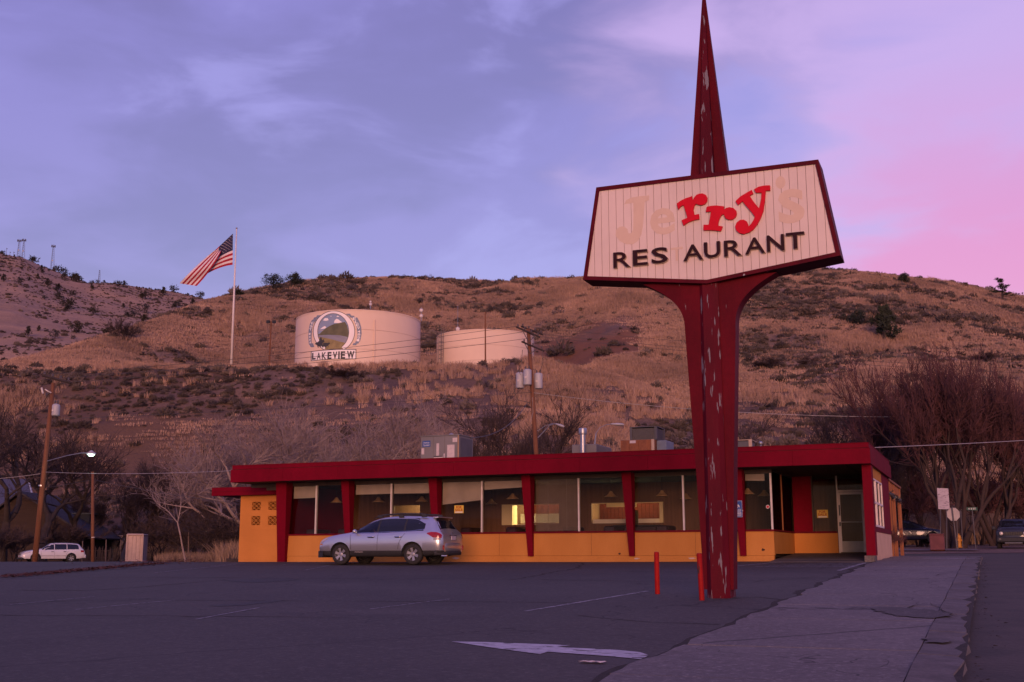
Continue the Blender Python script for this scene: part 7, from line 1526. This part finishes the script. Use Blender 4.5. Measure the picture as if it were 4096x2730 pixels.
mb.path([(-3.35, 45.5+i*.4, 2.2+.05*math.sin(i)) for i in range(16)], .04, 5); mb.build('string_lights', BLACKM, pg_)
for i, y in enumerate((45.9, 47.2, 48.6, 50.0)):
    tm_, cm_, h0 = TREE['rbush']; t = thing('bare_bush', ['first', 'second', 'third', 'fourth'][i]+' low bare shrub from the diner under the orange trellis', 'bush', (-3.9, y, float(gz(-3.9, y))-.05), y, 'shrubs under the trellis'); s = .40; t.scale = (s, s, s); link('trunk', tm_, t, True); link('crown', cm_, t, True)
# planter
p = on_ground(3751, 58); PINK = mat('planter_concrete', (.16, .055, .06), (.12, .042, .046), .9, 3, .4); t = thing('planter', 'pinkish concrete planter box beside the hydrant', 'planter', p)
MB().bbox(p.x-.34, p.x+.34, p.y-.34, p.y+.34, p.z-.05, p.z+.72, .03).build('box', PINK, t); MB().bbox(p.x-.36, p.x+.36, p.y-.36, p.y+.36, p.z+.722, p.z+.79, .02).build('rim', PINK, t); MB().box(p.x-.3, p.x+.3, p.y-.3, p.y+.3, p.z+.791, p.z+.80).build('soil', M_joint, t)
# hydrant
p = on_ground(3839, 66); HY = mat('hydrant_yellow', (.52, .22, .02), (.44, .18, .018), .5, 5, .1); t = thing('fire_hydrant', 'yellow fire hydrant at the corner by the stop sign', 'hydrant', p)
MB().lathe([(.15, 0), (.15, .04), (.11, .05), (.11, .48), (.135, .49), (.135, .54), (.115, .55), (.10, .64), (.05, .70), (.03, .71), (.03, .77), (0, .77)], 16, p).build('body', HY, t, smooth=False)
for ax in ((1, 0), (-1, 0), (0, -1)):
    mb = MB(); mb.tube((p.x+ax[0]*.09, p.y+ax[1]*.09, p.z+.40), (p.x+ax[0]*.19, p.y+ax[1]*.19, p.z+.40), .055 if ax[1] == 0 else .07, n=10); mb.build('outlet_cap', HY, t)
# stop sign seen from the back
SGB = mat('sign_back', (.33, .29, .29), (.27, .235, .24), .5, 4, metal=.3); POSTM = mat('sign_post', (.13, .115, .115), rough=.7, metal=.3)
b = on_ground(3829, 60); c = atD(3815, 2058, 60); t = thing('stop_sign', 'grey back of an octagonal stop sign on a tilted post', 'sign', b)
MB().tube(b-Vector((0, 0, .1)), atD(3808, 2028, 59.95), .03, n=6).build('post', POSTM, t)
oc = [(.355*math.cos(rad(22.5+45*k)), .355*math.sin(rad(22.5+45*k))) for k in range(8)]; mb = MB(); mb.prism(oc, lambda u, v, w: tuple(Vector(c)+R0*u+Vector((0, 0, v))+FH*w), .05, .06); mb.build('plate', SGB, t)
MB().tube(on_ground(3832, 60.2), atD(3826, 2050, 60.2), .02, n=5).build('brace', POSTM, t)
# tall rectangular sign on two posts
t = thing('street_sign', 'tall weathered white sign plate on two posts at the corner', 'sign', on_ground(3775, 62)); c = atD(3773.5, 1995, 62)
mb = MB(); mb.prism([(-.30, -.555), (.30, -.57), (.30, .53), (-.30, .56)], lambda u, v, w: tuple(Vector(c)+R0*u+Vector((0, 0, v))+FH*w), 0, .02); mb.build('plate', mat('weathered_sign', (.42, .36, .40), (.34, .29, .33), .6, 2, peel=(.13, .10, .13), peel_scale=9, peel_t=.60, peel_stretch=(.5, .5, 3)), t)
for x in (3762, 3787): q = on_ground(x, 62.05); e = atD(x-1, 1990, 62.06); MB().tube(q-Vector((0, 0, .1)), e, .03, n=6).build('post', POSTM, t)
# street name sign
b = on_ground(3904, 62); e = atD(3888, 2032, 62); t = thing('street_name_sign', 'small green street name sign N E ST on a thin post', 'sign', b)
MB().tube(b-Vector((0, 0, .1)), e, .025, n=6).build('post', POSTM, t); c = atD(3888, 2036, 61.95)
fs = lambda u, v, w: tuple(Vector(c)+R0*u+Vector((0, 0, v))+FH*w)
mb = MB(); mb.prism([(-.29, -.075), (.29, -.085), (.29, .07), (-.29, .075)], fs, 0, .01); pl_ = mb.build('plate', mat('green_sign', (.012, .07, .045), rough=.5), t)
text_mb('N E ST', fs, -.20, .20, -.045, .045, .01, (-.006, -.001)).build('lettering', WHT, pl_)
b = on_ground(3852, 64); t = thing('sign_post', 'thin bare post between stop sign and street name sign', 'post', b); MB().tube(b-Vector((0, 0, .1)), atD(3843, 2045, 64), .022, n=6).build('post', POSTM, t); MB().lathe([(0, .03), (.03, .02), (.03, 0)], 8, atD(3843, 2045, 64)).build('cap', POSTM, t)
# ------------------------------------------------------------------ far left: container, sheds, house, fence
CONT = mat('container_paint', (.50, .37, .32), (.42, .31, .27), .7, 1.5, .1, fine=.15, fscale=5)
def corr_box(t, p, w, l, h, rz, m, nm='wall'):
    c, s = math.cos(rz), math.sin(rz)
    def T(x, y, z): return (p.x+c*x-s*y, p.y+s*x+c*y, p.z+z)
    mb = MB(); n = 22; prof = []
    def side(a, b):
        L_ = math.hypot(b[0]-a[0], b[1]-a[1]); k = int(L_/.28); nx, ny = (b[1]-a[1])/L_, -(b[0]-a[0])/L_; out = []
        for i in range(k):
            for f_, o in ((0, 0), (.3, 0), (.5, -.04), (.8, -.04)): q = (i+f_)/k; out.append((a[0]+(b[0]-a[0])*q+nx*o, a[1]+(b[1]-a[1])*q+ny*o))
        return out
    P = [(-w/2, -l/2), (w/2, -l/2), (w/2, l/2), (-w/2, l/2)]; ring_ = sum((side(P[i], P[(i+1) % 4]) for i in range(4)), []); k = len(ring_)
    mb.add([T(x, y, .12) for x, y in ring_]+[T(x, y, h-.1) for x, y in ring_], [(i, (i+1) % k, k+(i+1) % k, k+i) for i in range(k)]); mb.build(nm, m, t)
    fr = MB()
    for z0, z1 in ((0, .13), (h-.11, h)):
        for i in range(4): a, b = P[i], P[(i+1) % 4]; fr.tube(T(*a, (z0+z1)/2), T(*b, (z0+z1)/2), .09, n=4)
    for a in P: fr.tube(T(*a, 0), T(*a, h), .09, n=4)
    fr.build('frame', m, t); rf = MB(); rf.add([T(x*.98, y*.98, h-.02) for x, y in P], [(0, 1, 2, 3)]); rf.build('roof', m, t)
p = on_ground(512, 104); p.z -= .05; t = thing('shipping_container', 'pale corrugated container standing end-on by the fence', 'container', p); corr_box(t, p+FH*2.4, 1.35, 3.0, 2.45, YAW+rad(10), CONT)
p = on_ground(330, 122); p.z -= .05; t = thing('shipping_container', 'long pale box trailer half hidden behind the dark house', 'container', p); corr_box(t, p, 9, 2.4, 2.6, YAW, CONT)
BRN = mat('dark_brown_siding', (.045, .026, .020), (.03, .018, .015), .9, 1.5, .2, stretch=(.4, .4, 8)); SHN = mat('roof_shingle', (.06, .052, .06), (.04, .035, .042), .9, 3, .3); BLM = mat('blue_metal_roof', (.10, .10, .13), (.08, .08, .105), .4, 2, metal=.4)
hp = on_ground(120, 112); hs = thing('house', 'dark brown gabled house behind the white wagon', 'house', hp)
def HT(x, y, z): q = hp+R0*x+FH*y; return (q.x, q.y, hp.z+z)
mb = MB(); mb.hexa([HT(-6, 0, -.3), HT(5, 0, -.3), HT(5, 8, -.3), HT(-6, 8, -.3)], [HT(-6, 0, 2.6), HT(5, 0, 2.6), HT(5, 8, 2.6), HT(-6, 8, 2.6)]); mb.add([HT(-6.0, 0, 2.6), HT(5, 0, 2.6), HT(-1.2, 0, 6.4)], [(0, 1, 2)]); mb.build('wall', BRN, hs)
mb = MB(); mb.hexa([HT(-1.2, -.6, 6.45), HT(5.9, -.6, 2.05), HT(5.9, 8.5, 2.05), HT(-1.2, 8.5, 6.45)], [HT(-1.2, -.6, 6.62), HT(6.0, -.6, 2.2), HT(6.0, 8.5, 2.2), HT(-1.2, 8.5, 6.62)]); mb.hexa([HT(-1.2, -.6, 6.45), HT(-7, -.6, 2.0), HT(-7, 8.5, 2.0), HT(-1.2, 8.5, 6.45)], [HT(-1.2, -.6, 6.62), HT(-7.1, -.6, 2.15), HT(-7.1, 8.5, 2.15), HT(-1.2, 8.5, 6.62)]); mb.build('roof', SHN, hs)
for x in (1.3, 2.7): w_ = MB(); w_.hexa([HT(x, -.05, .9), HT(x+1.1, -.05, .9), HT(x+1.1, -.01, .9), HT(x, -.01, .9)], [HT(x, -.05, 1.9), HT(x+1.1, -.05, 1.9), HT(x+1.1, -.01, 1.9), HT(x, -.01, 1.9)]); ww2 = w_.build('window', mat('greenish_frame', (.11, .11, .08), rough=.6), hs); q = MB(); q.hexa([HT(x+.08, -.07, .98), HT(x+1.02, -.07, .98), HT(x+1.02, -.051, .98), HT(x+.08, -.051, .98)], [HT(x+.08, -.07, 1.82), HT(x+1.02, -.07, 1.82), HT(x+1.02, -.051, 1.82), HT(x+.08, -.051, 1.82)]); q.build('pane', TINT, ww2)
hp2 = on_ground(60, 126); h2 = thing('house', 'house with pale blue metal roof among the dark trees at far left', 'house', hp2); hp = hp2
mb = MB(); mb.hexa([HT(-7, 0, -.3), HT(2, 0, -.3), HT(2, 7, -.3), HT(-7, 7, -.3)], [HT(-7, 0, 5), HT(2, 0, 5), HT(2, 7, 5), HT(-7, 7, 5)]); mb.build('wall', BRN, h2)
mb = MB(); mb.hexa([HT(-8, -.8, 5.0), HT(2.2, -.8, 5.0), HT(-.6, 3.5, 8.8), HT(-8, 3.5, 8.8)], [HT(-8, -.8, 5.15), HT(2.3, -.8, 5.15), HT(-.6, 3.5, 8.95), HT(-8, 3.5, 8.95)]); mb.build('roof', BLM, h2)
MB().tube(HT(2.3, -.8, 5.2), HT(-.6, 3.5, 9.0), .09, n=5).build('roof_trim', mat('pale_blue_trim', (.4, .42, .5), rough=.5), h2)
hp = on_ground(230, 117); sh = thing('shed', 'flat dark blue-grey shed between house and trailer', 'shed', hp)
mb = MB(); mb.hexa([HT(-.5, 0, -.2), HT(3, 0, -.2), HT(3, 4, -.2), HT(-.5, 4, -.2)], [HT(-.5, 0, 4.6), HT(3, 0, 4.6), HT(3, 4, 4.6), HT(-.5, 4, 4.6)]); mb.build('wall', mat('slate_siding', (.035, .04, .05), rough=.8), sh); mb = MB(); mb.hexa([HT(-.7, -.2, 4.6), HT(3.2, -.2, 4.6), HT(3.2, 4.2, 4.6), HT(-.7, 4.2, 4.6)], [HT(-.7, -.2, 4.72), HT(3.2, -.2, 4.72), HT(3.2, 4.2, 4.72), HT(-.7, 4.2, 4.72)]); mb.build('roof', mat('slate_roof', (.07, .085, .09), rough=.6), sh)
PIK = mat('weathered_fence', (.075, .050, .042), (.05, .034, .03), .9, 3); fe = thing('picket_fence', 'weathered leaning picket fence beside the container', 'fence', on_ground(420, 106)); r = random.Random(9)
for k in range(46):
    x = 320+k*3.3; q = on_ground(x, 106); h = r.uniform(1.0, 1.35); ln = r.gauss(0, .06)+(.35 if k > 38 else 0)
    MB().tube(q-Vector((0, 0, .05)), q+R0*ln+Vector((0, 0, h)), .028, n=4).build('picket', PIK, fe)
for z in (.35, .95): MB().tube(on_ground(318, 106.1)+Vector((0, 0, z)), on_ground(470, 106.1)+Vector((0, 0, z)), .03, n=4).build('rail', PIK, fe)
for x, y, d, lb in ((331, 2165, 104, 'pale fence post left of the short thin pole'), (425, 2160, 104, 'pale fence post right of the short thin pole'), (484, 2160, 108, 'dark fence post at the container corner'), (755, 2115, 92, 'thin fence stake in the tall grass left of the annex')):
    a = on_ground(x, d); t = thing('fence_post', lb, 'post', a); MB().tube(a-Vector((0, 0, .2)), atD(x, y, d), .05, .045, 6).build('post', mat('grey_post', (.16, .11, .095), rough=.9), t); MB().lathe([(0, .04), (.05, .0)], 6, atD(x, y, d)).build('cap', PIK, t)
# wheel stop by the annex
q = G(912, 2235); t = thing('wheel_stop', 'dark timber wheel stop left of the annex corner', 'wheel stop', (q[0], q[1], float(gz(*q)))); z = float(gz(*q)); MB().bbox(q[0]-.75, q[0]+.55, q[1]+.9, q[1]+1.08, z-.05, z+.14, .02).build('timber', WOODD, t); MB().tube((q[0]-.4, q[1]+.99, z+.1), (q[0]-.4, q[1]+.99, z+.16), .015, n=6).build('spike', BLACKM, t)
